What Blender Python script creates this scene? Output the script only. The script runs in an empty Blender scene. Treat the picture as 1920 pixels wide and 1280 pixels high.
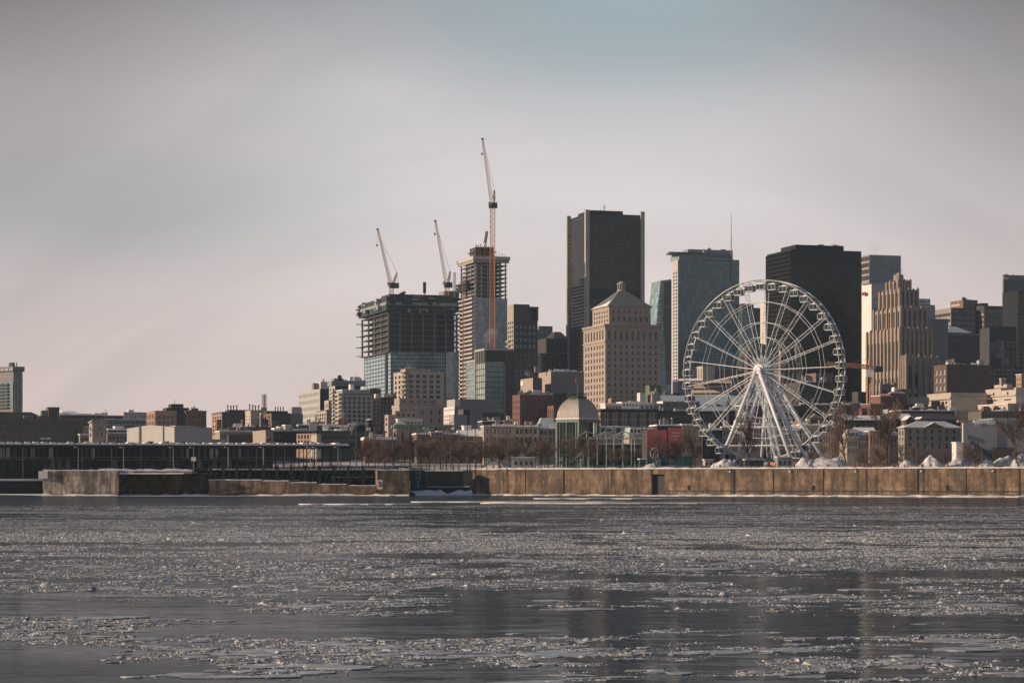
import bpy, bmesh, math, random
import numpy as np
from mathutils import Vector, Matrix, noise as mnoise
R = math.radians
random.seed(7)
scene = bpy.context.scene
col = scene.collection
# ------------------------------------------------------------------ camera
F, YH, CAMH = 4325.0, 899.0, 5.0          # focal length in photo pixels, horizon row, eye height
cam_data = bpy.data.cameras.new('camera')
cam = bpy.data.objects.new('camera', cam_data); col.objects.link(cam)
cam.location = (0, 0, CAMH); cam.rotation_euler = (R(90), 0, 0)
cam_data.sensor_width = 36.0; cam_data.lens = F / 1920 * 36.0
cam_data.shift_y = (YH - 640.0) / 1920.0
cam_data.clip_start = 0.5; cam_data.clip_end = 30000
scene.camera = cam
# ------------------------------------------------------------------ light
SUN_AZ = 10.0     # degrees the sun stands on the camera's side of straight left
SUN_EL = 16.5
s_dir = Vector((-math.cos(R(SUN_AZ)) * math.cos(R(SUN_EL)), -math.sin(R(SUN_AZ)) * math.cos(R(SUN_EL)), math.sin(R(SUN_EL))))
sun_data = bpy.data.lights.new('sun', 'SUN'); sun_data.energy = 5.0; sun_data.angle = R(0.6); sun_data.color = (1.0, 0.755, 0.54)
sun = bpy.data.objects.new('sun', sun_data); col.objects.link(sun)
sun.rotation_euler = s_dir.to_track_quat('Z', 'Y').to_euler(); sun.location = (-200, 0, 300)
vs = scene.view_settings
vs.view_transform = 'Standard'; vs.look = 'None'; vs.exposure = 0.12; vs.gamma = 1.0; vs.use_curve_mapping = False
scene.render.engine = 'CYCLES'
scene.cycles.use_denoising = True
scene.cycles.max_bounces = 6; scene.cycles.volume_bounces = 0; scene.cycles.transparent_max_bounces = 12

class NT:
    """small helper around a node tree"""
    def __init__(s, tree): s.t = tree; s.t.nodes.clear()
    def n(s, typ, ins=None, **kw):
        nd = s.t.nodes.new(typ)
        for k, v in kw.items(): setattr(nd, k, v)
        for k, v in (ins or {}).items():
            if hasattr(v, 'is_output'): s.t.links.new(v, nd.inputs[k])
            else: nd.inputs[k].default_value = v
        return nd
    def math(s, op, a, b=0.0, c=None, clamp=False):
        i = {0: a, 1: b}
        if c is not None: i[2] = c
        return s.n('ShaderNodeMath', i, operation=op, use_clamp=clamp).outputs[0]
    def mix(s, f, a, b, blend='MIX'):
        nd = s.t.nodes.new('ShaderNodeMix'); nd.data_type = 'RGBA'; nd.blend_type = blend
        for k, v in ((0, f), (6, a), (7, b)):
            if hasattr(v, 'is_output'): s.t.links.new(v, nd.inputs[k])
            else: nd.inputs[k].default_value = v if not isinstance(v, tuple) or len(v) == 4 else (*v, 1)
        return nd.outputs[2]
    def ramp(s, fac, stops, interp='LINEAR'):
        nd = s.n('ShaderNodeValToRGB', {0: fac}); cr = nd.color_ramp; cr.interpolation = interp
        while len(cr.elements) > 1: cr.elements.remove(cr.elements[-1])
        for i, (p, c) in enumerate(stops):
            e = cr.elements[0] if i == 0 else cr.elements.new(p)
            e.position = p; e.color = (c, c, c, 1) if not isinstance(c, tuple) else (*c, 1)
        return nd.outputs[0]

def mapr(k, x, a, b, c, d, kind='SMOOTHSTEP'):
    return k.n('ShaderNodeMapRange', {0: x, 1: a, 2: b, 3: c, 4: d}, interpolation_type=kind).outputs[0]

world = bpy.data.worlds.new('World'); scene.world = world; world.use_nodes = True
k = NT(world.node_tree)
tc = k.n('ShaderNodeTexCoord').outputs['Generated']
sky = k.n('ShaderNodeTexSky', sky_type='NISHITA', sun_disc=False)
sky.sun_elevation = R(SUN_EL); sky.sun_rotation = math.atan2(s_dir.x, s_dir.y); sky.dust_density = 2.5; sky.air_density = 1.0
sep = k.n('ShaderNodeSeparateXYZ', {0: tc})
dx, dy, dz = sep.outputs
# thin high cloud drawn out in long soft streaks by the wind
arch = k.math('MULTIPLY_ADD', k.math('POWER', k.math('SUBTRACT', dx, 0.02), 2.0), 1.5, dz)      # the streaks bow over the town
def streak(sx, sz, off, detail, dist):
    v = k.n('ShaderNodeCombineXYZ', {0: k.math('MULTIPLY_ADD', dx, sx, off), 1: k.math('MULTIPLY', dy, sx), 2: k.math('MULTIPLY_ADD', arch, sz, off * 1.7)}).outputs[0]
    return k.n('ShaderNodeTexNoise', {'Vector': v, 'Scale': 1.0, 'Detail': detail, 'Roughness': .45, 'Distortion': dist}).outputs[0]
n1 = streak(2.6, 11.0, 0.4, 2.5, .4)
n2 = streak(4.5, 21.0, 3.3, 2.5, .5)
n3 = streak(6.0, 34.0, 7.1, 3.5, .5)
el = k.math('MAXIMUM', dz, 0.0)
# cloud colour: pale and pinkish low down, dark blue overhead to dim the shade
cl = k.ramp(mapr(k, el, 0.0, 0.30, 0.0, 1.0, 'LINEAR'), [
    (0.0, (0.75, 0.585, 0.52)), (0.18, (0.75, 0.625, 0.59)), (0.40, (0.68, 0.635, 0.635)), (0.55, (0.585, 0.56, 0.57)),
    (0.69, (0.345, 0.345, 0.365)), (1.0, (0.085, 0.15, 0.25))])
# lens vignette put into the sky colour: brightest ahead, dimmer on both sides
away = k.math('MULTIPLY', mapr(k, k.math('ABSOLUTE', k.math('SUBTRACT', dx, 0.01)), 0.04, 0.235, 0.0, 1.0), mapr(k, el, 0.0, 0.2, 0.04, 0.46))
away = k.math('SUBTRACT', 1.0, away)
cl = k.mix(1.0, cl, k.n('ShaderNodeCombineColor', {0: k.math('POWER', away, .88), 1: away, 2: k.math('POWER', away, .98)}).outputs[0], 'MULTIPLY')
# openings in the cloud where the blue-green sky shows through
sk = k.n('ShaderNodeMix', data_type='RGBA'); 
skyc = k.mix(1.0, sky.outputs[0], (0.062, 0.082, 0.085, 1), 'MULTIPLY')
teal = k.mix(1.0, k.mix(0.62, skyc, (0.43, 0.50, 0.525)), k.n('ShaderNodeCombineColor', {0: away, 1: away, 2: away}).outputs[0], 'MULTIPLY')
high = mapr(k, el, 0.2, 0.45, 0.0, 1.0)
teal = k.mix(high, teal, (0.085, 0.15, 0.25))
gap_a = mapr(k, n1, 0.48, 0.78, 0.0, 0.40)
gap_b = mapr(k, n2, 0.50, 0.80, 0.0, 0.22)
gap = k.math('MAXIMUM', gap_a, gap_b, clamp=True)
def spot(c, r, amt, sz):
    # a soft opening round a compass direction, stretched along the horizon
    v = k.n('ShaderNodeVectorMath', {0: tc, 1: c}, operation='SUBTRACT').outputs[0]
    v = k.n('ShaderNodeVectorMath', {0: v, 1: sz}, operation='MULTIPLY').outputs[0]
    l = k.n('ShaderNodeVectorMath', {0: v}, operation='LENGTH').outputs['Value']
    return mapr(k, l, 0.0, r, amt, 0.0)
g1 = spot((0.05, 0.975, 0.205), 0.10, 1.0, (0.6, 1, 1.35))
g2 = spot((-0.17, 0.98, 0.115), 0.11, 0.45, (0.6, 1, 2.4))
gap = k.math('MAXIMUM', k.math('MULTIPLY', gap, 0.75), k.math('MAXIMUM', g1, g2), clamp=True)
col_sky = k.mix(gap, cl, teal)
shade = k.math('MULTIPLY', mapr(k, n2, 0.2, 0.8, 1.055, 0.96), mapr(k, n3, 0.3, 0.7, 1.015, 0.985))
col_sky = k.mix(1.0, col_sky, k.n('ShaderNodeCombineColor', {0: shade, 1: shade, 2: shade}).outputs[0], 'MULTIPLY')
bg = k.n('ShaderNodeBackground', {0: col_sky, 1: 1.0})
k.n('ShaderNodeOutputWorld', {0: bg.outputs[0]})

# ------------------------------------------------------------------ geometry kit
def U(px): return (px - 960.0) / F
def ZAT(py, Y): return CAMH - (py - YH) / F * Y
def P(px, py, Y): return Vector((U(px) * Y, Y, ZAT(py, Y)))
def gz(Y):
    pts = ((0, 8.0), (835, 8.0), (900, 12.0), (1100, 19.0), (1500, 25.0), (4000, 30.0), (9000, 34.0))
    for (a, za), (b, zb) in zip(pts, pts[1:]):
        if Y <= b: return za + (zb - za) * max(0.0, (Y - a)) / (b - a)
    return 34.0

class MB:
    def __init__(s): s.v = []; s.f = []; s.m = []
    def face(s, pts, m=0):
        i = len(s.v); s.v.extend([tuple(p) for p in pts]); s.f.append(tuple(range(i, i + len(pts)))); s.m.append(m)
    def box(s, x0, x1, y0, y1, z0, z1, m=0, skip=''):
        i = len(s.v)
        s.v += [(x0, y0, z0), (x1, y0, z0), (x1, y1, z0), (x0, y1, z0), (x0, y0, z1), (x1, y0, z1), (x1, y1, z1), (x0, y1, z1)]
        fs = {'b': (0, 3, 2, 1), 't': (4, 5, 6, 7), 'f': (0, 1, 5, 4), 'r': (1, 2, 6, 5), 'k': (2, 3, 7, 6), 'l': (3, 0, 4, 7)}
        for c, q in fs.items():
            if c not in skip: s.f.append(tuple(i + j for j in q)); s.m.append(m)
        return s
    def tube(s, p, q, r0, r1=None, n=4, m=0, cap=False):
        p = Vector(p); q = Vector(q); r1 = r0 if r1 is None else r1
        d = q - p
        if d.length < 1e-6: return s
        d.normalize(); a = d.orthogonal().normalized(); b = d.cross(a)
        i = len(s.v)
        for c, r in ((p, r0), (q, r1)):
            for j in range(n):
                t = 2 * math.pi * (j + .5) / n
                s.v.append(tuple(c + a * (math.cos(t) * r) + b * (math.sin(t) * r)))
        for j in range(n):
            jn = (j + 1) % n; s.f.append((i + j, i + jn, i + n + jn, i + n + j)); s.m.append(m)
        if cap:
            s.f.append(tuple(i + n + j for j in range(n))); s.m.append(m)
            s.f.append(tuple(i + n - 1 - j for j in range(n))); s.m.append(m)
        return s
    def prism(s, poly, z0, z1, m=0):
        n = len(poly); i = len(s.v)
        s.v += [(x, y, z0) for x, y in poly] + [(x, y, z1) for x, y in poly]
        s.f.append(tuple(i + n + j for j in range(n))); s.m.append(m)
        s.f.append(tuple(i + n - 1 - j for j in range(n))); s.m.append(m)
        for j in range(n):
            jn = (j + 1) % n; s.f.append((i + j, i + jn, i + n + jn, i + n + j)); s.m.append(m)
        return s
    def mesh(s, name, mats, smooth=False):
        me = bpy.data.meshes.new(name); me.from_pydata(s.v, [], s.f)
        for m in (mats if isinstance(mats, (list, tuple)) else [mats]): me.materials.append(m)
        me.polygons.foreach_set('material_index', s.m)
        if smooth: me.polygons.foreach_set('use_smooth', [True] * len(s.f))
        me.update(); return me
    def build(s, name, mats, parent=None, smooth=False, loc=None, kind=None):
        o = bpy.data.objects.new(name, s.mesh(name, mats, smooth)); col.objects.link(o); o.parent = parent
        if loc is not None: o.location = loc
        if kind: o['kind'] = kind
        return o
def inst(name, me, parent, loc=(0, 0, 0), rz=0.0, sc=None):
    o = bpy.data.objects.new(name, me); col.objects.link(o); o.parent = parent; o.location = loc
    if rz: o.rotation_euler = (0, 0, rz)
    if sc: o.scale = sc
    return o
def tag(o, label, cat, group=None):
    o['label'] = label; o['category'] = cat
    if 'kind' not in o: o['kind'] = 'thing'
    if group: o['group'] = group
    return o
def empty(name, loc=(0, 0, 0), rz=0.0):
    o = bpy.data.objects.new(name, None); col.objects.link(o); o.location = loc; o.rotation_euler = (0, 0, rz); o.empty_display_size = 0.1
    return o
def copy_tree(o, parent=None):
    c = o.copy(); col.objects.link(c); c.parent = parent
    for ch in list(o.children): copy_tree(ch, c)
    return c
def lattice(mb, p, q, w0, w1, n, r=0.12, m=0, side=None):
    """square lattice boom from p to q: four chords and zigzag bracing"""
    p = Vector(p); q = Vector(q); d = (q - p).normalized()
    a = (side or d.orthogonal()).copy(); a = (a - d * a.dot(d)).normalized(); b = d.cross(a)
    cs = ((1, 1), (-1, 1), (-1, -1), (1, -1))
    rings = []
    for i in range(n + 1):
        t = i / n; w = (w0 + (w1 - w0) * t) / 2; c = p.lerp(q, t)
        rings.append([c + a * (x * w) + b * (y * w) for x, y in cs])
    for j in range(4):
        mb.tube(rings[0][j], rings[-1][j], r, r, 4, m)
    for i in range(n):
        for j in range(4):
            jn = (j + 1) % 4
            if (i + j) % 2: mb.tube(rings[i][j], rings[i + 1][jn], r * .6, None, 3, m)
            else: mb.tube(rings[i][jn], rings[i + 1][j], r * .6, None, 3, m)
            if i: mb.tube(rings[i][j], rings[i][jn], r * .55, None, 3, m)
# ------------------------------------------------------------------ materials
_M = {}
def new_mat(name):
    m = bpy.data.materials.new(name); m.use_nodes = True; return m, NT(m.node_tree)
def wall_mat(name, c, rough=.85, var=.25, scale=.35, streak=.25, fine=.18, metal=0.0, spec=.3):
    """masonry, concrete or painted wall: uneven tone, fine grain and rain streaks"""
    if name in _M: return _M[name]
    lum = .3 * c[0] + .6 * c[1] + .1 * c[2]; c = tuple(q + (lum - q) * .38 for q in c) if c[0] > c[2] else c
    m, k = new_mat(name)
    oc = k.n('ShaderNodeTexCoord').outputs['Object']
    a = k.n('ShaderNodeTexNoise', {'Vector': oc, 'Scale': scale, 'Detail': 5.0, 'Roughness': .6}).outputs[0]
    sv = k.n('ShaderNodeMapping', {0: oc, 'Scale': (1.6, 1.6, .12)}).outputs[0]
    b = k.n('ShaderNodeTexNoise', {'Vector': sv, 'Scale': .8, 'Detail': 4.0, 'Roughness': .65}).outputs[0]
    f = k.n('ShaderNodeTexNoise', {'Vector': oc, 'Scale': 3.5, 'Detail': 3.0, 'Roughness': .7}).outputs[0]
    v = k.math('ADD', k.math('MULTIPLY_ADD', a, var * 2, 1 - var), k.math('ADD', k.math('MULTIPLY_ADD', b, streak * 2, -streak), k.math('MULTIPLY_ADD', f, fine * 2, -fine)))
    cc = k.mix(1.0, (*c, 1), k.n('ShaderNodeCombineColor', {0: v, 1: v, 2: v}).outputs[0], 'MULTIPLY')
    bs = k.n('ShaderNodeBsdfPrincipled', {'Base Color': cc, 'Roughness': rough, 'Metallic': metal, 'Specular IOR Level': spec})
    k.n('ShaderNodeOutputMaterial', {0: bs.outputs[0]})
    _M[name] = m; return m
def plain(name, c, rough=.6, metal=0.0, spec=.4, vary=0.0):
    if name in _M: return _M[name]
    m, k = new_mat(name)
    base = (*c, 1)
    if vary:
        r = k.n('ShaderNodeObjectInfo').outputs['Random']
        v = k.math('MULTIPLY_ADD', r, vary * 2, 1 - vary)
        base = k.mix(1.0, base, k.n('ShaderNodeCombineColor', {0: v, 1: v, 2: v}).outputs[0], 'MULTIPLY')
    bs = k.n('ShaderNodeBsdfPrincipled', {'Base Color': base, 'Roughness': rough, 'Metallic': metal, 'Specular IOR Level': spec})
    k.n('ShaderNodeOutputMaterial', {0: bs.outputs[0]})
    _M[name] = m; return m
def glass_mat(name, c, rough=.12, ior=1.5, cell=(1.6, 1.6, 3.4), vary=.5, spec=.5):
    """facade glazing: reflective panes that differ a little in tone (blinds, rooms behind) and tilt"""
    if name in _M: return _M[name]
    m, k = new_mat(name)
    oc = k.n('ShaderNodeTexCoord').outputs['Object']
    sn = k.n('ShaderNodeVectorMath', {0: k.n('ShaderNodeVectorMath', {0: oc, 1: (.37, .41, .05)}, operation='ADD').outputs[0], 1: cell}, operation='SNAP').outputs[0]
    wn = k.n('ShaderNodeTexWhiteNoise', {'Vector': sn}, noise_dimensions='3D')
    rnd = k.n('ShaderNodeObjectInfo').outputs['Random']
    r = k.math('FRACT', k.math('ADD', wn.outputs['Value'], rnd))
    v = k.math('ADD', k.math('MULTIPLY', k.math('POWER', r, 2.5), vary * 2.2), 1 - vary * .6)
    cc = k.mix(1.0, (*c, 1), k.n('ShaderNodeCombineColor', {0: v, 1: v, 2: v}).outputs[0], 'MULTIPLY')
    nz = k.n('ShaderNodeTexNoise', {'Vector': oc, 'Scale': .25, 'Detail': 2.0}).outputs[0]
    bp = k.n('ShaderNodeBump', {'Strength': .12, 'Distance': .6, 'Height': nz}).outputs[0]
    bs = k.n('ShaderNodeBsdfPrincipled', {'Base Color': cc, 'Roughness': rough, 'IOR': ior, 'Specular IOR Level': spec, 'Normal': bp})
    k.n('ShaderNodeOutputMaterial', {0: bs.outputs[0]})
    _M[name] = m; return m
glass = glass_mat('window glass', (.026, .030, .034), vary=.9)
glass_teal = glass_mat('teal curtain glass', (.15, .25, .28), vary=.28, spec=.7)
glass_blue = glass_mat('blue curtain glass', (.25, .36, .42), vary=.3, spec=.8)
glass_dark = glass_mat('dark curtain glass', (.022, .031, .034), vary=.9)
glass_black = glass_mat('black curtain glass', (.017, .021, .025), vary=.65, spec=.5)
glass_pale = glass_mat('pale curtain glass', (.30, .36, .37), vary=.2, spec=.7)
frame_m = plain('window frame', (.10, .10, .10), .6)
frame_w = plain('white window frame', (.55, .53, .50), .6)
frame_d = plain('dark metal', (.028, .03, .032), .55)
stone_w = wall_mat('warm limestone', (.37, .29, .225))
stone_g = wall_mat('grey limestone', (.27, .24, .215))
stone_d = wall_mat('dark greystone', (.135, .115, .10))
stone_l = wall_mat('pale limestone', (.46, .385, .31))
stone_deco = wall_mat('buff deco stone', (.335, .25, .19), streak=.3)
conc = wall_mat('raw concrete', (.29, .285, .28))
conc_l = wall_mat('pale concrete', (.46, .43, .40))
brick_r = wall_mat('red brick', (.20, .08, .055), var=.3, fine=.3)
brick_b = wall_mat('brown brick', (.19, .115, .08), var=.3, fine=.3)
brick_o = wall_mat('tawny brick', (.36, .22, .14), var=.3, fine=.3)
brick_d = wall_mat('dark brick', (.085, .062, .055), var=.35, fine=.3)
brick_p = wall_mat('aubergine brick', (.10, .075, .08), var=.2, fine=.25)
grey_p = wall_mat('grey cladding', (.205, .20, .205), var=.12, fine=.06)
grey_l = wall_mat('light grey cladding', (.40, .39, .38), var=.1, fine=.06)
grey_b = wall_mat('blue grey cladding', (.25, .275, .285), var=.14, fine=.06)
grey_d = wall_mat('charcoal cladding', (.06, .062, .066), var=.2, fine=.1)
black_m = wall_mat('black steel cladding', (.015, .017, .020), rough=.5, var=.2, fine=.1)
white_p = wall_mat('white render', (.66, .64, .61), var=.1, fine=.05)
green_d = wall_mat('dark green metal', (.035, .055, .05), var=.2)
green_c = wall_mat('verdigris copper', (.17, .25, .21), var=.25)
teal_m = wall_mat('teal metal', (.036, .058, .063), var=.15)
roof_d = wall_mat('dark roofing', (.05, .05, .052), var=.3)
roof_teal = wall_mat('pale blue metal roof', (.36, .44, .47), rough=.5, var=.25)
steel_w = plain('white steel', (.62, .60, .58), .5)
steel_g = plain('grey steel', (.22, .22, .22), .5)
orange_m = plain('orange steel', (.42, .19, .10), .6)
green_box = wall_mat('green painted metal', (.10, .19, .045), var=.15)
def snow_mat():
    m, k = new_mat('snow')
    oc = k.n('ShaderNodeTexCoord').outputs['Object']
    a = k.n('ShaderNodeTexNoise', {'Vector': oc, 'Scale': .5, 'Detail': 6.0, 'Roughness': .65}).outputs[0]
    cc = k.ramp(a, [(.3, (.60, .58, .58)), (.5, (.76, .75, .76)), (.8, (.84, .83, .84))])
    bp = k.n('ShaderNodeBump', {'Strength': .5, 'Distance': .3, 'Height': a}).outputs[0]
    bs = k.n('ShaderNodeBsdfPrincipled', {'Base Color': cc, 'Roughness': .75, 'Normal': bp, 'Specular IOR Level': .2})
    k.n('ShaderNodeOutputMaterial', {0: bs.outputs[0]}); _M['snow'] = m; return m
snow = snow_mat()
def dirty_snow():
    m, k = new_mat('dirty snow')
    oc = k.n('ShaderNodeTexCoord').outputs['Object']
    a = k.n('ShaderNodeTexNoise', {'Vector': oc, 'Scale': .9, 'Detail': 7.0, 'Roughness': .7}).outputs[0]
    cc = k.ramp(a, [(.32, (.20, .18, .17)), (.46, (.52, .51, .52)), (.62, (.72, .72, .75))])
    bp = k.n('ShaderNodeBump', {'Strength': .9, 'Distance': .4, 'Height': a}).outputs[0]
    k.n('ShaderNodeOutputMaterial', {0: k.n('ShaderNodeBsdfPrincipled', {'Base Color': cc, 'Roughness': .8, 'Normal': bp, 'Specular IOR Level': .2}).outputs[0]}); return m
snow_d = dirty_snow()
# ------------------------------------------------------------------ building kit
GRID = 17.0      # the street grid is turned this far from the picture plane
_wm = {}
SAME = {'warm limestone', 'grey limestone', 'dark greystone', 'pale limestone', 'red brick', 'brown brick', 'tawny brick', 'dark brick'}
def win_mesh(w, h, st, g, fr):
    w = round(w, 2); h = round(h, 2); key = (w, h, st, g.name, fr.name)
    if key in _wm: return _wm[key]
    mb = MB(); a = w / 2; b = h / 2
    mb.face([(-a, 0, -b), (a, 0, -b), (a, 0, b), (-a, 0, b)], 0)
    t = min(.09, w * .07)
    def bar(x0, x1, z0, z1): mb.box(x0, x1, -.07, -.002, z0, z1, 1, 'k')
    if st in 'sc': bar(-a, a, -t * .6, t * .6)
    if st in 'cm': bar(-t * .6, t * .6, -b, b)
    if st == 'm':
        bar(-a * .5 - t * .4, -a * .5 + t * .4, -b, b); bar(a * .5 - t * .4, a * .5 + t * .4, -b, b); bar(-a, a, b * .45, b * .45 + t)
    if st != 'p':
        bar(-a, -a + t, -b, b); bar(a - t, a, -b, b); bar(-a + t, a - t, b - t, b)
        mb.box(-a - .1, a + .1, -.42, -.01, -b - .14, -b + .02, 1, 'k')
    _wm[key] = mb.mesh('window', [g, fr]); return _wm[key]

def W(n, yt, yb, rows, wf=.5, hf=.6, m=.04, st='s', g=None, fr=None, d=.35, skip=None):
    return dict(n=n, yt=yt, yb=yb, rows=rows, wf=wf, hf=hf, m=m, st=st, g=g or glass, fr=fr or frame_m, d=d, skip=skip, kind='w')
def C(floors, mull, yt, yb, band=.32, g=None, sm=None, mm=None, mw=.16, proud=.14, m=.0):
    return dict(kind='c', n=floors, mull=mull, yt=yt, yb=yb, band=band, g=g or glass_dark, sm=sm or frame_d, mm=mm or frame_d, mw=mw, proud=proud, m=m)

class B:
    """a building: local x runs along the face towards the camera's right, local y along the sunlit left face, z up"""
    def __init__(s, name, label, xc, Y, th=GRID, cat='building', group=None, base=None):
        s.base = gz(Y) if base is None else base
        s.th = R(th); s.C = Vector((U(xc) * Y, Y, 0)); s.wins = 0
        s.ex = Vector((math.cos(s.th), math.sin(s.th), 0)); s.ey = Vector((-math.sin(s.th), math.cos(s.th), 0))
        s.o = empty(name, (s.C.x, s.C.y, s.base), s.th)
        tag(s.o, label, cat, group)
    def fx(s, px, y=0.0):
        u = U(px); o = s.C + s.ey * y; return (u * o.y - o.x) / (s.ex.x - u * s.ex.y)
    def ly(s, px, x=0.0):
        u = U(px); o = s.C + s.ex * x; return (o.x - u * o.y) / (-s.ey.x + u * s.ey.y)
    def z(s, py, x=0.0, y=0.0):
        w = s.C + s.ex * x + s.ey * y; return ZAT(py, w.y) - s.base
    def blk(s, xl, xc, xr, yt, yb=None, wall=None, front=None, left=None, iy=0.0, dep=None, part='wall', roof='flat', lip=.5, lmat=None, z0=None):
        x0 = s.fx(xc, iy); x1 = s.fx(xr, iy); y0 = iy
        y1 = y0 + dep if dep is not None else (s.ly(xl, x0) if xl is not None else y0 + 18)
        z1 = s.z(yt, x0, y0); z0 = (0.0 if yb is None else s.z(yb, x0, y0)) if z0 is None else z0
        return s.box(x0, x1, y0, y1, z0, z1, wall, front, left, part, roof, lip, lmat)
    def box(s, x0, x1, y0, y1, z0, z1, wall, front=None, left=None, part='wall', roof='flat', lip=.5, lmat=None):
        mb = MB()
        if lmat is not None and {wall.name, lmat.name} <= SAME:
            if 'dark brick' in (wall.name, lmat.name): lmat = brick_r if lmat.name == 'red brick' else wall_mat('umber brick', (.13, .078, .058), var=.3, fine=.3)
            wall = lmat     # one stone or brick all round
        mats = [wall, lmat or wall]  # some pairs put sun and shade into colour: paler left, darker front
        s._face(mb, 'f', x0, x1, y0, z0, z1, front, mats, 0, y1)
        s._face(mb, 'l', y0, y1, x0, z0, z1, left, mats, 1, x1)
        mb.face([(x1, y0, z0), (x1, y1, z0), (x1, y1, z1), (x1, y0, z1)], 0)
        mb.face([(x1, y1, z0), (x0, y1, z0), (x0, y1, z1), (x1, y1, z1)], 0)
        mb.face([(x0, y0, z1), (x1, y0, z1), (x1, y1, z1), (x0, y1, z1)], 0)
        mb.face([(x0, y1, z0), (x1, y1, z0), (x1, y0, z0), (x0, y0, z0)], 0)
        w = mb.build(part, mats, s.o)
        if roof == 'snow':
            r = MB(); e = .25; t = lip
            # low drifted snow bank along the roof edge
            n = max(2, int((x1 - x0) / 4)); rr = random.Random(int(x0 * 7 + z1 * 3))
            for i in range(n):
                a = x0 - e + (x1 - x0 + 2 * e) * i / n; b_ = x0 - e + (x1 - x0 + 2 * e) * (i + 1) / n
                h = t * rr.uniform(.5, 1.25)
                r.box(a, b_, y0 - e, y1 + e * .5, z1 + .003, z1 + h, 0)
            r.build('roof_snow', snow, s.o)
        elif roof == 'parapet':
            r = MB(); t = .35
            for q in ((x0 - .15, x1 + .15, y0 - .15, y0 + t), (x0 - .15, x1 + .15, y1 - t, y1 + .15), (x0 - .15, x0 + t, y0 + t + .003, y1 - t - .003), (x1 - t, x1 + .15, y0 + t + .003, y1 - t - .003)):
                r.box(*q, z1 - .35, z1 + lip, 0)
            r.build('parapet', mats[0], s.o)
        return (x0, x1, y0, y1, z0, z1)
    def _face(s, mb, side, a0, a1, c, z0, z1, sp, mats, mi, far):
        if side == 'f': pt = lambda a, z, d=0.0: (a, c + d, z)
        else: pt = lambda a, z, d=0.0: (c + d, a, z)
        def quad(a, b, za, zb, m, d=0.0):
            if b - a < 1e-4 or zb - za < 1e-4: return
            q = [pt(a, za, d), pt(b, za, d), pt(b, zb, d), pt(a, zb, d)]
            mb.face(q if side == 'f' else q[::-1], m)
        if not sp: quad(a0, a1, z0, z1, mi); return
        sps = sp if isinstance(sp, list) else [sp]
        L = a1 - a0
        if sps[0]['kind'] == 'c':
            sp = sps[0]; mats.append(sp['g']); gi = len(mats) - 1
            x_, y_ = (a0, c) if side == 'f' else (c, a0)
            zt = min(z1, s.z(sp['yt'], x_, y_)); zb = max(z0, s.z(sp['yb'], x_, y_))
            aa = a0 + sp['m'] * L; ab = a1 - sp['m'] * L
            quad(a0, a1, z0, zb, mi); quad(a0, a1, zt, z1, mi); quad(a0, aa, zb, zt, mi); quad(ab, a1, zb, zt, mi)
            quad(aa, ab, zb, zt, gi)
            h = (zt - zb) / sp['n']; pr = sp['proud']
            for i in range(sp['n']):
                q = MB(); za = zb + h * i; zc = za + h * sp['band']
                if side == 'f': q.box(aa, ab, c - pr, c - .004, za, zc)
                else: q.box(c - pr, c - .004, aa, ab, za, zc)
                q.build('spandrel', sp['sm'], s.o)
            if sp['mull']:
                q = MB(); w = sp['mw'] / 2; pm = pr + .08
                for i in range(sp['mull'] + 1):
                    a = aa + w + (ab - aa - 2 * w) * i / sp['mull']
                    if side == 'f': q.box(a - w, a + w, c - pm, c - .003, zb, zt)
                    else: q.box(c - pm, c - .003, a - w, a + w, zb, zt)
                q.build('mullions', sp['mm'], s.o, kind='stuff')
            return
        # punched windows: one set of columns per band of storeys
        bands = []
        x_, y_ = (a0, c) if side == 'f' else (c, a0)
        for sp in sps: bands.append((s.z(sp['yt'], x_, y_), s.z(sp['yb'], x_, y_), sp))
        bands.sort(key=lambda t: -t[0]); cur = z1; extra = {}
        for zt, zb, sp in bands:
            zt = min(zt, cur); zb = max(zb, z0 + .01)
            if zb >= zt: continue
            quad(a0, a1, zt, cur, mi)
            cell = L * (1 - 2 * sp['m']) / sp['n']; ww = cell * sp['wf']; rh = (zt - zb) / sp['rows']; wh = rh * sp['hf']; d = sp['d']
            cols = [(a0 + L * sp['m'] + cell * (i + .5) - ww / 2, a0 + L * sp['m'] + cell * (i + .5) + ww / 2) for i in range(sp['n'])]
            rows = [(zt - rh * (j + .5) - wh / 2, zt - rh * (j + .5) + wh / 2) for j in range(sp['rows'])]
            prev = a0
            for (ca, cb) in cols:
                quad(prev, ca, zb, zt, mi); prev = cb
                pz = zt
                for (ra, rb) in rows:
                    quad(ca, cb, rb, pz, mi); pz = ra
                    for q in ([pt(ca, rb), pt(cb, rb), pt(cb, rb, d), pt(ca, rb, d)], [pt(ca, ra, d), pt(cb, ra, d), pt(cb, ra), pt(ca, ra)],
                              [pt(ca, ra), pt(ca, rb), pt(ca, rb, d), pt(ca, ra, d)], [pt(cb, ra, d), pt(cb, rb, d), pt(cb, rb), pt(cb, ra)]):
                        mb.face(q if side == 'f' else q[::-1], mi)
                    cx = (ca + cb) / 2; cz = (ra + rb) / 2
                    me = win_mesh(cb - ca, rb - ra, sp['st'], sp['g'], sp['fr'])
                    if s.wins < 290:
                        inst('window', me, s.o, pt(cx, cz, d), 0.0 if side == 'f' else -math.pi / 2); s.wins += 1
                    else:
                        q = extra.setdefault((side, sp['g'].name), (MB(), sp['g']))[0]
                        qq = [pt(ca, ra, d), pt(cb, ra, d), pt(cb, rb, d), pt(ca, rb, d)]; q.face(qq if side == 'f' else qq[::-1])
                quad(ca, cb, zb, pz, mi)
            quad(prev, a1, zb, zt, mi)
            cur = zb
        quad(a0, a1, z0, cur, mi)
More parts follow.
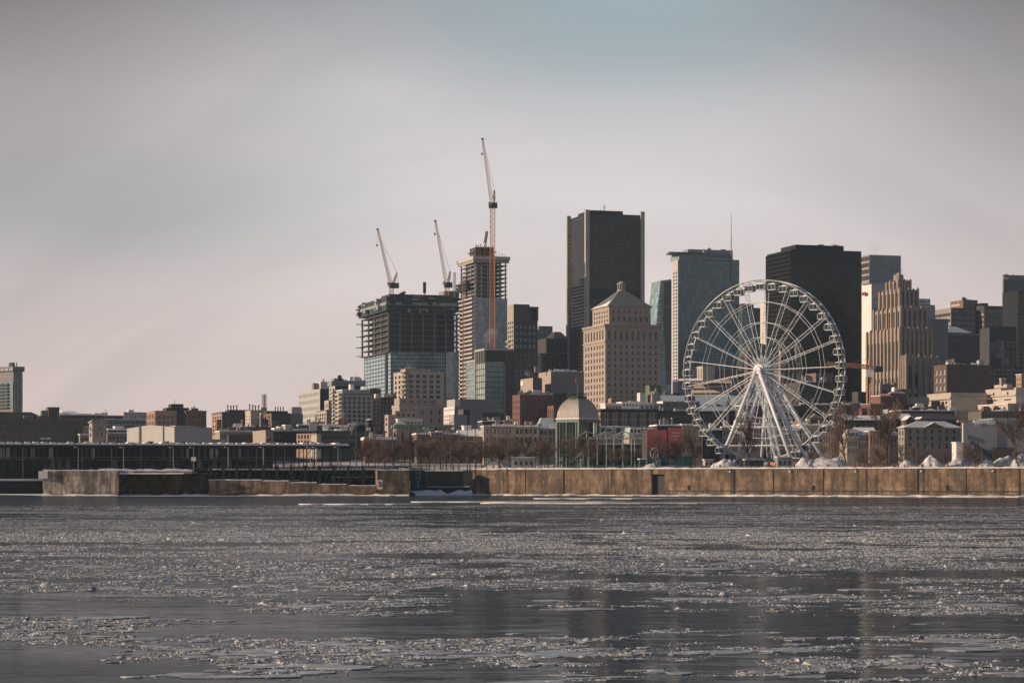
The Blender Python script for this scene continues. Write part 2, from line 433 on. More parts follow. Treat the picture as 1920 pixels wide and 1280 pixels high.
        for (_, _), (q, g) in extra.items(): q.build('window_rows', g, s.o, kind='stuff')
    # -------- small parts
    def add(s, name, mb, mat, smooth=False, kind=None): return mb.build(name, mat, s.o, smooth, kind=kind)
    def band(s, bx, z, h, proud, mat, name='cornice'):
        x0, x1, y0, y1 = bx[:4]; mb = MB(); p = proud
        mb.box(x0 - p, x1 + p, y0 - p, y0 - .004, z, z + h); mb.box(x0 - p, x0 - .004, y0, y1, z, z + h)
        return mb.build(name, mat, s.o)
    def unit(s, bx, fx, fy, w, d, h, mat, name='roof_unit'):
        x0, x1, y0, y1, _, z1 = bx; x = x0 + (x1 - x0) * fx; y = y0 + (y1 - y0) * fy
        mb = MB(); mb.box(x, x + w, y, y + d, z1 + .003, z1 + h)
        if h > 1.6: mb.box(x + w * .1, x + w * .9, y + d * .1, y + d * .9, z1 + h + .003, z1 + h + .35)
        return mb.build(name, mat, s.o)
    def clutter(s, bx, n, seed, mats=None, hmax=3.0):
        r = random.Random(seed); x0, x1, y0, y1, _, z1 = bx
        mats = mats or [grey_l, grey_p, roof_d, white_p, brick_b]
        for i in range(int(n * .7)):      # snow lying in drifts and on roof hatches
            x = x0 + (x1 - x0) * r.uniform(0, .92); w = min(r.uniform(1.5, 6.0), x1 - x); h = r.uniform(.35, 1.1); y = y0 + r.uniform(.2, 2.5); mb = MB(); pts = [mb.v]
            prof = [0, .6, 1, .85, .95, .5, 0]
            for q, (pa, pb_) in enumerate(zip(prof, prof[1:])):
                xa, xb = x + w * q / 6, x + w * (q + 1) / 6
                mb.face([(xa, y, z1 + .003), (xb, y, z1 + .003), (xb, y + .4, z1 + .003 + h * pb_), (xa, y + .4, z1 + .003 + h * pa)]); mb.face([(xa, y + .4, z1 + .003 + h * pa), (xb, y + .4, z1 + .003 + h * pb_), (xb, y + 3, z1 + .003), (xa, y + 3, z1 + .003)])
            mb.build('roof_drift', snow, s.o)
        for i in range(n):
            kx = r.uniform(.02, .9); w = r.uniform(1.2, 4.0); h = r.uniform(.8, hmax); t = r.random(); mt = r.choice(mats)
            if x0 + (x1 - x0) * kx + w > x1: continue
            if t < .55: s.unit((x0, x1, y0, y1, 0, z1), kx, r.uniform(.05, .3), w, r.uniform(1.2, 3), h, mt, 'roof_unit')
            elif t < .8:
                mb = MB(); x = x0 + (x1 - x0) * kx; y = y0 + 1.5
                mb.tube((x, y, z1), (x, y, z1 + h), .35, .35, 8, 0, True); mb.tube((x, y, z1 + h), (x, y, z1 + h + .3), .55, .5, 8, 0, True)
                mb.build('vent_pipe', steel_g, s.o)
            else:
                mb = MB(); x = x0 + (x1 - x0) * kx; y = y0 + 1.2
                mb.tube((x, y, z1), (x, y, z1 + h * 1.6), .09, .05, 4); mb.tube((x - .6, y, z1 + h * 1.3), (x + .6, y, z1 + h * 1.3), .05, None, 3)
                mb.build('antenna', frame_d, s.o)
    def hip(s, bx, h, mat, inset=.35, eave=.4, name='roof'):
        x0, x1, y0, y1, _, z = bx; e = eave; dx = (x1 - x0) * inset; dy = (y1 - y0) * inset; z += .004
        b = [(x0 - e, y0 - e, z), (x1 + e, y0 - e, z), (x1 + e, y1 + e, z), (x0 - e, y1 + e, z)]
        t = [(x0 + dx, y0 + dy, z + h), (x1 - dx, y0 + dy, z + h), (x1 - dx, y1 - dy, z + h), (x0 + dx, y1 - dy, z + h)]
        mb = MB()
        for i in range(4): j = (i + 1) % 4; mb.face([b[i], b[j], t[j], t[i]])
        mb.face(t); mb.face(b[::-1]); return mb.build(name, mat, s.o)
    def gable(s, bx, h, mat, axis='x', eave=.4, name='roof', wallm=None):
        x0, x1, y0, y1, _, z = bx; e = eave; z += .004; mb = MB()
        if axis == 'x':   # ridge along x, slope faces the camera
            ym = (y0 + y1) / 2
            A = [(x0 - e, y0 - e, z), (x1 + e, y0 - e, z), (x1 + e, ym, z + h), (x0 - e, ym, z + h)]
            Bk = [(x1 + e, y1 + e, z), (x0 - e, y1 + e, z), (x0 - e, ym, z + h), (x1 + e, ym, z + h)]
            g1 = [(x0 - e, y1 + e, z), (x0 - e, y0 - e, z), (x0 - e, ym, z + h)]; g2 = [(x1 + e, y0 - e, z), (x1 + e, y1 + e, z), (x1 + e, ym, z + h)]
        else:             # ridge along y, gable faces the camera
            xm = (x0 + x1) / 2
            A = [(x0 - e, y1 + e, z), (x0 - e, y0 - e, z), (xm, y0 - e, z + h), (xm, y1 + e, z + h)]
            Bk = [(x1 + e, y0 - e, z), (x1 + e, y1 + e, z), (xm, y1 + e, z + h), (xm, y0 - e, z + h)]
            g1 = [(x0 - e, y0 - e, z), (x1 + e, y0 - e, z), (xm, y0 - e, z + h)]; g2 = [(x1 + e, y1 + e, z), (x0 - e, y1 + e, z), (xm, y1 + e, z + h)]
        mb.face(A, 0); mb.face(Bk, 0); mb.face(g1, 1); mb.face(g2, 1)
        mb.face([(x0 - e, y1 + e, z), (x1 + e, y1 + e, z), (x1 + e, y0 - e, z), (x0 - e, y0 - e, z)], 1)
        return mb.build(name, [mat, wallm or mat], s.o)
# ------------------------------------------------------------------ setting: river, ground, quay
def struct(o): o['kind'] = 'structure'; return o
def q2(px, Y): return (U(px) * Y, Y)
QA = q2(886, 742); QB = q2(1920, 660)
_d = Vector((QB[0] - QA[0], QB[1] - QA[1])).normalized()
QEND = (QA[0] + _d.x * 420, QA[1] + _d.y * 420)
L0 = q2(80, 715); L1 = q2(707, 721); L2 = q2(768, 722)
ZQ = 8.0
# river surface: sheet with an 'ice' attribute (how much frazil ice floats there), refined towards the camera
def fnoise(x, y, sx, sy, seed, octv=4, gain=.55):
    """numpy value noise"""
    out = np.zeros_like(x); amp = 1.0; tot = 0.0; fx = x / sx; fy = y / sy
    rs = np.random.RandomState(seed); tab = rs.rand(256, 256)
    for o in range(octv):
        xi = np.floor(fx).astype(int); yi = np.floor(fy).astype(int); tx = fx - xi; ty = fy - yi
        tx = tx * tx * (3 - 2 * tx); ty = ty * ty * (3 - 2 * ty)
        g = lambda a, b: tab[a % 256, b % 256]
        v = (g(xi, yi) * (1 - tx) + g(xi + 1, yi) * tx) * (1 - ty) + (g(xi, yi + 1) * (1 - tx) + g(xi + 1, yi + 1) * tx) * ty
        out += v * amp; tot += amp; amp *= gain; fx = fx * 2.03 + 17.3; fy = fy * 2.03 + 5.1
    return out / tot
def ice_cover(x, y):
    """0..1 how densely frazil ice covers the river at a place"""
    big = fnoise(x, y, 46, 40, 3, 3)
    mid = fnoise(x, y, 7.0, 5.5, 11, 4, .6)
    fin = fnoise(x, y, 1.7, 1.2, 19, 4, .62)
    sheet = fnoise(x, y, 24, 13, 41, 3)
    v = .46 * mid + .30 * fin + .30 * (big - .5) + .34 * (sheet - .5) + .12
    # thicker belt in mid river, open water off the quay, thinner towards the near bank
    belt = np.exp(-((y - 140) / 45.0) ** 2) * .06 + np.exp(-((y - 300) / 120.0) ** 2) * .055
    near = np.clip((100 - y) / 45.0, 0, 1) * -.02
    open_ = np.clip((y - 430) / 50.0, 0, 1) * -.25
    return np.clip((v + belt + near + open_ - .50) / .07, 0, 1)
def water_mat():
    m, k = new_mat('icy river water')
    geo = k.n('ShaderNodeNewGeometry'); pos = geo.outputs['Position']
    ice = k.n('ShaderNodeAttribute', attribute_name='ice').outputs['Fac']
    w1 = k.n('ShaderNodeMapping', {0: pos, 'Scale': (.55, 1.0, 1)}).outputs[0]
    a = k.n('ShaderNodeTexNoise', {'Vector': w1, 'Scale': .55, 'Detail': 4.0, 'Roughness': .55}).outputs[0]
    b = k.n('ShaderNodeTexNoise', {'Vector': w1, 'Scale': .06, 'Detail': 3.0, 'Roughness': .5}).outputs[0]
    h = k.math('MULTIPLY_ADD', b, 3.0, a)
    bp = k.n('ShaderNodeBump', {'Strength': .35, 'Distance': .16, 'Height': h}).outputs[0]
    open_w = k.n('ShaderNodeBsdfPrincipled', {'Base Color': (.014, .020, .025, 1), 'Roughness': .07, 'IOR': 1.33, 'Normal': bp})
    film = k.n('ShaderNodeBsdfPrincipled', {'Base Color': (.020, .026, .030, 1), 'Roughness': .5, 'IOR': 1.31, 'Specular IOR Level': .15, 'Normal': bp})
    g = k.n('ShaderNodeTexNoise', {'Vector': w1, 'Scale': .035, 'Detail': 5.0, 'Roughness': .6, 'Distortion': .6}).outputs[0]
    water = k.n('ShaderNodeMixShader', {0: mapr(k, g, .35, .65, .55, .82), 1: open_w.outputs[0], 2: film.outputs[0]})
    f = k.n('ShaderNodeTexNoise', {'Vector': pos, 'Scale': 2.2, 'Detail': 5.0, 'Roughness': .75}).outputs[0]
    cc = k.ramp(f, [(.30, (.035, .036, .035)), (.50, (.11, .11, .112)), (.70, (.42, .43, .45))])
    b2 = k.n('ShaderNodeBump', {'Strength': 1.0, 'Distance': .15, 'Height': f}).outputs[0]
    slush = k.n('ShaderNodeBsdfPrincipled', {'Base Color': cc, 'Roughness': .45, 'Normal': b2, 'Specular IOR Level': .35})
    fac = k.math('MULTIPLY', mapr(k, ice, .15, .8, 0.0, 1.0), mapr(k, f, .33, .5, .25, 1.0))
    mx = k.n('ShaderNodeMixShader', {0: fac, 1: water.outputs[0], 2: slush.outputs[0]})
    k.n('ShaderNodeOutputMaterial', {0: mx.outputs[0]}); return m
def make_water():
    ys = np.geomspace(40.0, 900.0, 900)
    us = np.linspace(-.30, .30, 380)
    Yg, Ug = np.meshgrid(ys, us, indexing='ij'); Xg = Yg * Ug
    ic = ice_cover(Xg.ravel(), Yg.ravel()).reshape(Xg.shape)
    ny, nx = Xg.shape
    v = np.stack([Xg.ravel(), Yg.ravel(), np.zeros(nx * ny)], 1)
    i = np.arange((ny - 1) * (nx - 1)); r = i // (nx - 1); c = i % (nx - 1); a = r * nx + c
    f = np.stack([a, a + 1, a + nx + 1, a + nx], 1)
    # wide outer frame so that the river goes on beyond the picture
    base = len(v)
    outer = []
    n = ny * nx
    rim = [(-6000, -400), (6000, -400), (6000, 900), (-6000, 900)]
    v = np.vstack([v, np.array([(x, y, 0.0) for x, y in rim])])
    me = bpy.data.meshes.new('river'); nf = len(f)
    bl, br, tl, tr = 0, nx - 1, (ny - 1) * nx, ny * nx - 1
    fl = [tuple(q) for q in f.tolist()]
    fl += [(n, n + 1, br) + tuple(range(nx - 2, -1, -1)), (n + 1, n + 2, tr) + tuple(br + nx * j for j in range(ny - 2, -1, -1)), (n + 3, n) + tuple(nx * j for j in range(ny))]
    me.from_pydata(v.tolist(), [], fl)
    at = me.attributes.new('ice', 'FLOAT', 'POINT'); at.data.foreach_set('value', np.concatenate([ic.ravel(), np.zeros(4)]).astype(np.float32))
    me.materials.append(water_mat()); me.update()
    o = bpy.data.objects.new('river', me); col.objects.link(o); struct(o)
make_water()
def make_ice():
    """loose lumps of ice riding in the frazil belts: far too many to count"""
    rs = np.random.RandomState(5)
    def field(N, ymin, ymax, prob, size, K, seed_pow):
        inv = rs.uniform(1 / ymax, 1 / ymin, N); y = 1 / inv; x = y * rs.uniform(-.26, .26, N)
        c = ice_cover(x, y); cl_ = fnoise(x, y, .9, .7, 29, 3)
        keep = rs.rand(N) < np.clip(c - .1, 0, 1) ** 1.2 * prob * np.clip((cl_ - .3) * 3.2, .06, 1)
        x, y = x[keep], y[keep]; n = len(x)
        sz = size[0] + size[1] * rs.rand(n) ** seed_pow; sz *= 1 + np.clip((y - 60) / 120.0, 0, 3.5)
        hh = sz * rs.uniform(.35, 1.15, n) * np.where(y > 220, .45, .85)
        ang = (np.arange(K) / K * 2 * math.pi)[None, :] + rs.uniform(0, 6.28, (n, 1)) + rs.uniform(-.4, .4, (n, K))
        rad = sz[:, None] * rs.uniform(.5, 1.5, (n, K))
        verts = np.empty((n, K + 2, 3), np.float32)
        verts[:, :K, 0] = x[:, None] + np.cos(ang) * rad * 1.4; verts[:, :K, 1] = y[:, None] + np.sin(ang) * rad; verts[:, :K, 2] = -.01
        off = rs.uniform(-.7, .7, (n, 2, 2)) * sz[:, None, None]
        verts[:, K:, 0] = x[:, None] + off[:, :, 0]; verts[:, K:, 1] = y[:, None] + off[:, :, 1]; verts[:, K:, 2] = hh[:, None] * rs.uniform(.5, 1.1, (n, 2))
        t = [[j, (j + 1) % K, K + (0 if j < K // 2 else 1)] for j in range(K)] + [[K // 2, K + 1, K], [0, K, K + 1]]
        return verts.reshape(-1, 3), (np.array(t).ravel()[None, :] + (np.arange(n) * (K + 2))[:, None]).ravel(), n
    parts = [field(1700000, 50, 240, .34, (.010, .036), 4, 2.2), field(1300000, 150, 470, .36, (.012, .030), 4, 1.6), field(90000, 50, 300, .12, (.03, .11), 6, 3.0)]
    vs_, ls_, o_ = [], [], 0
    for v_, l_, n_ in parts: vs_.append(v_); ls_.append(l_ + o_); o_ += len(v_)
    verts = np.concatenate(vs_); loops = np.concatenate(ls_); nt = len(loops) // 3; n = sum(p[2] for p in parts)
    me = bpy.data.meshes.new('floating_ice'); me.vertices.add(len(verts)); me.vertices.foreach_set('co', verts.ravel())
    me.loops.add(len(loops)); me.loops.foreach_set('vertex_index', loops.astype(np.int32))
    me.polygons.add(nt); me.polygons.foreach_set('loop_start', (np.arange(nt) * 3).astype(np.int32)); me.polygons.foreach_set('loop_total', np.full(nt, 3, np.int32))
    me.update(calc_edges=True)
    m, k = new_mat('river ice')
    pos = k.n('ShaderNodeNewGeometry').outputs['Position']
    f = k.n('ShaderNodeTexNoise', {'Vector': pos, 'Scale': 1.1, 'Detail': 4.0, 'Roughness': .7}).outputs[0]
    cc = k.ramp(f, [(.30, (.25, .255, .262)), (.5, (.50, .512, .525)), (.7, (.77, .785, .81))])
    bs = k.n('ShaderNodeBsdfPrincipled', {'Base Color': cc, 'Roughness': .5, 'Specular IOR Level': .4})
    k.n('ShaderNodeOutputMaterial', {0: bs.outputs[0]})
    me.materials.append(m)
    o = bpy.data.objects.new('floating_ice', me); col.objects.link(o); o['kind'] = 'stuff'
    tag(o, 'broken lumps of pale frazil ice drifting in belts on the river', 'ice')
    print('ICE', n)
make_ice()
def make_pans():
    rs = np.random.RandomState(9); mb = MB(); cnt = 0
    yy = 1 / rs.uniform(1 / 440, 1 / 52, 14000); xx = yy * rs.uniform(-.25, .25, 14000); cvs = ice_cover(xx, yy)
    for x, y, cv in zip(xx.tolist(), yy.tolist(), cvs.tolist()):
        if cv < .25 or rs.rand() > .30: continue
        r_ = rs.uniform(.06, .24) * (1 + rs.rand() ** 7 * 4) * (1 + min(2.0, max(0, (y - 70) / 130))); n = int(rs.randint(6, 11)); a0 = rs.uniform(0, 6.28)
        pts = []
        for j in range(n):
            a = a0 + 2 * math.pi * j / n; q = r_ * rs.uniform(.6, 1.2); pts.append((x + math.cos(a) * q * 1.5, y + math.sin(a) * q))
        mb.prism(pts, -.01, rs.uniform(.012, .03)); cnt += 1
    m, k = new_mat('thin ice pan'); pos = k.n('ShaderNodeNewGeometry').outputs['Position']
    f = k.n('ShaderNodeTexNoise', {'Vector': pos, 'Scale': 1.6, 'Detail': 5.0, 'Roughness': .7}).outputs[0]
    cc = k.ramp(f, [(.32, (.07, .075, .08)), (.5, (.22, .23, .245)), (.68, (.58, .60, .64))])
    k.n('ShaderNodeOutputMaterial', {0: k.n('ShaderNodeBsdfPrincipled', {'Base Color': cc, 'Roughness': .3}).outputs[0]})
    o = mb.build('ice_pans', m); o['kind'] = 'stuff'; tag(o, 'thin flat grey ice pans drifting among the frazil belts', 'ice'); print('PANS', cnt)
make_pans()
# city ground: quay level by the water, climbing gently behind
def ground_mat():
    m, k = new_mat('snowy ground')
    pos = k.n('ShaderNodeNewGeometry').outputs['Position']
    f = k.n('ShaderNodeTexNoise', {'Vector': pos, 'Scale': .04, 'Detail': 6.0, 'Roughness': .65}).outputs[0]
    cc = k.ramp(f, [(.40, (.10, .098, .096)), (.5, (.36, .35, .35)), (.6, (.62, .61, .61))])
    bs = k.n('ShaderNodeBsdfPrincipled', {'Base Color': cc, 'Roughness': .85})
    k.n('ShaderNodeOutputMaterial', {0: bs.outputs[0]}); return m
gm = ground_mat()
mb = MB(); QI = .9   # the wall stands just in front of the ground's edge
fl = [(L0[0] + 1, L0[1] + QI), (q2(222, 716)[0], 716 + QI), (q2(226, 736)[0], 737), (q2(390, 737)[0], 737.5), (q2(392, 760)[0], 760), (q2(704, 760)[0], 760), (q2(708, 721)[0], 721 + QI), (L2[0] - .6, L2[1] + QI),
      (q2(769, 731)[0], 744), (QA[0], QA[1] + 1.5), (QEND[0], QEND[1] + 1.5), (6000, QEND[1] + 1.5), (6000, 835), (q2(84, 835)[0], 835)]
mb.face([(x, y, ZQ) for x, y in fl])
rows = [835, 900, 1100, 1500, 4000, 9000]
for a, b in zip(rows, rows[1:]):
    mb.face([(-7000, a, gz(a)), (7000, a, gz(a)), (7000, b, gz(b)), (-7000, b, gz(b))])
mb.face([(-7000, 835, -2), (7000, 835, -2), (7000, 835, 8), (-7000, 835, 8)])
struct(mb.build('ground', gm))
# concrete of the quay: brown, rain-streaked, with pale lime bloom
def quay_mat(name, c, lime):
    m, k = new_mat(name)
    pos = k.n('ShaderNodeNewGeometry').outputs['Position']
    sv = k.n('ShaderNodeMapping', {0: pos, 'Scale': (1.0, 1.0, .22)}).outputs[0]
    a = k.n('ShaderNodeTexNoise', {'Vector': sv, 'Scale': .5, 'Detail': 6.0, 'Roughness': .7}).outputs[0]
    b = k.n('ShaderNodeTexNoise', {'Vector': pos, 'Scale': .3, 'Detail': 6.0, 'Roughness': .7}).outputs[0]
    d = k.n('ShaderNodeTexNoise', {'Vector': pos, 'Scale': 2.5, 'Detail': 4.0, 'Roughness': .7}).outputs[0]
    v = k.math('ADD', k.math('MULTIPLY', mapr(k, a, .34, .60, .42, 1.12), mapr(k, b, .3, .7, .55, 1.4)), k.math('MULTIPLY_ADD', d, .9, -.45))
    cc = k.mix(1.0, (*c, 1), k.n('ShaderNodeCombineColor', {0: v, 1: v, 2: v}).outputs[0], 'MULTIPLY')
    sm = k.n('ShaderNodeTexNoise', {'Vector': k.n('ShaderNodeMapping', {0: pos, 'Scale': (1, 1, .3)}).outputs[0], 'Scale': .16, 'Detail': 7.0, 'Roughness': .75}).outputs[0]
    cc = k.mix(mapr(k, sm, .46, .60, 0.0, .8), cc, (.085, .072, .062))
    e = k.n('ShaderNodeTexNoise', {'Vector': k.n('ShaderNodeMapping', {0: pos, 'Scale': (1, 1, .35)}).outputs[0], 'Scale': .9, 'Detail': 7.0, 'Roughness': .8}).outputs[0]
    z = k.n('ShaderNodeSeparateXYZ', {0: pos}).outputs[2]
    lm = k.math('MULTIPLY', mapr(k, e, .58, .66, 0.0, lime), mapr(k, z, 0.5, 6.0, 1.0, .35))
    cc = k.mix(lm, cc, (.42, .37, .31))
    pour = k.math('FRACT', k.math('MULTIPLY', z, .62)); cc = k.mix(k.math('MULTIPLY', mapr(k, pour, .93, .99, 0.0, 1.0), .45), cc, (.03, .022, .016))
    tide = k.math('MULTIPLY', mapr(k, k.math('ADD', z, k.math('MULTIPLY', b, 1.6)), 1.0, 2.6, 1.0, 0.0), .55); cc = k.mix(tide, cc, (.055, .042, .032))
    bs = k.n('ShaderNodeBsdfPrincipled', {'Base Color': cc, 'Roughness': .9, 'Specular IOR Level': .2,
             'Normal': k.n('ShaderNodeBump', {'Strength': .5, 'Distance': .15, 'Height': d}).outputs[0]})
    k.n('ShaderNodeOutputMaterial', {0: bs.outputs[0]}); _M[name] = m; return m
qm = quay_mat('stained brown quay concrete', (.222, .155, .108), .75)
qm2 = quay_mat('lime stained quay concrete', (.232, .165, .115), 1.0)
qm_l = quay_mat('pale quay concrete', (.50, .42, .335), .3)
joint_m = plain('dark wall joint', (.02, .018, .016), .9)

def wall_run(parent, a, b, z0, z1, cuts, mat, thick=1.4, gap=.12, name='panel', proud=None):
    """panels of a quay wall from plan point a to b, split at the fractions in cuts; joints stay open and recessed"""
    a = Vector(a); b = Vector(b); d = b - a; L = d.length; d.normalize(); nrm = Vector((d.y, -d.x))
    fr = [0] + list(cuts) + [1]; rr = random.Random(int(L * 10))
    for i, (f0, f1) in enumerate(zip(fr, fr[1:])):
        s0 = L * f0 + gap / 2; s1 = L * f1 - gap / 2; p = rr.uniform(0, .10)
        mb = MB(); pr = [a + d * s0 + nrm * p, a + d * s1 + nrm * p, a + d * s1 - nrm * thick, a + d * s0 - nrm * thick]
        zt = z1[i] if isinstance(z1, (list, tuple)) else z1
        mb.prism([(q.x, q.y) for q in pr], z0, zt)
        mb.build(name, mat, parent)
def snow_run(parent, a, b, z, seed, w=1.6, h=.35, out=.25, name='snow_cap', step=1.6):
    a = Vector(a); b = Vector(b); d = b - a; L = d.length; d.normalize(); nrm = Vector((d.y, -d.x)); rr = random.Random(seed)
    n = max(2, int(L / step)); mb = MB(); pts = []
    for i in range(n + 1):
        c = a + d * (L * i / n); o = out * rr.uniform(.3, 1.0); hh = h * rr.uniform(.55, 1.2)
        pts.append((c + nrm * o, c - nrm * w, hh))
    for p, q in zip(pts, pts[1:]):
        A = (p[0].x, p[0].y, z + .004); B_ = (q[0].x, q[0].y, z + .004); A1 = (p[0].x, p[0].y, z + p[2] * .7); B1 = (q[0].x, q[0].y, z + q[2] * .7)
        Cc = (q[1].x, q[1].y, z + q[2]); D = (p[1].x, p[1].y, z + p[2])
        mb.face([A, B_, B1, A1]); mb.face([A1, B1, Cc, D]); mb.face([D, Cc, (Cc[0], Cc[1], z + .004), (D[0], D[1], z + .004)])
        mb.face([(D[0], D[1], z + .004), (Cc[0], Cc[1], z + .004), B_, A])
    return mb.build(name, snow, parent)
# right-hand wall
def fq(px):      # fraction along QA..QEND hit by the photo column px
    u = U(px); dx_, dy_ = QEND[0] - QA[0], QEND[1] - QA[1]
    return (u * QA[1] - QA[0]) / (dx_ - u * dy_)
def qpt(px, back=0.0):
    f = fq(px); x = QA[0] + (QEND[0] - QA[0]) * f; y = QA[1] + (QEND[1] - QA[1]) * f
    return Vector((x - _d.y * back, y + _d.x * back))
qw = empty('quay_wall', (0, 0, 0)); tag(qw, 'long brown stained concrete quay wall below the ferris wheel', 'wall')
a1 = qpt(1222); b0 = qpt(1246)
wall_run(qw, QA, tuple(a1), -1.0, 8.15, [fq(x) / fq(1222) for x in (945, 1057)], qm)
cuts = [(fq(x) - fq(1246)) / (1 - fq(1246)) for x in (1311, 1377, 1450, 1544, 1625, 1721, 1812, 1912)] + [.80, .9]
wall_run(qw, tuple(b0), QEND, 1.75, 8.3, cuts, qm)
mbk = MB()
def slab(mb, p, q, t0, t1, z0, z1, m=0):
    p = Vector(p); q = Vector(q); d = (q - p).normalized(); n_ = Vector((d.y, -d.x))
    mb.prism([((p + n_ * t1).x, (p + n_ * t1).y), ((q + n_ * t1).x, (q + n_ * t1).y), ((q + n_ * t0).x, (q + n_ * t0).y), ((p + n_ * t0).x, (p + n_ * t0).y)], z0, z1, m)
wall_run(qw, tuple(b0), QEND, -1.0, 1.45, [c + .004 for c in cuts], qm2, thick=1.2, name='footing')
slab(mbk, QA, QEND, -2.4, -1.5, -1, 7.9); mbk.build('backing', joint_m, qw)
mbk = MB(); slab(mbk, tuple(qpt(1222)), tuple(qpt(1246)), -1.45, -1.2, -1, 6.6); mbk.build('recess_door', frame_d, qw)
mbk = MB(); slab(mbk, tuple(qpt(1223)), tuple(qpt(1245)), -1.0, .02, 6.7, 8.2); mbk.build('lintel', qm, qw)
for px in (1293, 1526, 1777):
    mbk = MB(); slab(mbk, tuple(qpt(px - 3)), tuple(qpt(px + 2)), .0, .14, 1.9, 3.3); mbk.build('drain_box', joint_m, qw)
for px, w_ in ((1057, 2.6), (1377, 2.2), (1544, 1.6), (1721, 2.4), (1912, 2.4), (1147, .7), (1450, .8), (1625, .7), (1812, .8), (985, .8)):
    mbk = MB(); slab(mbk, tuple(qpt(px - w_ / 2)), tuple(qpt(px + w_ / 2)), -.3, .16, -.5, 8.1); mbk.build('joint', joint_m, qw)
for px in (1371, 1484, 1607, 1730, 1864):
    mbk = MB()
    for o_ in (-1.3, 1.3): p_ = qpt(px + o_, -.3); mbk.tube((p_.x, p_.y, .6), (p_.x, p_.y, 8.5), .05, None, 4)
    for i_ in range(18): p_ = qpt(px - 1.3, -.3); r_ = qpt(px + 1.3, -.3); mbk.tube((p_.x, p_.y, .9 + i_ * .42), (r_.x, r_.y, .9 + i_ * .42), .035, None, 3)
    mbk.build('ladder', frame_d, qw)
mbk = MB(); slab(mbk, tuple(qpt(1247)), QEND, -.3, .22, 1.47, 1.72); mbk.build('timber_fender', frame_d, qw)
snow_run(qw, QA, QEND, 8.32, 4, 2.2, .55, .3)
# left-hand quay with its recesses
lw = empty('pier_wall', (0, 0, 0)); tag(lw, 'pale concrete pier end with deck overhang and recess at the basin mouth', 'wall')
pL = q2(222, 716)
wall_run(lw, L0, pL, -1.0, 7.75, [.12, .245, .5, .76, .89], qm_l, gap=.06)
mbk = MB(); mbk.box(L0[0] - 1.2, L0[0] + 1.6, 714.4, 714.9, 5.3, 7.7); mbk.build('corner_board', white_p, lw)
mbk = MB(); slab(mbk, pL, q2(224, 735), -1.2, 0, -1, 7.7); mbk.build('return_wall', qm_l, lw)
wall_run(lw, q2(224, 734), q2(391, 735), -1.0, 7.2, [.22, .34, .5, .62, .8], qm2, gap=.12, name='panel')
mbk = MB(); slab(mbk, q2(222, 718), q2(360, 719), -16, 0, 6.95, 7.6); mbk.build('deck_slab', conc, lw)
snow_run(lw, L0, pL, 7.76, 8, 2.0, .4, .2); snow_run(lw, q2(222, 718), q2(360, 719), 7.62, 9, 3.0, .75, .25)
snow_run(lw, q2(224, 716.5), q2(345, 717.5), 6.75, 19, .5, .5, .2, 'ledge_snow')
mbk = MB(); slab(mbk, q2(222, 717), q2(346, 718), -.8, .1, 6.4, 6.74); mbk.build('ledge', frame_d, lw)
rw = empty('ramp_wall', (0, 0, 0)); tag(rw, 'low stepped brown wall with white lime stains in front of the dark ramp', 'wall')
wall_run(rw, q2(391, 722), q2(490, 722), -1, 4.85, [], qm2); wall_run(rw, q2(490, 722), q2(595, 722), -1, [4.55, 4.05], [.5], qm2, gap=.03)
wall_run(rw, q2(595, 722), q2(706, 721.5), -1, [3.5, 3.1], [.5], qm2, gap=.04)
for a, b, z in ((391, 490, 4.85), (492, 541, 4.55), (543, 593, 4.05), (597, 650, 3.5), (652, 704, 3.1)): snow_run(rw, q2(a, 722.2), q2(b, 722.2), z, a, 1.1, .3, .15)
bw = empty('corner_block_wall', (0, 0, 0)); tag(bw, 'square brown concrete quay block carrying the no anchoring sign', 'wall')
wall_run(bw, L1, L2, -1, 7.9, [], qm2, thick=18); snow_run(bw, L1, L2, 7.9, 3, 2.5, .4, .25)
# dark recess right of the block, with gate
gw = empty('recess_wall', (0, 0, 0)); tag(gw, 'dark recessed quay wall with steel gate between the concrete blocks', 'wall')
mbk = MB(); slab(mbk, q2(769, 741), q2(800, 742), -1.4, 0, -1, 8.0); slab(mbk, q2(800.2, 742), q2(886, 742), -1.6, -.5, -1, 8.0); mbk.build('back_wall', grey_d, gw)
mbk = MB(); slab(mbk, q2(798, 738), q2(868, 738), -1.5, 0, 2.9, 7.6); mbk.build('gate_panel', grey_d, gw)
mbk = MB(); slab(mbk, q2(797, 737), q2(886, 737.5), -3.5, 0, 2.2, 2.6); mbk.build('ledge', frame_d, gw)
mbk = MB()
for i in range(9): slab(mbk, q2(798 + i * 8.7, 737.6), q2(798.8 + i * 8.7, 737.6), -.3, 0, 2.62, 7.75)
mbk.build('gate_ribs', frame_d, gw, kind='stuff')
mbk = MB(); slab(mbk, q2(815, 737.8), q2(821, 737.8), -.15, .02, 4.4, 6.6); mbk.build('hatch', brick_d, gw)
snow_run(gw, q2(797, 737.6), q2(868, 737.6), 7.75, 6, 2.5, .3, .2); snow_run(gw, q2(800, 736.9), q2(880, 737.4), 2.62, 16, .5, .22, .1)
mbk = MB(); slab(mbk, q2(797, 737.7), q2(868, 737.7), -.4, .0, 7.61, 7.74); mbk.build('gate_rail', frame_d, gw)
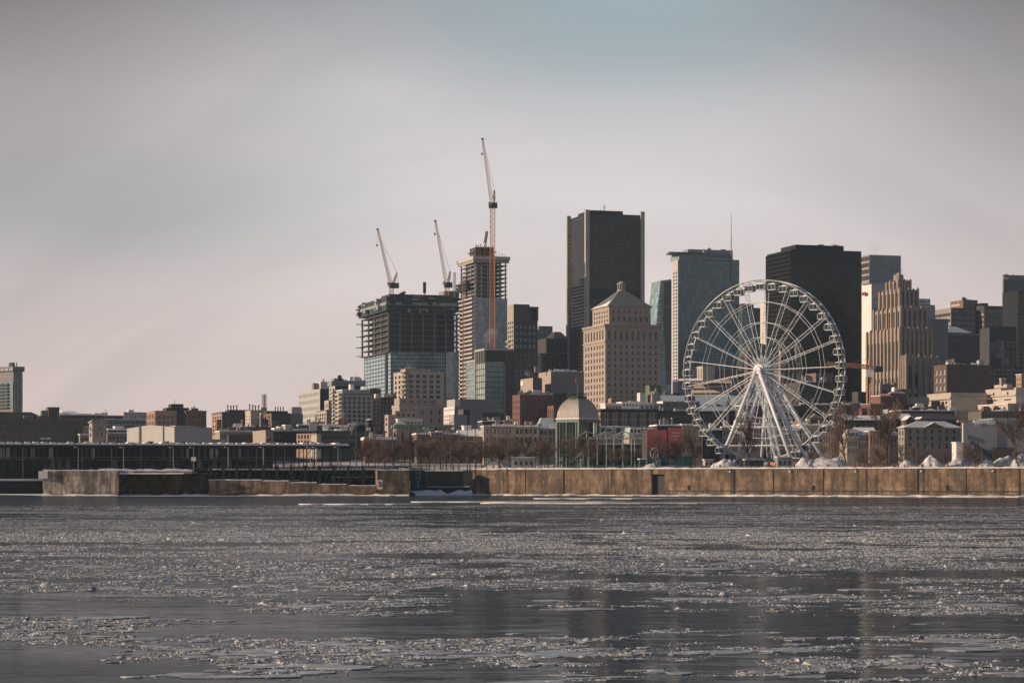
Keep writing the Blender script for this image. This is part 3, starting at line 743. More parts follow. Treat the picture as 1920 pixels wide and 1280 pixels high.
# shelf of shore ice frozen to the foot of the walls
def shore_ice(name, label, a, b, w, seed, z=.16):
    rr = random.Random(seed); a = Vector(a); b = Vector(b); d = b - a; L = d.length; d.normalize(); n_ = Vector((d.y, -d.x)); mb = MB()
    n = max(4, int(L / 2.0)); o = []
    for i in range(n + 1):
        t = i / n; c = a + d * (L * t); ww = max(.25, w * (.25 + 1.1 * mnoise.noise((c.x * .05, seed, 0)) + .4 * mnoise.noise((c.x * .3, seed, 3)) + .35))
        o.append((c - n_ * .2, c + n_ * ww * .6, c + n_ * ww, z * rr.uniform(.8, 3.2)))
    for p, q in zip(o, o[1:]):
        mb.face([(p[2].x, p[2].y, -.05), (q[2].x, q[2].y, -.05), (q[2].x, q[2].y, q[3] * .4), (p[2].x, p[2].y, p[3] * .4)])
        mb.face([(p[2].x, p[2].y, p[3] * .4), (q[2].x, q[2].y, q[3] * .4), (q[1].x, q[1].y, q[3]), (p[1].x, p[1].y, p[3])])
        mb.face([(p[1].x, p[1].y, p[3]), (q[1].x, q[1].y, q[3]), (q[0].x, q[0].y, q[3] * 1.5), (p[0].x, p[0].y, p[3] * 1.5)])
    o_ = mb.build(name, snow, None); o_['kind'] = 'stuff'; return tag(o_, label, 'ice')
shore_ice('shore_ice', 'snowy shore ice along the foot of the long quay wall', QA, QEND, 4.5, 1)
shore_ice('shore_ice', 'snowy ice fringe under the pale pier end', (L0[0], 714.8), (pL[0], 715.6), 3.0, 2)
shore_ice('shore_ice', 'snowy ice fringe under the low ramp wall', q2(226, 724), q2(768, 721), 3.5, 3)
shore_ice('shore_ice', 'heaped shore ice in the dark gate recess', q2(769, 728), q2(884, 736), 4.5, 5, .4)
mb = MB(); fr = [q2(-40, 770), q2(60, 735), q2(78, 712), q2(300, 697), q2(560, 706), q2(690, 716), q2(300, 719), q2(84, 719), q2(82, 834), q2(-60, 834)]
mb.face([(x, y, .05) for x, y in fr]); o = mb.build('ice_sheet', snow); struct(o)
for i, (p0, p1, y0, y1) in enumerate(((770, 1180, 508, 520), (900, 1430, 480, 494), (1000, 1290, 600, 612), (560, 790, 462, 470))):
    rr = random.Random(i); mb = MB(); t = []; bt = []
    for j in range(31):
        f = j / 30; px = p0 + (p1 - p0) * f; e = math.sin(math.pi * f) ** .5
        ym = (y0 + y1) / 2 + 2.5 * mnoise.noise((f * 3, i, 0)); hw = (y1 - y0) / 2 * e * (1 + .35 * mnoise.noise((f * 7, i, 5)))
        t.append(q2(px, ym + hw + .1)); bt.append(q2(px, ym - hw))
    pts = bt + t[::-1]
    mb.prism(pts, -.05, .16); o = mb.build('ice_floe', snow)
    tag(o, ['long white ice floe just off the quay wall', 'widest white ice floe drifting in mid channel', 'short white floe close under the quay wall', 'small pale floe left of the long ones'][i], 'ice floe', 'white floes off the quay')
# ------------------------------------------------------------------ the city, left to right
# --- far left
b = B('glass_tower', 'grey glass apartment tower with balconies at the left edge', 25, 1300, th=46)
bx = b.blk(-22, 25, 42, 696, wall=grey_p, front=C(9, 3, 700, 768, g=glass_teal, sm=grey_p), left=C(9, 5, 716, 768, g=glass_teal, sm=grey_p), dep=None)
bt = b.box(bx[0] - .5, bx[1] + 1.0, bx[2] - .5, bx[3], b.z(696), b.z(688), grey_p, part='crown', front=C(1, 3, 690, 695, g=glass_teal), left=C(1, 6, 690, 696, g=glass_pale), roof='parapet', lip=.4)
for i in range(8):
    mb = MB(); zz = b.z(722 + i * 6.2); mb.box(bx[0] - 1.3, bx[0] - .3, bx[2] + 4, bx[3] - 2, zz, zz + .9); mb.build('balcony', grey_d, b.o)
b.clutter(bt, 4, 3, [frame_d], 2.5)
b = B('customs_house', 'long dark greystone harbour building with paired windows behind the pier shed', -60, 950)
bx = b.blk(None, -60, 155, 798, wall=stone_d, front=[W(24, 802, 812, 1, .5, .62, st='s'), W(24, 814, 824, 1, .5, .62)], dep=26)
b2 = b.blk(None, -60, 155, 785, 798, wall=stone_d, front=[W(24, 787.5, 796.5, 1, .5, .6)], dep=26, part='attic')
b.band(bx, b.z(799.5), 1.0, .9, stone_d); b.band(b2, b.z(786.5), .8, .7, stone_d)
b3 = (b2[0], b.fx(88), b2[2] + 2, b2[3] - 2, 0, b2[5]); b.hip(b3, b.z(770.5) - b2[5], roof_d, .18)
for px in (45, 55, 72, 80):
    x = b.fx(px); mb = MB(); mb.box(x, x + 1.7, .6, 3.4, b.z(784), b.z(778)); d_ = mb.build('dormer', stone_g, b.o); m2 = MB(); m2.box(x + .3, x + 1.4, .45, .58, b.z(783), b.z(779.5)); m2.build('pane', glass, d_)
b4 = b.blk(None, 91, 111, 765, 785, wall=stone_d, iy=4, dep=10, part='stair_tower', roof='parapet'); 
b5 = b.blk(None, 78, 91, 769, 785, wall=green_c, iy=6, dep=6, part='penthouse')
for px in (75, 86):
    x = b.fx(px, -.2); m2 = MB(); m2.box(x, x + 2.0, -.3, -.05, b.z(823), b.z(819)); m2.build('white_panel', white_p, b.o)
b = B('low_block', 'low dark building with snow covered roof behind the greystone harbour building', 112, 1200)
bx = b.blk(None, 112, 192, 778, wall=grey_d, front=W(14, 780, 790, 1, .6, .5, st='p'), roof='snow', lip=1.0); b.hip((bx[0], b.fx(150), bx[2], bx[3], 0, bx[5]), 2.2, snow, .2)
b = B('hotel_block', 'blue grey block with rows of pale balcony windows and white roof huts', 172, 1230)
bx = b.blk(162, 172, 276, 786, wall=grey_b, front=[W(22, 788, 795, 1, .55, .7, fr=frame_w), W(22, 797, 812, 2, .55, .6, fr=frame_w)], roof='snow')
b1 = b.blk(None, 183, 246, 779, 786, wall=grey_d, iy=3, dep=12, part='attic', front=W(16, 780, 785.5, 1, .5, .8, st='p', fr=frame_w), roof='snow', lip=.4)
b.blk(None, 190, 202, 773, 780, wall=white_p, iy=4, dep=5, part='roof_hut'); b.blk(None, 232, 276, 774, 786, wall=grey_l, front=W(5, 775, 785, 1, .3, .5, st='p'), iy=2.5, dep=14, part='upper_storey', roof='parapet'); b.blk(None, 241, 251, 768, 774, wall=white_p, iy=5, dep=5, part='roof_hut')
mb = MB(); mb.tube((b.fx(201), 5, b.z(773)), (b.fx(201), 5, b.z(767)), .12); mb.tube((b.fx(198), 5, b.z(767.2)), (b.fx(202), 5, b.z(767.2)), .1); mb.build('mast', steel_g, b.o)
for i in range(3):
    mb = MB(); zz = b.z(796 + i * 5.5); mb.box(b.fx(190 + i * 2), b.fx(262), -.9, -.1, zz, zz + .25); mb.build('balcony', white_p, b.o)
b = B('stone_tower', 'small square stone tower with sunlit side and parapet left of the grey warehouse', 173, 930)
bx = b.blk(167, 173, 200, 790, wall=stone_g, lmat=stone_w, front=[W(1, 797, 806, 1, .3, .65, fr=frame_w), W(2, 808, 820, 1, .42, .6, m=.22, fr=frame_w)], left=W(1, 797, 820, 2, .45, .5), roof='parapet', lip=.4)
b.band(bx, bx[5] - .5, .4, .6, stone_g); b.band(bx, b.z(807), .4, .3, stone_g)
for px in (172, 180, 190):
    x = b.fx(px); mb = MB(); mb.box(x, x + .8, .2, 1.0, bx[5] + .4, b.z(786)); mb.box(x - .1, x + .9, .1, 1.1, b.z(786) + .003, b.z(786) + .2); mb.build('finial', stone_w, b.o)
b = B('low_stone_wing', 'low stone wing with snowy roof beside the small stone tower', 201, 950)
bx = b.blk(None, 201, 240, 812, wall=stone_g, front=W(5, 815, 826, 1, .5, .6), roof='snow', lip=.9); b1 = b.blk(None, 203, 240, 806, 812, wall=roof_d, iy=4, dep=8, part='attic', roof='snow', lip=.8); b.blk(None, 215, 232, 798, 806, wall=white_p, iy=6, dep=6, part='roof_hut')
b = B('low_stone_wing', 'low stone wing with snowy roof tucked left of the small stone tower', 150, 955)
bx = b.blk(None, 150, 167, 815, wall=stone_g, front=W(4, 818, 828, 1, .5, .5), roof='snow', lip=.9); b.blk(None, 152, 168, 800, 815, wall=grey_l, iy=12, dep=10, part='rear_wing', roof='snow')
# --- big grey shed
b = B('metal_warehouse', 'big windowless light grey metal warehouse with low gable end', 327, 880, th=42)
bx = b.blk(238, 327, 398, 800.5, wall=grey_l, roof='flat')
g = b.gable((bx[0], bx[1], bx[2], bx[3], 0, bx[5]), 1.1, roof_d, 'x', .1, wallm=grey_l)
for px in (262, 264.5, 307):
    y = b.ly(px); mb = MB(); mb.box(-.25, -.02, y - .3, y + .3, 0, bx[5] + .8); mb.build('downpipe', brick_b if px < 263 else frame_d, b.o)
b.blk(None, 398, 424, 823, wall=grey_l, iy=2, dep=12, part='lean_to', roof='flat')
mb = MB(); mb.box(b.fx(345), b.fx(386), 6, 16, bx[5] + .01, bx[5] + .7); mb.build('roof_snow', snow, b.o)
# --- brown brick blocks
b = B('brick_loft', 'brown brick loft block with stepped dark rooftop and sunlit arcaded end', 291, 1150)
bx = b.blk(275, 291, 331, 771, wall=brick_b, lmat=brick_o, front=W(4, 776, 797, 2, .5, .42, m=.1), left=[W(5, 774, 785, 1, .5, .75), W(5, 787, 797, 1, .5, .7)], roof='parapet', lip=.4)
b.blk(None, 331, 348, 771.5, wall=grey_d, iy=2.0, dep=12, part='stair_bay'); b1 = b.blk(None, 348, 387, 771, wall=brick_b, front=W(5, 776, 797, 2, .5, .42, m=.1), dep=26, part='wing', roof='parapet', lip=.4)
b2 = b.blk(305, 312, 355, 764, 771, wall=grey_d, iy=5, dep=None, part='penthouse'); b3 = b.blk(None, 321, 344, 757, 764, wall=grey_d, iy=7, dep=10, part='lift_house'); b.blk(None, 362, 372, 765, 771, wall=brick_d, iy=5, dep=5, part='roof_hut')
b.band(bx, b.z(786), .5, .4, brick_o, 'string_course'); mb = MB(); mb.tube((b.fx(327, 8), 8, b.z(757)), (b.fx(327, 8), 8, b.z(746)), .1); mb.build('mast', frame_d, b.o)
b.clutter(b1, 5, 8)
b = B('brick_warehouse', 'dark aubergine walled warehouse with sunlit brick end and roof vents', 416, 1120)
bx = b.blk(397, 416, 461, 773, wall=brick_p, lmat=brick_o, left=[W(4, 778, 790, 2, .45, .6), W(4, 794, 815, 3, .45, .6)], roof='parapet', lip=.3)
mb = MB(); mb.box(-2.2, -.004, 1.2, 4.2, 0, b.z(786)); mb.build('corner_pier', brick_b, b.o)
b1 = b.blk(None, 430, 490, 768, 773, wall=grey_d, iy=7, dep=12, part='penthouse', front=W(8, 769, 772, 1, .6, .5, st='p'))
for px, py in ((427, 760), (433, 761), (438, 760.5), (444, 760), (468, 758), (474, 759), (479, 760), (485, 759.5)):
    x = b.fx(px, 8); mb = MB(); mb.tube((x, 8, b.z(770)), (x, 8, b.z(py)), .3, .3, 6, 0, True); mb.tube((x, 8, b.z(py)), (x, 8, b.z(py) + .5), .5, .45, 6, 0, True); mb.build('flue', frame_d, b.o)
b = B('stair_tower', 'pale sunlit stair tower standing between the dark warehouses', 470, 1090)
bx = b.blk(460, 470, 487, 771, wall=stone_g, lmat=stone_l, left=W(2, 776, 795, 3, .3, .4), roof='parapet'); b.clutter(bx, 3, 2, [steel_g], 2)
mb = MB()
for i in range(5): x = b.fx(481 + i * 4, -6); mb.tube((x, -6, 0), (x, -6, b.z(784)), .3, None, 6)
mb.build('pipes', frame_d, b.o, kind='stuff'); mb = MB(); mb.box(b.fx(494, -6), b.fx(503, -6), -6, -2, 0, b.z(786)); mb.build('silo', green_d, b.o)
b = B('brick_warehouse', 'dark windowless warehouse with grey wing right of the thin chimney mast', 509, 1110)
bx = b.blk(488, 509, 545, 774, wall=brick_p, lmat=brick_b, left=W(3, 778, 800, 3, .3, .6), roof='flat'); b1 = b.blk(None, 545, 568, 775, wall=grey_p, dep=16, part='wing'); b.unit(b1, .2, .2, 5, 4, 3, grey_l)
b.blk(None, 500, 540, 770, 774, wall=grey_d, iy=8, dep=8, part='penthouse')
for px in (516, 521, 526, 531): x = b.fx(px, 8); mb = MB(); mb.tube((x, 8, b.z(770)), (x, 8, b.z(761)), .28, .28, 6, 0, True); mb.build('flue', frame_d, b.o)
c = empty('lattice_chimney', (U(495) * 1130, 1130, gz(1130))); tag(c, 'pale slender lattice chimney mast rising over the brick warehouses', 'mast')
mb = MB(); zz = ZAT(764, 1130) - gz(1130); lattice(mb, (0, 0, zz), (0, 0, ZAT(739, 1130) - gz(1130)), 1.6, 1.6, 8, .12); mb.box(-.6, .6, -.6, .6, zz, ZAT(739, 1130) - gz(1130)); mb.build('lattice_shaft', grey_l, c)
mb = MB(); mb.box(-1.3, 1.3, -1.3, 1.3, 0, zz); mb.build('base_shaft', brick_b, c)
# --- low rooftops between the shed and the brick blocks
b = B('low_tan_building', 'low tan building with snow dusted flat roof right of the grey warehouse', 412, 960)
bx = b.blk(404, 412, 476, 809, wall=stone_w, roof='snow', lip=.8, front=W(12, 812, 820, 1, .5, .6)); b.blk(None, 429, 474, 815, wall=grey_d, iy=-6, dep=5, part='front_wing', roof='flat'); b.clutter(bx, 9, 4, None, 2); mb = MB(); mb.tube((b.fx(412, 3), 3, bx[5]), (b.fx(418, 3), 3, bx[5] + .2), 1.2, 1.2, 8, 0, True); mb.build('roof_tank', steel_g, b.o)
b.blk(None, 446, 456, 800, 809, wall=brick_r, iy=3, dep=4, part='brick_hut')
b = B('tan_box_building', 'tan brick box with a small yellow and red shop sign', 498, 930)
bx = b.blk(474, 498, 513, 807, wall=stone_g, lmat=stone_w, roof='parapet', lip=.3)
mb = MB(); mb.box(b.fx(499.5), b.fx(509), -.35, -.05, b.z(826), b.z(822.2)); mb.build('sign_red', plain('sign red', (.28, .035, .03)), b.o); mb = MB(); mb.box(b.fx(499.5), b.fx(509), -.35, -.05, b.z(822), b.z(818.6)); mb.build('sign_yellow', plain('sign yellow', (.55, .33, .06)), b.o)
b = B('dark_row', 'long dark brown row with flat snowy roof and skylights', 507, 945)
bx = b.blk(None, 507, 592, 808, wall=brick_d, front=W(14, 813, 826, 1, .55, .6), roof='snow', lip=.4)
for a, c_, h in ((515, 530, 804.5), (524, 548, 801), (535, 545, 797.5), (550, 575, 805)): b.blk(None, a, c_, h, 808, wall=grey_l, iy=3 + a % 5, dep=6, part='skylight', roof='snow', lip=.5)
b = B('brick_arcade', 'sunlit orange brick arcade with tall windows behind the pier shed', 594, 900, th=40)
bx = b.blk(556, 594, 601, 812, wall=brick_b, lmat=brick_o, left=[W(6, 813.5, 822, 1, .62, .85, st='m'), W(6, 823.5, 830, 1, .6, .7)]); b.blk(None, 594, 602, 815, wall=stone_l, iy=-4, dep=4, part='porch')
b = B('green_glass_hall', 'long dark green glazed hall with cornice behind the bare trees', 592, 920, th=6)
bx = b.blk(None, 592, 722, 807, wall=green_d, front=C(2, 26, 810, 832, .22, glass_dark, green_d, green_d, .2)); b.band(bx, bx[5] - .9, .7, .7, green_d)
b1 = b.blk(None, 615, 655, 800, 807, wall=brick_b, iy=8, dep=8, part='roof_storey', roof='snow', front=W(6, 801, 806, 1, .3, .5), lip=.6); b2 = b.blk(None, 645, 651, 779, 807, wall=brick_b, iy=10, dep=4, part='chimney'); b.blk(None, 634, 640, 786, 800, wall=brick_r, iy=9, dep=3, part='chimney')
mb = MB(); x = b.fx(692, 10); mb.tube((x, 10, b.z(806)), (x, 10, b.z(786)), 1.6, 1.6, 14, 0, True); t = mb.build('water_tank', frame_d, b.o, True); mb = MB(); mb.tube((x, 10, b.z(786) + .01), (x, 10, b.z(783)), 1.75, .2, 14, 0, True); mb.build('tank_snow', snow, t)
b.blk(None, 655, 686, 796, 807, wall=roof_d, iy=12, dep=6, part='plant_room', roof='snow'); b.blk(None, 580, 594, 792, 807, wall=grey_l, iy=5, dep=6, part='white_hut'); b.clutter(bx, 8, 14)
# --- mid left group
b = B('grey_office', 'pale grey office slab with six rows of windows and white roof plant', 600, 1230)
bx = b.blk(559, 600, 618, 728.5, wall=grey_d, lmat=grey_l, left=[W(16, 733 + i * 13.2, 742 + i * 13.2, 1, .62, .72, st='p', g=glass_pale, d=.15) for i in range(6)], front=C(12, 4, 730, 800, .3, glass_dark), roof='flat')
b.blk(None, 588, 600, 718, 729, wall=stone_g, iy=12, dep=5, part='cooling_tower'); b1 = b.blk(597, 601, 620, 716, 729, wall=white_p, iy=9, dep=8, part='plant_screen'); b.clutter(b1, 4, 6, [frame_d, steel_g], 3)
b.blk(None, 546, 559, 764, wall=grey_l, iy=3, dep=10, part='annex')
b = B('beige_flats', 'sunlit beige flats with tall windows below the grey office slab', 612, 1150)
bx = b.blk(594, 612, 622, 769, wall=grey_p, lmat=stone_l, left=[W(4, 773, 800, 4, .6, .66, st='m')], roof='parapet', lip=.3); b.blk(605, 616, 622, 750, wall=stone_l, iy=6, dep=10, part='rear_block', left=W(3, 755, 765, 1, .4, .7))
b = B('teal_condo', 'dark teal condominium tower with stacked pale balconies', 628, 1180)
bx = b.blk(617, 628, 676, 723, wall=teal_m, lmat=grey_l, left=[W(2, 726, 798, 9, .6, .62, st='p')], front=C(11, 8, 728, 800, .3, glass_dark, teal_m, teal_m))
b1 = b.blk(619, 622, 657, 714, 723, wall=grey_b, iy=5, dep=10, part='penthouse', front=W(4, 716, 722, 1, .7, .6, st='p', m=.2)); b.blk(None, 626, 644, 709, 714, wall=grey_b, iy=7, dep=6, part='plant_box'); b2 = b.blk(None, 650, 686, 713.5, 723, wall=grey_l, iy=9, dep=10, part='upper_block'); b.clutter(b1, 3, 5, [frame_d]); b.clutter(b2, 5, 15, [frame_d, white_p])
for i in range(9):
    mb = MB(); zz = b.z(735 + i * 7.3); mb.box(-1.4, 1.2, -1.3, bx[3] * .5, zz, zz + .9); mb.build('balcony', grey_l, b.o)
b = B('stone_condo', 'grey stone condominium with four columns of windows and corner balconies', 640, 1140)
bx = b.blk(632, 640, 698, 740, wall=stone_g, lmat=stone_l, front=[W(6, 742, 800, 7, .62, .62, st='m', m=.03)], left=[W(2, 742, 800, 7, .7, .5, st='p')])
b1 = b.blk(634, 642, 694, 731.5, 740, wall=grey_b, iy=2, dep=14, part='top_storey', front=C(1, 12, 733, 739, .2, glass_blue), roof='snow', lip=.4)
for i in range(8):
    mb = MB(); zz = b.z(741 + i * 7.6); mb.box(-1.5, 1.0, -1.4, bx[3] * .8, zz, zz + 1.0); mb.build('balcony', stone_l, b.o)
b.blk(None, 657, 664, 720, 731, wall=white_p, iy=6, dep=4, part='roof_stair')
b = B('dark_condo', 'dark slate clad block stepping down beside the stone condominium', 698, 1160)
bx = b.blk(690, 698, 714, 746, wall=stone_g, front=W(2, 750, 800, 7, .5, .6, st='c')); b1 = b.blk(None, 714, 737, 744, wall=grey_d, dep=15, part='wing', front=W(3, 748, 800, 7, .6, .5, st='c', g=glass_teal)); b.blk(None, 694, 714, 728, 745, wall=teal_m, iy=6, dep=9, part='upper_block', front=C(3, 6, 730, 744, .3, glass_dark)); b.blk(None, 704, 711, 738, 746, wall=white_p, iy=2, dep=3, part='roof_hut'); b.blk(None, 725, 737, 739, 744, wall=grey_l, iy=4, dep=5, part='roof_unit')
# --- towers under construction
def open_floors(b, x0, x1, y0, y1, zs, mat, nx, ny, sl=.35, colw=.7, edge=None):
    """bare floor slabs, each its own piece, on columns"""
    for z in zs:
        mb = MB(); e = random.uniform(-.25, .35)
        mb.box(x0 - e, x1 + .2, y0 - e, y1, z, z + sl); mb.build('floor_slab', mat, b.o)
    for i in range(nx + 1):
        for j in range(ny + 1):
            if 0 < i < nx and 0 < j < ny: continue
            mb = MB(); x = x0 + .5 + (x1 - x0 - 1 - colw) * i / nx; y = y0 + .5 + (y1 - y0 - 1 - colw) * j / ny
            mb.box(x, x + colw, y, y + colw, zs[0], zs[-1] - .002); mb.build('column', mat, b.o)
conc_d = wall_mat('shaded site concrete', (.125, .125, .125))  # darker copy of the raw concrete, shade put into its colour
b = B('construction_block', 'wide unfinished tower with bare floors, glass half climbed, two cranes on top', 727, 1500)
x0, x1, y1 = 0.0, b.fx(860), b.ly(676)
zs = [b.z(y) for y in np.linspace(660, 587, 8)]; zg = b.z(658)
open_floors(b, x0, x1, 0, y1, zs, conc_d, 6, 4, .45, 1.0)
g1 = b.box(x0 + 2.5, x1, 1.2, y1 - 1, 0, zg, grey_p, part='glazed_base', front=C(12, 26, 658, 745, .22, glass_teal, teal_m, teal_m, .15), left=C(12, 9, 658, 745, .22, glass_blue, teal_m, grey_b, .2))
mb = MB(); mb.box(b.fx(731, 5), b.fx(822, 5), 5, y1 * .72, 0, b.z(562)); mb.build('concrete_core', grey_d, b.o); mb = MB(); mb.box(b.fx(838, 6), x1 - 1.5, 6, y1 * .6, 0, b.z(562)); mb.build('stair_core', grey_d, b.o)
mb = MB(); mb.box(b.fx(836), x1, -.3, -.02, b.z(745), b.z(658)); mb.build('corner_glazing', glass_blue, b.o)
mb = MB(); mb.box(-1.2, -.1, -.6, 2.3, 0, zs[0]); mb.build('corner_shaft', frame_d, b.o)
for i, (za, zb, e, mt) in enumerate(((582, 572, 1.2, teal_m), (571.5, 566, 1.6, grey_b), (565.5, 556, 1.0, teal_m))):
    mb = MB(); mb.box(x0 - e, x1 + .3, -e, y1 + e, b.z(za), b.z(zb)); mb.build('screen_band', mt, b.o)
rr = random.Random(4); dark_screen = wall_mat('dark site screen', (.028, .038, .042), var=.3)
for i in range(40):
    x = rr.uniform(0, x1 - 4); zz = b.z(rr.choice((585, 578, 570, 562, 557))); mb = MB(); w = rr.uniform(2, 6); mb.box(x, x + w, -rr.uniform(1.2, 2.6), -.3, zz, zz + rr.uniform(.6, 2.4)); mb.build('screen_panel', rr.choice((dark_screen, dark_screen, grey_b, teal_m)), b.o)
for i in range(14):
    y = rr.uniform(0, y1); zz = b.z(rr.choice((562, 568, 578))); mb = MB(); w = rr.uniform(2, 5); mb.box(-rr.uniform(2, 4.5), -.5, y, y + w, zz, zz + rr.uniform(.8, 2.6)); mb.build('screen_panel', rr.choice((grey_b, teal_m, conc_l)), b.o)
t = b.blk(722, 730, 833, 551, 556, wall=grey_d, iy=6, dep=22, part='top_deck'); mb = MB(); mb.box(b.fx(731, 7), b.fx(828, 7), 7, 26, b.z(557), b.z(551)); mb.build('formwork', grey_d, b.o)
b.blk(None, 833, 861, 545, 557, wall=grey_b, iy=7, dep=14, part='hoist_house')
mb = MB(); x = b.fx(796, 8); mb.tube((x, 8, b.z(551)), (x, 8, b.z(546)), .3, None, 6); mb.box(x - .9, x + .9, 7.4, 8.6, b.z(546), b.z(525)); mb.build('placing_boom', frame_d, b.o)
mb = MB(); x = b.fx(749, 8); mb.tube((x, 8, b.z(550)), (b.fx(760, 8), 8, b.z(545)), .9, .9, 4, 0, True); mb.build('folded_boom', frame_d, b.o)
for y in (595, 620, 641, 658): mb = MB(); zz = b.z(y); mb.box(-3.5, 2, y1 - 4, y1 - 1, zz, zz + .4); mb.build('loading_platform', frame_d if y < 650 else orange_m, b.o)
b = B('construction_tower', 'slim unfinished tower with bare concrete floors above blue glass and a tall crane', 890, 1480)
x0, x1, y1 = 0.0, b.fx(951), b.ly(862)
zs = [b.z(y) for y in np.linspace(750, 489, 34)]
zl = [z for z in zs if z > b.z(562)]
open_floors(b, 0, x1, 0, y1, zl, conc, 5, 3, .4, .8)
core = MB(); core.box(b.fx(897), b.fx(932), 4, y1 * .6, 0, b.z(482)); core.build('concrete_core', conc_d, b.o)
gb = b.box(0, x1, 0, y1, 0, b.z(558), grey_p, part='glazed_shaft', front=C(22, 12, 558, 745, .12, glass_blue, grey_b, grey_b, .12), left=None, lmat=grey_d)
for z in [z for z in zs if z < b.z(560)]:
    mb = MB(); mb.box(-1.7, -.01, .3, y1 + .4, z, z + 1.0); mb.build('balcony', conc_l, b.o)
mb = MB(); mb.box(-1.6, x1 + 1.6, -1.6, y1 + 1.6, b.z(486.5), b.z(480)); mb.build('top_deck', conc_l, b.o)
mb = MB(); mb.box(-1.0, x1 + 1.0, -1.0, -.4, b.z(492), b.z(487)); mb.box(-1.0, -.4, -1.0, y1, b.z(492), b.z(487)); mb.build('edge_screen', conc, b.o)
c2 = b.blk(884, 892, 926, 463, 480, wall=grey_d, iy=5, dep=14, part='core_formwork'); 
for i in range(9):
    mb = MB(); xx = c2[0] + (c2[1] - c2[0]) * i / 9; mb.box(xx, xx + .5, 4.4, 4.9, c2[4], c2[5] + random.uniform(.5, 2)); mb.build('formwork_post', orange_m if i % 3 else frame_d, b.o)
mb = MB(); mb.box(c2[0] - 1.5, c2[1] + 1.5, 3.6, 19.5, b.z(471), b.z(469.5)); mb.build('formwork_deck', brick_r, b.o)
mb = MB(); x = b.fx(911, 6); mb.tube((x, 6, b.z(463)), (x, 6, b.z(452)), .4); mb.tube((b.fx(909.5, 6), 6, b.z(453)), (b.fx(913, 6), 6, b.z(431)), 1.0, .9, 4, 0, True); mb.build('placing_boom', frame_d, b.o)
for i in range(12):
    xx = x1 * i / 12; mb = MB(); mb.tube((xx, -1.4, b.z(480)), (xx, -1.4, b.z(480) + random.uniform(1.2, 3.5)), .13); mb.build('deck_post', frame_d, b.o)
hoist = MB(); lattice(hoist, (-1.6, y1 * .55, 0), (-1.6, y1 * .55, b.z(512)), 1.5, 1.5, 60, .16); hoist.build('hoist_mast', plain('rusty hoist', (.30, .17, .11), .7), b.o)
hoist = MB(); lattice(hoist, (-2.0, y1 * 1.15, 0), (-2.0, y1 * 1.15, b.z(500)), 1.2, 1.2, 40, .12); hoist.build('hoist_mast', steel_g, b.o)
for y in (530, 536, 541): mb = MB(); zz = b.z(y); mb.box(-2.6, 2.0, y1 * .3, y1 + 1, zz, zz + 1.3); mb.build('work_platform', frame_d, b.o)
# --- in front of the construction towers
b = B('stone_apartments', 'beige stone apartment block with bay windows in front of the unfinished block', 760, 1150)
bx = b.blk(738, 760, 832, 697, wall=stone_g, lmat=stone_l, front=W(5, 700, 748, 5, .62, .62, st='m', m=.06), left=W(3, 700, 748, 5, .5, .6, st='m'), roof='parapet', lip=.3)
b.blk(755, 760, 800, 691, 698, wall=stone_w, iy=4, dep=10, part='penthouse'); mb = MB(); mb.box(b.fx(761, 4), b.fx(779, 4), 4, 5, b.z(689), b.z(687.8)); mb.tube((b.fx(768, 4), 4.3, b.z(691)), (b.fx(768, 4), 4.3, b.z(685)), .15); mb.build('roof_frame', steel_w, b.o)
for i in range(6):
    mb = MB(); zz = b.z(700 + i * 8); mb.tube((0, 1.0, zz), (0, 1.0, zz + .8), 2.4, 2.4, 12, 0, True); mb.build('balcony', stone_g, b.o)
b.blk(None, 806, 826, 693, 698, wall=grey_p, iy=5, dep=5, part='roof_hut')
b = B('deco_block', 'stepped buff stone block with sunlit terraces and slit windows', 749, 1080)
bx = b.blk(735, 749, 836, 760, wall=stone_g, lmat=stone_w, front=W(5, 764, 795, 2, .16, .6, st='p'), left=W(1, 770, 800, 1, .2, .5), roof='parapet', lip=.4)
b1 = b.blk(736, 749, 820, 746, 760, wall=stone_g, lmat=stone_w, iy=2.5, dep=10, part='upper_block', front=W(5, 749, 757, 1, .4, .45, st='p'))
b2 = b.blk(726, 741, 782, 770, wall=stone_g, lmat=stone_w, iy=-4, dep=4.0, part='terrace', front=W(4, 773, 782, 1, .45, .55, st='p')); b.blk(722, 728, 745, 777, wall=stone_g, lmat=stone_w, iy=-7.5, dep=7, part='bay', left=W(1, 781, 800, 2, .4, .5, st='p'))
b.band(bx, b.z(763.5), .5, .25, stone_l, 'string_course')
b = B('stone_hall', 'stone hall with long green copper cornice behind the bare trees', 743, 930, th=8)
bx = b.blk(737, 743, 846, 800, wall=stone_g, lmat=stone_w, front=W(6, 806, 832, 1, .35, .72, st='c'), left=W(1, 806, 825, 2, .4, .5)); b.band(bx, bx[5] - .3, 1.2, .9, green_c); b.blk(None, 746, 792, 787, 795.5, wall=white_p, iy=5, dep=8, part='roof_lantern', roof='snow', front=W(6, 790, 795, 1, .6, .6, st='p')); b.hip((bx[0], b.fx(760), 1, 6, 0, bx[5] + 1), b.z(790) - bx[5] - 1, stone_l, .2)
for px in (792, 812): x = b.fx(px); mb = MB(); mb.box(x, x + 2.6, -.8, -.02, 0, b.z(803)); mb.build('pilaster', stone_w if px < 800 else brick_o, b.o)
b = B('grey_theatre', 'blank grey clad hall with pale ornate end wall and dark recess', 852, 1050)
bx = b.blk(832, 852, 938, 762, wall=grey_p, lmat=white_p, left=[W(5, 764, 771, 1, .4, .6, st='p'), W(5, 775, 796, 3, .45, .6)]); b1 = b.blk(None, 862, 934, 748, 762, wall=grey_p, dep=18, part='fly_tower', roof='flat'); b.blk(None, 853, 862, 748, 762, wall=grey_l, iy=.5, dep=14, part='white_corner')
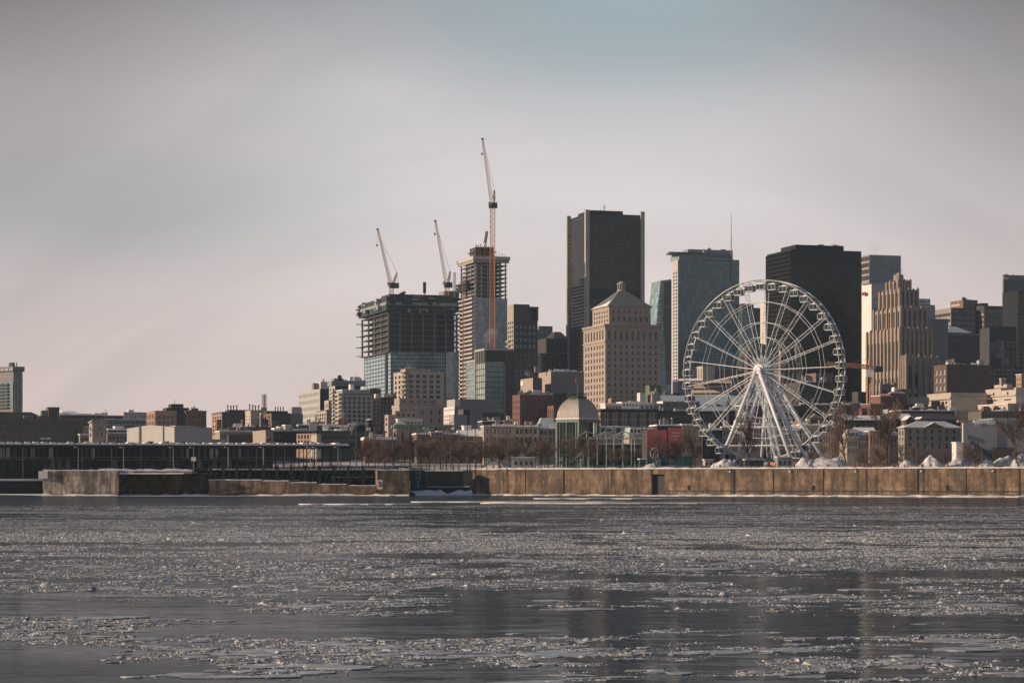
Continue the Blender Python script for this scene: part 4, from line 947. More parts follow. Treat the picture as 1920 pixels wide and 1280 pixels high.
mb = MB(); mb.box(b.fx(904), b.fx(936), -.25, -.01, b.z(798), b.z(773)); mb.build('dark_recess', grey_d, b.o); mb = MB(); mb.box(b.fx(904), b.fx(933), -.5, -.26, b.z(784.5), b.z(783)); mb.build('ledge', steel_w, b.o)
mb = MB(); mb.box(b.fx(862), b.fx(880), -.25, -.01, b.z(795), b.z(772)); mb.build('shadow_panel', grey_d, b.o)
b = B('white_gabled_wall', 'tall sunlit white gable wall standing in front of the grey hall', 851, 960, th=50)
bx = b.blk(843, 851, 876, 777, wall=grey_b, lmat=stone_l, roof='flat'); b.unit(bx, .55, -.5, 4, 3, 2, frame_d)
b = B('office_cube', 'dark glass office cube with pale frame and steam behind it', 910, 1270)
bx = b.blk(892, 910, 946, 656, wall=frame_d, lmat=frame_d, front=C(10, 8, 678, 775, .14, glass_teal, green_d, green_d, .12), left=C(8, 5, 680, 775, .14, glass_pale, green_d, steel_g, .1)); b1 = b.blk(None, 946, 963, 656, wall=grey_d, dep=20, part='dark_bay', front=C(16, 4, 660, 790, .2, glass_black, black_m, black_m))
mb = MB()
for q in ((892, 910),): mb.box(-.7, -.1, 0, bx[3], bx[5] - .2, bx[5] + .9); mb.box(0, b1[1], -.7, -.1, bx[5] - .2, bx[5] + .9); mb.box(-.7, -.1, bx[3] - .8, bx[3], b.z(775), bx[5] - .22); 
mb.build('pale_frame', grey_l, b.o); mb = MB(); mb.box(b.fx(944), b.fx(947), -.6, -.1, b.z(790), b.z(682)); mb.build('pale_fin', grey_p, b.o)
for i in range(4): mb = MB(); yy = bx[3] * (i + .5) / 4; mb.box(-.45, -.1, yy, yy + .5, b.z(680), bx[5] - .25); mb.build('louvre_fin', grey_l, b.o)
b = B('balcony_wing', 'white banded balcony wing at the foot of the slim unfinished tower', 891, 1300)
bx = b.blk(873, 891, 893, 674, wall=grey_l, lmat=grey_l, left=W(1, 676, 752, 7, .96, .8, st='m', g=glass_teal, m=.0))
b = B('residential_tower', 'dark residential tower with copper lit edge and sky frame on top', 963, 1400)
bx = b.blk(951, 963, 1008, 600, wall=grey_d, lmat=stone_w, front=[W(5, 606, 655, 4, .6, .55, st='m', g=glass_teal), W(5, 660, 735, 8, .7, .7, st='c', g=glass_dark)], left=[W(3, 580, 735, 16, .5, .6, st='p')])
b1 = b.blk(952, 963, 993, 570, 600, wall=brick_p, lmat=stone_w, iy=.0, dep=None, part='upper_block', front=W(3, 585, 599, 1, .5, .4, st='p')); mb = MB()
for px in (993.5, 1006): x = b.fx(px); mb.box(x, x + 1.2, .1, 12, b.z(600), b.z(576))
mb.box(b.fx(993.5), b.fx(1010), .05, 12, b.z(578) + .1, b.z(574)); mb.build('sky_frame', grey_d, b.o)
for i in range(10): mb = MB(); zz = b.z(640 + i * 9); mb.box(-1.3, -.1, bx[3] * .5, bx[3], zz, zz + .9); mb.build('balcony', stone_w, b.o)
b = B('bluish_tower', 'bluish glass tower top seen between two dark towers', 1012, 1550)
b.blk(None, 1010, 1036, 611, wall=grey_b, front=C(10, 9, 614, 690, .3, glass_blue, grey_b, grey_b), dep=20)
b = B('black_glass_block', 'low black glass block with folded roofline left of the tallest tower', 1023, 1440)
bx = b.blk(None, 1015, 1064, 662, wall=black_m, front=C(6, 8, 664, 700, .2, glass_black, black_m, black_m), dep=22); b1 = b.blk(None, 1024, 1064, 634, 662, wall=grey_d, iy=3, dep=18, part='upper_block', front=C(4, 10, 636, 660, .3, glass_dark)); b.hip((b1[0] + 5, b1[1], b1[2], b1[3], 0, b1[5]), 4.5, roof_d, .3)
b = B('grey_plant_block', 'blank grey block with beige sunlit annex and rooftop pipes', 1033, 1080)
bx = b.blk(1010, 1033, 1095, 696, wall=grey_p, lmat=stone_w); b.clutter(bx, 14, 12, [grey_l, white_p, steel_g], 1.2)
b1 = b.blk(976, 999, 1016, 708, wall=glass_dark, lmat=stone_w, iy=-9, dep=None, part='annex', front=C(6, 4, 710, 745, .1, glass_dark, frame_d, frame_d)); mb = MB(); yy = b1[2] + (b1[3] - b1[2]) * .75; mb.box(b1[0] - .25, b1[0] - .02, yy, yy + 4, b.z(722), b.z(714)); mb.build('wall_sign', white_p, b.o)
for px in (1011, 1015): x = b.fx(px, 1.5); mb = MB(); mb.tube((x, 1.5 + 6, b.z(697)), (x, 7.5, b.z(686)), .55, .55, 8, 0, True); mb.build('flue', steel_g, b.o)
b = B('red_brick_block', 'red brick warehouse with sunlit end and rows of sash windows left of the dome', 975, 985)
bx = b.blk(961, 975, 1040, 741, wall=brick_d, lmat=brick_r, front=W(9, 747, 792, 3, .55, .65, st='c'), left=W(4, 747, 792, 4, .3, .55), roof='parapet', lip=.3); b.clutter(bx, 12, 22, None, 2.2)
b.blk(None, 1040, 1062, 737, wall=brick_d, iy=1, dep=14, part='wing', front=W(2, 742, 775, 2, .35, .5)); b1 = b.blk(1026, 1038, 1060, 760, wall=brick_b, lmat=brick_r, iy=-10, dep=None, part='front_wing', left=W(3, 764, 790, 1, .3, .8, st='p'))
# --- the tall dark exchange tower
b = B('exchange_tower', 'tallest dark tower with pale concrete corner columns and rooftop aerial', 1101, 1500)
s1 = b.fx(1203); t1 = b.ly(1067)
zt = b.z(400)
bx = b.box(0, s1, 0, t1, 0, zt, black_m, part='shaft', front=C(47, 30, 403, 700, .42, glass_black, wall_mat('smoked spandrel', (.036, .036, .038), var=.1), wall_mat('smoked mullion', (.065, .066, .070), var=.1), .2, .2), left=C(47, 9, 403, 700, .42, glass_black, wall_mat('smoked spandrel', (.036, .036, .038), var=.1), wall_mat('smoked mullion', (.065, .066, .070), var=.1), .25, .2), roof='flat')
cc_ = wall_mat('fair faced concrete column', (.40, .36, .325))
for (x, y) in ((-1.6, -1.6), (s1 - 1.0, -1.6), (-1.6, t1 - 1.0), (s1 - 1.0, t1 - 1.0)):
    mb = MB(); mb.box(x, x + 2.6, y, y + 2.6, 0, zt + 2.2); mb.build('corner_column', cc_, b.o)
for zy in (436, 437.5, 560, 561.5): pass
for i, zy in enumerate((560, 690)):
    mb = MB(); mb.box(.9, s1 - .9, -.55, -.42, b.z(zy), b.z(zy) + 6); mb.build('plant_storey', black_m, b.o)
b1 = b.blk(1098, 1106, 1168, 394, 400.2, wall=black_m, iy=4, dep=24, part='plant_house')
mb = MB(); x = b.fx(1133, 10); mb.tube((x, 10, b1[5]), (x, 10, b.z(378)), .28, .12, 5); mb.tube((x - 1.5, 10, b.z(384)), (x + 1.5, 10, b.z(384)), .15, None, 4); mb.tube((x - 2.2, 10, b1[5]), (x - 2.2, 10, b.z(387)), .15, None, 4); mb.build('aerial', frame_d, b.o)
# --- the stone bank with hipped roof
b = B('stone_bank_tower', 'warm limestone bank tower with hipped metal roof and small lantern', 1135, 1200)
bx = b.blk(1094, 1135, 1237, 607, wall=stone_g, lmat=stone_w, front=[W(9, 618, 638, 1, .38, .82, st='s', m=.02), W(9, 643, 775, 11, .34, .52, m=.02)], left=[W(7, 616, 637, 1, .42, .8, m=.05), W(7, 643, 790, 12, .4, .55, m=.05)])
b.band(bx, bx[5] - 1.0, 1.0, .8, stone_w); b.band(bx, b.z(614), .5, .4, stone_w); b.band(bx, b.z(641), .6, .5, stone_w)
b1 = b.blk(1111, 1142, 1220, 574, 607, wall=stone_g, lmat=stone_w, iy=4, dep=None, part='upper_block', front=[W(7, 580, 588, 1, .35, .5), W(7, 590, 604, 1, .42, .6)], left=[W(6, 579, 604, 3, .4, .5)])
b.band(b1, b1[5] - .2, .7, .7, stone_w)
roofm = wall_mat('weathered slate roof', (.125, .145, .155), var=.5, streak=.3)
rf = b.hip(b1, b.z(546, (b1[0] + b1[1]) / 2, (b1[2] + b1[3]) / 2) - b1[5], roofm, .42, .8)
xm, ym = (b1[0] + b1[1]) / 2, (b1[2] + b1[3]) / 2; mb = MB(); zr = b.z(546, xm, ym); zt = b.z(531, xm, ym)
for i in range(8):
    a = math.pi / 4 * i; mb.box(xm + math.cos(a) * 1.7 - .35, xm + math.cos(a) * 1.7 + .35, ym + math.sin(a) * 1.7 - .35, ym + math.sin(a) * 1.7 + .35, zr, zt - .6)
mb.tube((xm, ym, zr - .5), (xm, ym, zr + .8), 2.3, 2.2, 8, 0, True); mb.tube((xm, ym, zt - .6), (xm, ym, zt), 2.3, 2.4, 8, 0, True); mb.tube((xm, ym, zt), (xm, ym, zt + 1.0), 2.1, .5, 8, 0, True); mb.tube((xm, ym, zr + .8), (xm, ym, zt - .6), 1.1, 1.1, 8, 0); mb.build('lantern', stone_w, b.o)
x0, x1, y0, y1 = b1[:4]; dx_, dy_, hh = (x1 - x0) * .42 + .8, (y1 - y0) * .42 + .8, zr - b1[5]; mb = MB()
def slope(a, t): return (x0 - .8 + dx_ * t - .05, y0 - .8 + dy_ * t + (y1 - y0 + 1.6 - 2 * dy_ * t) * a, b1[5] + hh * t + .12)
mb.face([slope(1, .0), slope(.06, .0), slope(.1, .42), slope(.35, .22), slope(.6, .14), slope(.95, .12)]); mb.build('roof_snow', snow, b.o)
teal_s = wall_mat('teal spandrel', (.11, .175, .19), var=.12)
# --- teal towers
b = B('slanted_tower', 'narrow teal glass tower with slanted folded facade beside the wide teal tower', 1246, 1450)
x1 = b.fx(1259); zt = b.z(526); y1 = 16; xa = b.fx(1229.5); xt = b.fx(1238); mb = MB()
poly = [(b.fx(1229), b.z(640)), (x1, b.z(640)), (x1, zt + 1), (b.fx(1239), zt), (b.fx(1233), b.z(575))]
lo = [(b.fx(1217), 0), (x1, 0), (x1, b.z(640) - .02), (b.fx(1226), b.z(640) - .02)]
for pl in (poly, lo):
    n = len(pl); mb.face([(x, 0, z) for x, z in pl], 0); mb.face([(x, y1, z) for x, z in pl][::-1], 0)
    for i in range(n): (xa_, za_), (xb_, zb_) = pl[i], pl[(i + 1) % n]; mb.face([(xa_, 0, za_), (xa_, y1, za_), (xb_, y1, zb_), (xb_, 0, zb_)], 1)
mb.build('glass_shaft', [glass_teal, glass_blue], b.o); mb = MB(); mb.face([(b.fx(1250), -.08, b.z(720)), (x1, -.08, b.z(720)), (x1, -.08, zt), (b.fx(1246), -.08, zt - 1), (b.fx(1243.5), -.08, b.z(600))]); mb.build('dark_fold', glass_dark, b.o)
for i in range(11): zz = b.z(540 + i * 11); mb = MB(); x = b.fx(1236 - i * .25); mb.box(x, x + 2.8, -.7, -.05, zz, zz + .8); mb.build('balcony', grey_l, b.o)
for i in range(30): zz = b.z(530 + i * 5.6); mb = MB(); mb.box(b.fx(1241 - i * .3), x1, -.2, -.1, zz, zz + .3); mb.build('spandrel', teal_m, b.o)
b = B('wide_teal_tower', 'wide teal glass tower with projecting roof slab and tall thin spire', 1271, 1600)
bx = b.blk(1261, 1271, 1374, 487, wall=grey_b, lmat=conc_l, front=C(42, 44, 489, 715, .2, glass_teal, teal_s, wall_mat('teal fin', (.11, .175, .19)), .12), left=W(2, 508, 715, 32, .5, .55, st='p'))
b1 = b.blk(1269, 1273, 1320, 475, 487, wall=grey_b, iy=.5, dep=16, part='crown', front=C(1, 24, 477, 487, .1, glass_teal, grey_b, grey_b)); b2 = b.blk(None, 1320, 1374, 470, 487, wall=grey_b, iy=.3, dep=16, part='crown', front=W(10, 473, 485, 1, .6, .7, st='p', g=glass_dark)); b.blk(None, 1290, 1374, 467, 472, wall=grey_b, iy=4, dep=10, part='plant_screen')
mb = MB(); zz = b.z(475); mb.prism([(b.fx(1254), -.5), (b.fx(1318), -3.5), (b.fx(1318), 14), (b.fx(1262), 14)], zz, zz + .9); mb.build('roof_slab', grey_p, b.o)
b3 = b.blk(None, 1374, 1386, 487, wall=grey_b, iy=1.5, dep=16, part='side_bay', front=C(40, 4, 490, 715, .26, glass_teal, teal_s, teal_s)); mb = MB(); x = b.fx(1371, -.8); mb.tube((x, -.8, b.z(520)), (x, -.8, b.z(440)), .45, .35, 6); mb.tube((x, -.8, b.z(440)), (x, -.8, b.z(396)), .3, .12, 6); mb.build('spire', steel_g, b.o)
b.clutter((b2[0], b2[1], 5, 12, 0, b.z(467)), 5, 3, [frame_d], 2)
# --- seen through the wheel
b = B('teal_grey_tower', 'teal grey tower with darker plant top seen through the wheel', 1391, 1450)
bx = b.blk(None, 1391, 1412, 577, wall=teal_m, dep=6, front=C(18, 7, 580, 700, .3, glass_teal, grey_b, grey_b)); b.blk(None, 1391, 1413, 569, 577, wall=grey_d, iy=3, dep=10, part='plant_house'); b1 = b.blk(None, 1412, 1428, 577, wall=teal_m, iy=4, dep=14, part='dark_wing', front=C(18, 5, 580, 700, .3, glass_dark, teal_m, teal_m))
b = B('white_slab_tower', 'narrow bright white sunlit slab with black logo seen through the wheel', 1437, 1330, th=60)
bx = b.blk(1425.5, 1436, 1439, 563, wall=grey_d, lmat=plain('sunlit white panel', (.80, .76, .70), .7)); mb = MB()  # left face has sunlight put into its white, front is charcoal
yy = bx[3]
for i, (a, c_) in enumerate(((.35, .5), (.55, .68), (.72, .86))): mb.box(-.2, -.01, yy * (a), yy * c_, b.z(572 - i % 2), b.z(567 + i % 2 * 2))
mb.build('logo', black_m, b.o)
b = B('black_tower', 'massive black steel tower with ribbed sides directly behind the wheel', 1484, 1250)
bx = b.blk(1438, 1484, 1615, 467, wall=black_m, lmat=black_m, front=C(33, 34, 495, 740, .34, glass_black, black_m, wall_mat('black steel fin', (.028, .027, .027), var=.1), .35, .35), left=C(33, 13, 470, 740, .2, glass_black, black_m, wall_mat('black steel fin', (.028, .027, .027), var=.1), .5, .7))
b1 = b.blk(1478, 1492, 1582, 458.5, 467, wall=black_m, iy=5, dep=20, part='plant_house'); b.clutter(b1, 3, 2, [frame_d], 1)
# cathedral
b = B('stone_church', 'gothic stone church with twin square towers behind the wheel hub', 1466, 1130)
for xa, xb_ in ((1463, 1471), (1493, 1501)):
    t = b.blk(xa - 2.5, xa, xb_, 657, wall=stone_g, lmat=stone_l, part='tower', front=[W(1, 664, 680, 1, .5, .85, st='s'), W(1, 686, 700, 1, .4, .8)], left=[W(1, 664, 700, 2, .45, .7)])
    for dx_ in (0, 1):
        for dy_ in (0, 1):
            mb = MB(); x = t[0] + (t[1] - t[0]) * dx_; y = t[2] + (t[3] - t[2]) * dy_; mb.tube((x, y, t[5]), (x, y, t[5] + 3.5), .5, .05, 5); mb.build('pinnacle', stone_g, b.o)
m_ = b.blk(None, 1471, 1493, 690, wall=stone_d, iy=1, dep=40, part='nave', front=W(1, 694, 730, 1, .5, .8)); b.gable(m_, 4.5, roof_d, 'y', .2, wallm=stone_d)
mb = MB(); x = b.fx(1495, 20); mb.tube((x, 20, b.z(660)), (x, 20, b.z(624)), .9, .05, 6); mb.build('spire', stone_d, b.o)
b = B('red_brick_hall', 'round arched red brick hall seen behind the wheel hub', 1402, 1080)
bx = b.blk(1395, 1402, 1450, 668, wall=brick_d, lmat=brick_b, front=W(6, 690, 745, 4, .5, .6)); mb = MB(); n = 14; cx = (bx[0] + bx[1]) / 2; w = (bx[1] - bx[0]) / 2
pl = [(cx + w * math.cos(math.pi * i / n), bx[5] + w * .95 * math.sin(math.pi * i / n)) for i in range(n + 1)]; mb.face([(x, 0, z) for x, z in pl][::-1]); mb.face([(x, 10, z) for x, z in pl])
for (xa_, za_), (xb_, zb_) in zip(pl, pl[1:]): mb.face([(xa_, 0, za_), (xb_, 0, zb_), (xb_, 10, zb_), (xa_, 10, za_)])
mb.build('arched_gable', brick_d, b.o)
b = B('brown_block', 'dark brown block with flat roof behind the right side of the wheel', 1505, 1060)
bx = b.blk(None, 1500, 1575, 716, wall=brick_d, front=W(12, 720, 755, 3, .5, .6)); b.clutter(bx, 8, 31); b.blk(1528, 1530, 1562, 699, wall=brick_b, iy=8, dep=12, part='rear_block')
b = B('white_slab_office', 'long white banded office slab seen through the left side of the wheel', 1372, 1120, th=70)
bx = b.blk(1298, 1372, 1392, 713, wall=grey_p, lmat=stone_l, left=[W(20, 716 + i * 9, 723 + i * 9, 1, .94, .55, st='p', m=.02) for i in range(3)], roof='parapet', lip=.4); b.blk(1312, 1318, 1340, 709, 713, wall=white_p, iy=8, dep=12, part='penthouse')
b = B('beige_block', 'pale beige block with vertical slots behind the white banded office', 1318, 1200)
b.blk(1298, 1318, 1340, 686, wall=stone_w, lmat=stone_l, left=W(6, 689, 720, 1, .3, .9, st='p')); b.blk(None, 1332, 1395, 694, wall=brick_b, iy=8, dep=15, part='rear_block')
b = B('blue_roof_market', 'long low building with pale blue metal roof behind the wheel', 1250, 1000, th=6)
bx = b.blk(None, 1248, 1408, 770, wall=grey_d, front=W(24, 774, 800, 2, .4, .5)); b.gable((bx[0], bx[1], 0, 22, 0, bx[5]), b.z(741, 0, 11) - bx[5], roof_teal, 'x', .4, wallm=grey_d)
for i in range(7): x = b.fx(1262 + i * 20, 4); mb = MB(); mb.box(x, x + 1.8, 3, 7, b.z(762), b.z(757)); mb.build('roof_dormer', roof_d, b.o)
mb = MB(); x = b.fx(1366, -1); mb.tube((x, -1, 0), (x, -1, b.z(757)), 1.1, 1.1, 6, 0, True); mb.tube((x, -1, b.z(757)), (x, -1, b.z(742)), 1.2, .05, 6); mb.build('turret', grey_d, b.o)
b = B('green_box_building', 'small bright green clad box with chimneyed gable beside the bank tower', 1218, 1060)
bx = b.blk(1210, 1218, 1240, 722, wall=wall_mat('green painted metal', (.10, .19, .045), var=.15), lmat=green_box); b.blk(None, 1200, 1209, 736, wall=white_p, iy=-6, dep=4, part='white_hut')
t = b.blk(1222, 1225, 1238, 742, wall=brick_o, iy=-10, dep=8, part='gabled_front', front=W(2, 744, 750, 1, .4, .5)); b.gable(t, 2.4, brick_b, 'y', .1, wallm=brick_o)
for px, h in ((1223, 739), (1227, 735), (1230, 729), (1233, 735), (1237, 739)): x = b.fx(px, -10.3); mb = MB(); mb.box(x - .3, x + .3, -10.5, -9.9, t[4] + 1, b.z(h)); mb.build('chimney', stone_l, b.o)
# --- waterfront rows
b = B('dark_warehouse_row', 'long brick warehouse with arched window rows and snowy parapet right of the dome', 1126, 930, th=10)
bx = b.blk(1119, 1127, 1232, 771, wall=brick_o, lmat=stone_w, front=[W(18, 774, 785, 1, .6, .8, st='s', m=.01), W(18, 787, 797, 1, .6, .85, m=.01), W(18, 798, 806, 1, .6, .8, m=.01)], left=W(2, 775, 805, 3, .5, .6), roof='snow', lip=.9)
b.band(bx, b.z(772.5), 1.4, .3, roof_d)
for i in range(7): x = bx[0] + (bx[1] - bx[0]) * i / 6; mb = MB(); mb.box(x - .25, x + .25, -.35, -.01, 0, b.z(773)); mb.build('pilaster', brick_d, b.o)
b1 = b.blk(None, 1233, 1330, 770, wall=grey_d, dep=18, part='dark_wing', front=[W(8, 775, 786, 1, .4, .6, st='s'), W(8, 788, 800, 1, .4, .6)], roof='flat'); b.band(b1, b1[5] - .5, .5, .5, green_d)
for a, c_, h, mt in ((1135, 1166, 758, stone_l), (1166, 1198, 754, white_p), (1198, 1245, 757, grey_l), (1243, 1312, 753, grey_p)):
    t = b.blk(a - 2, a, c_, h, 770, wall=mt, lmat=white_p, iy=9, dep=10, part='roof_storey', roof='snow', lip=.5, front=W(5, h + 2, h + 9, 1, .5, .6, st='p'))
b.clutter(b1, 7, 41, None, 2); b.blk(None, 1146, 1189, 746, 756, wall=brick_o, iy=24, dep=6, part='rear_row', front=W(8, 749, 754, 1, .3, .5, st='p'))
b = B('stone_row_house', 'pale stone waterfront row with arched windows left of the dome', 908, 880, th=5)
bx = b.blk(None, 908, 963, 799, wall=stone_w, front=[W(7, 802, 813, 1, .36, .75, st='s'), W(7, 818, 830, 1, .45, .8), W(7, 834, 850, 1, .5, .8)], roof='snow', lip=.8); b1 = b.blk(None, 963.4, 1010, 800, wall=stone_w, dep=16, part='wing', front=[W(5, 803, 813, 1, .62, .8, st='m'), W(5, 818, 830, 1, .62, .8, st='m')], roof='snow', lip=.7)
b2 = b.blk(None, 1010.4, 1045, 803, wall=stone_g, iy=1, dep=16, part='end_wing', front=[W(4, 806, 815, 1, .6, .8, st='m'), W(4, 819, 830, 1, .6, .8)], roof='snow', lip=.9)
t = (b2[0], b2[1], 3, 14, 0, b2[5]); b.hip(t, 4.2, roof_teal, .2); b.clutter(bx, 8, 51, None, 2.2); b.clutter(b1, 7, 52, None, 2.2)
for a, c_ in ((930, 938), (985, 992)): b.blk(None, a, c_, 789, 799, wall=brick_b, iy=8, dep=4, part='chimney')
b = B('snowy_roof_house', 'low house with broad snow covered roof and white gable', 862, 890, th=8)
bx = b.blk(None, 862, 907, 818, wall=brick_b, front=W(8, 822, 832, 1, .4, .7)); b.gable((bx[0], bx[1], 0, 14, 0, bx[5]), 2.6, snow, 'x', .3, wallm=white_p); b.blk(864, 870, 884, 799, wall=white_p, iy=12, dep=8, part='white_gable', roof='snow')
b.band(bx, b.z(828), .4, .3, stone_l, 'string_course')
b = B('brick_row_house', 'small brown brick row with snowy roof and bay window', 785, 885, th=8)
bx = b.blk(None, 781, 862, 814, wall=brick_b, front=[W(12, 817, 826, 1, .45, .7), W(12, 829, 842, 1, .45, .7)], roof='snow', lip=1.0); t = b.blk(None, 808, 830, 810, 818, wall=stone_w, iy=-2, dep=6, part='bay_window', front=W(4, 811, 817, 1, .6, .7, st='m'), roof='snow'); b.clutter(bx, 6, 61)
b = B('red_brick_row', 'low red brick row with snowy roof between the bare tree tops', 684, 890, th=8)
bx = b.blk(None, 684, 742, 824, wall=brick_r, front=W(10, 828, 840, 1, .4, .7), roof='snow', lip=1.1); b.blk(None, 700, 716, 816, 824, wall=brick_o, iy=5, dep=5, part='roof_hut', roof='snow'); b.clutter(bx, 8, 71)
b = B('mansard_house', 'row house with pale slate mansard and white dormers beside the red banners', 1180, 870, th=8)
bx = b.blk(None, 1180, 1231, 814, wall=stone_w, front=[W(8, 818, 830, 1, .45, .75), W(8, 834, 850, 1, .45, .75)]); b.hip((bx[0], bx[1], 0, 14, 0, bx[5]), b.z(800.5) - bx[5], roof_teal, .07, .3)
for i in range(7): x = bx[0] + (bx[1] - bx[0]) * (i + .6) / 7.4; mb = MB(); mb.box(x - .7, x + .7, -.1, 1.6, bx[5] + .5, bx[5] + 2.2); d_ = mb.build('dormer', white_p, b.o); m2 = MB(); m2.box(x - .4, x + .4, -.16, -.104, bx[5] + .7, bx[5] + 1.9); m2.build('pane', glass, d_)
b = B('round_window_house', 'blue grey house with round dormer windows right of the dome', 1122, 880, th=8)
bx = b.blk(None, 1118, 1180, 812, wall=stone_g, front=W(10, 816, 830, 1, .45, .7)); t = b.blk(None, 1119, 1179, 800, 812, wall=roof_teal, iy=.6, dep=10, part='attic', roof='snow', lip=.5)
for px in (1131, 1160): x = b.fx(px); mb = MB(); mb.tube((x, .58, b.z(806)), (x, -.1, b.z(806)), .95, .95, 14, 0, True); mb.build('round_window', frame_d, b.o)
for px in (1141, 1145): x = b.fx(px); mb = MB(); mb.box(x - .45, x + .45, .4, .58, b.z(808), b.z(804)); mb.build('skylight', frame_d, b.o)
b = B('tan_house', 'plain tan brick house with four small upper windows left of the wheel', 1279, 865, th=8)
bx = b.blk(None, 1279, 1318, 797, wall=brick_o, front=[W(4, 802, 812, 1, .26, .5, st='p'), W(4, 815, 830, 1, .3, .7, m=.02), W(6, 833, 850, 1, .4, .6)], roof='snow', lip=.5); b1 = b.blk(None, 1232, 1278.6, 798, wall=roof_d, iy=1, dep=14, part='dark_wing', front=W(7, 801, 812, 1, .4, .6), roof='snow'); b.clutter(b1, 5, 81)
for i, (a, c_, yt, mt, nm, lb, n) in enumerate(((1320, 1352, 806, roof_d, 'dark_row_house', 'dark slated row house behind the left wheel leg', 5), (1354, 1392, 801, stone_g, 'stone_row_house', 'grey stone row house behind the wheel legs', 6), (1395, 1452, 796, stone_w, 'stone_row_house', 'tall pale stone row house with two window rows centred under the wheel hub', 10),
        (1455, 1500, 806, stone_g, 'stone_row_house', 'stone row house with snowy ledge right of the wheel legs', 8), (1503, 1560, 797, stone_w, 'stone_row_house', 'long pale stone row house with snowy eave at the wheel right side', 11), (1562, 1588, 800, stone_g, 'stone_row_house', 'narrow stone row house at the rim of the wheel', 5))):
    b = B(nm, lb, a, 872 + i, th=6); bx = b.blk(None, a, c_, yt, wall=mt, front=[W(n, yt + 4, yt + 16, 1, .42, .72), W(n, yt + 20, yt + 33, 1, .42, .72), W(n, yt + 37, yt + 50, 1, .42, .72)], roof='snow', lip=.7, dep=16)
    b.clutter(bx, 6, 90 + i, [brick_r, white_p, grey_l], 2.5); b.band(bx, b.z(yt + 18), .3, .2, stone_l, 'string_course')
    if i % 2 == 0: b.gable((bx[0], bx[1], 2, 15, 0, bx[5]), 3.2, roof_d, 'x', .2, wallm=brick_b)
b = B('gabled_brick_house', 'orange brick gable between the wheel spokes at lower right', 1512, 905, th=6)
bx = b.blk(1509, 1513, 1545, 790, wall=brick_o); b.gable(bx, 3.2, brick_o, 'y', .1)
b = B('long_dark_roof', 'long dark roofed block with snow streaks behind the wheel right side', 1500, 930, th=8)
bx = b.blk(None, 1440, 1600, 784, wall=grey_d, roof='snow', lip=.5, front=W(26, 787, 796, 1, .4, .5)); b.clutter(bx, 10, 99)
# --- right of the wheel
b = B('white_bank_tower', 'white panelled tower with dark glazed crown behind the stepped stone tower', 1630, 1700)
bx = b.blk(1614, 1634, 1690, 531, wall=grey_l, lmat=white_p, front=W(6, 553, 700, 9, .6, .22, st='p'))
b1 = b.blk(1614, 1630, 1689, 477.5, 531, wall=grey_b, lmat=stone_g, iy=-.5, dep=None, part='crown', front=C(4, 28, 480, 528, .15, glass_teal, grey_p, grey_p, .3), left=C(4, 6, 480, 528, .3, glass_dark, stone_w, grey_p))
mb = MB(); yy = b.ly(1617); mb.box(-.4, -.01, yy - 6, yy, b.z(552), b.z(546)); mb.build('red_sign', plain('dark red sign', (.20, .03, .035)), b.o)
b = B('glass_block', 'teal glass block peeping over the stepped stone tower', 1722, 1500)
b.blk(None, 1722, 1753, 571, wall=grey_b, front=C(9, 8, 573, 640, .3, glass_teal, grey_b, grey_b)); b.blk(None, 1715, 1744, 559.5, 571, wall=grey_b, iy=4, dep=10, part='upper_block', front=C(2, 2, 561, 571, .2, glass_blue))
# stepped art deco tower
b = B('deco_tower', 'stepped buff stone tower with vertical piers and crowning lantern', 1688, 1200)
def pier_tier(b, xl, xc, xr, yt, iy, nl, nf, part, yb=None):
    bx = b.blk(xl, xc, xr, yt, yb, wall=stone_deco, iy=iy, part=part,
               front=None, left=None)
    x0, x1, y0, y1, z0, z1 = bx
    def piers(n, side):
        for i in range(n + 1):
            mb = MB(); w = .62; h = z1 + (.7 if i % 2 == 0 else .25)
            if side == 'l': y = y0 + (y1 - y0) * i / n; mb.box(x0 - .95, x0 - .01, y - w, y + w, z0, h); mb.box(x0 - .6, x0 - .02, y - w * .6, y + w * .6, h + .002, h + .5)
            else: x = x0 + (x1 - x0) * i / n; mb.box(x - w, x + w, y0 - .85, y0 - .01, z0, h); mb.box(x - w * .6, x + w * .6, y0 - .6, y0 - .02, h + .002, h + .5)
            mb.build('pier', stone_deco, b.o)
        ln = (y1 - y0) if side == 'l' else (x1 - x0)
        for i in range(n):
            c = (i + .5) / n; w = ln / n * .24
            for f0, f1 in ((.06, .30), (.36, .60), (.66, .90)) if z1 - z0 > 20 else ((.1, .85),):
                za = z0 + (z1 - z0) * f0; zb = z0 + (z1 - z0) * f1; mb = MB()
                if side == 'l': y = y0 + ln * c; mb.box(x0 - .12, x0 - .005, y - w, y + w, za, zb)
                else: x = x0 + ln * c; mb.box(x - w, x + w, y0 - .12, y0 - .005, za, zb)
                mb.build('window', glass_dark, b.o)
    piers(nl, 'l'); piers(nf, 'f'); return bx
b.o.location.z = b.base
t1 = pier_tier(b, 1627, 1688, 1746, 616, 0, 9, 7, 'lower_shaft')
t2 = pier_tier(b, 1640, 1690, 1737, 577, 4, 6, 5, 'middle_shaft', 616.5)
t3 = pier_tier(b, 1651, 1688, 1720, 543, 7, 5, 4, 'upper_shaft', 577.5)
t4 = pier_tier(b, 1664, 1685, 1706, 527, 10, 3, 4, 'crown_block', 543.5)
f1 = pier_tier(b, 1692, 1700, 1758, 668, -6, 2, 5, 'front_wing')
w1 = pier_tier(b, 1634, 1652, 1676, 720, -9, 3, 2, 'entrance_wing')
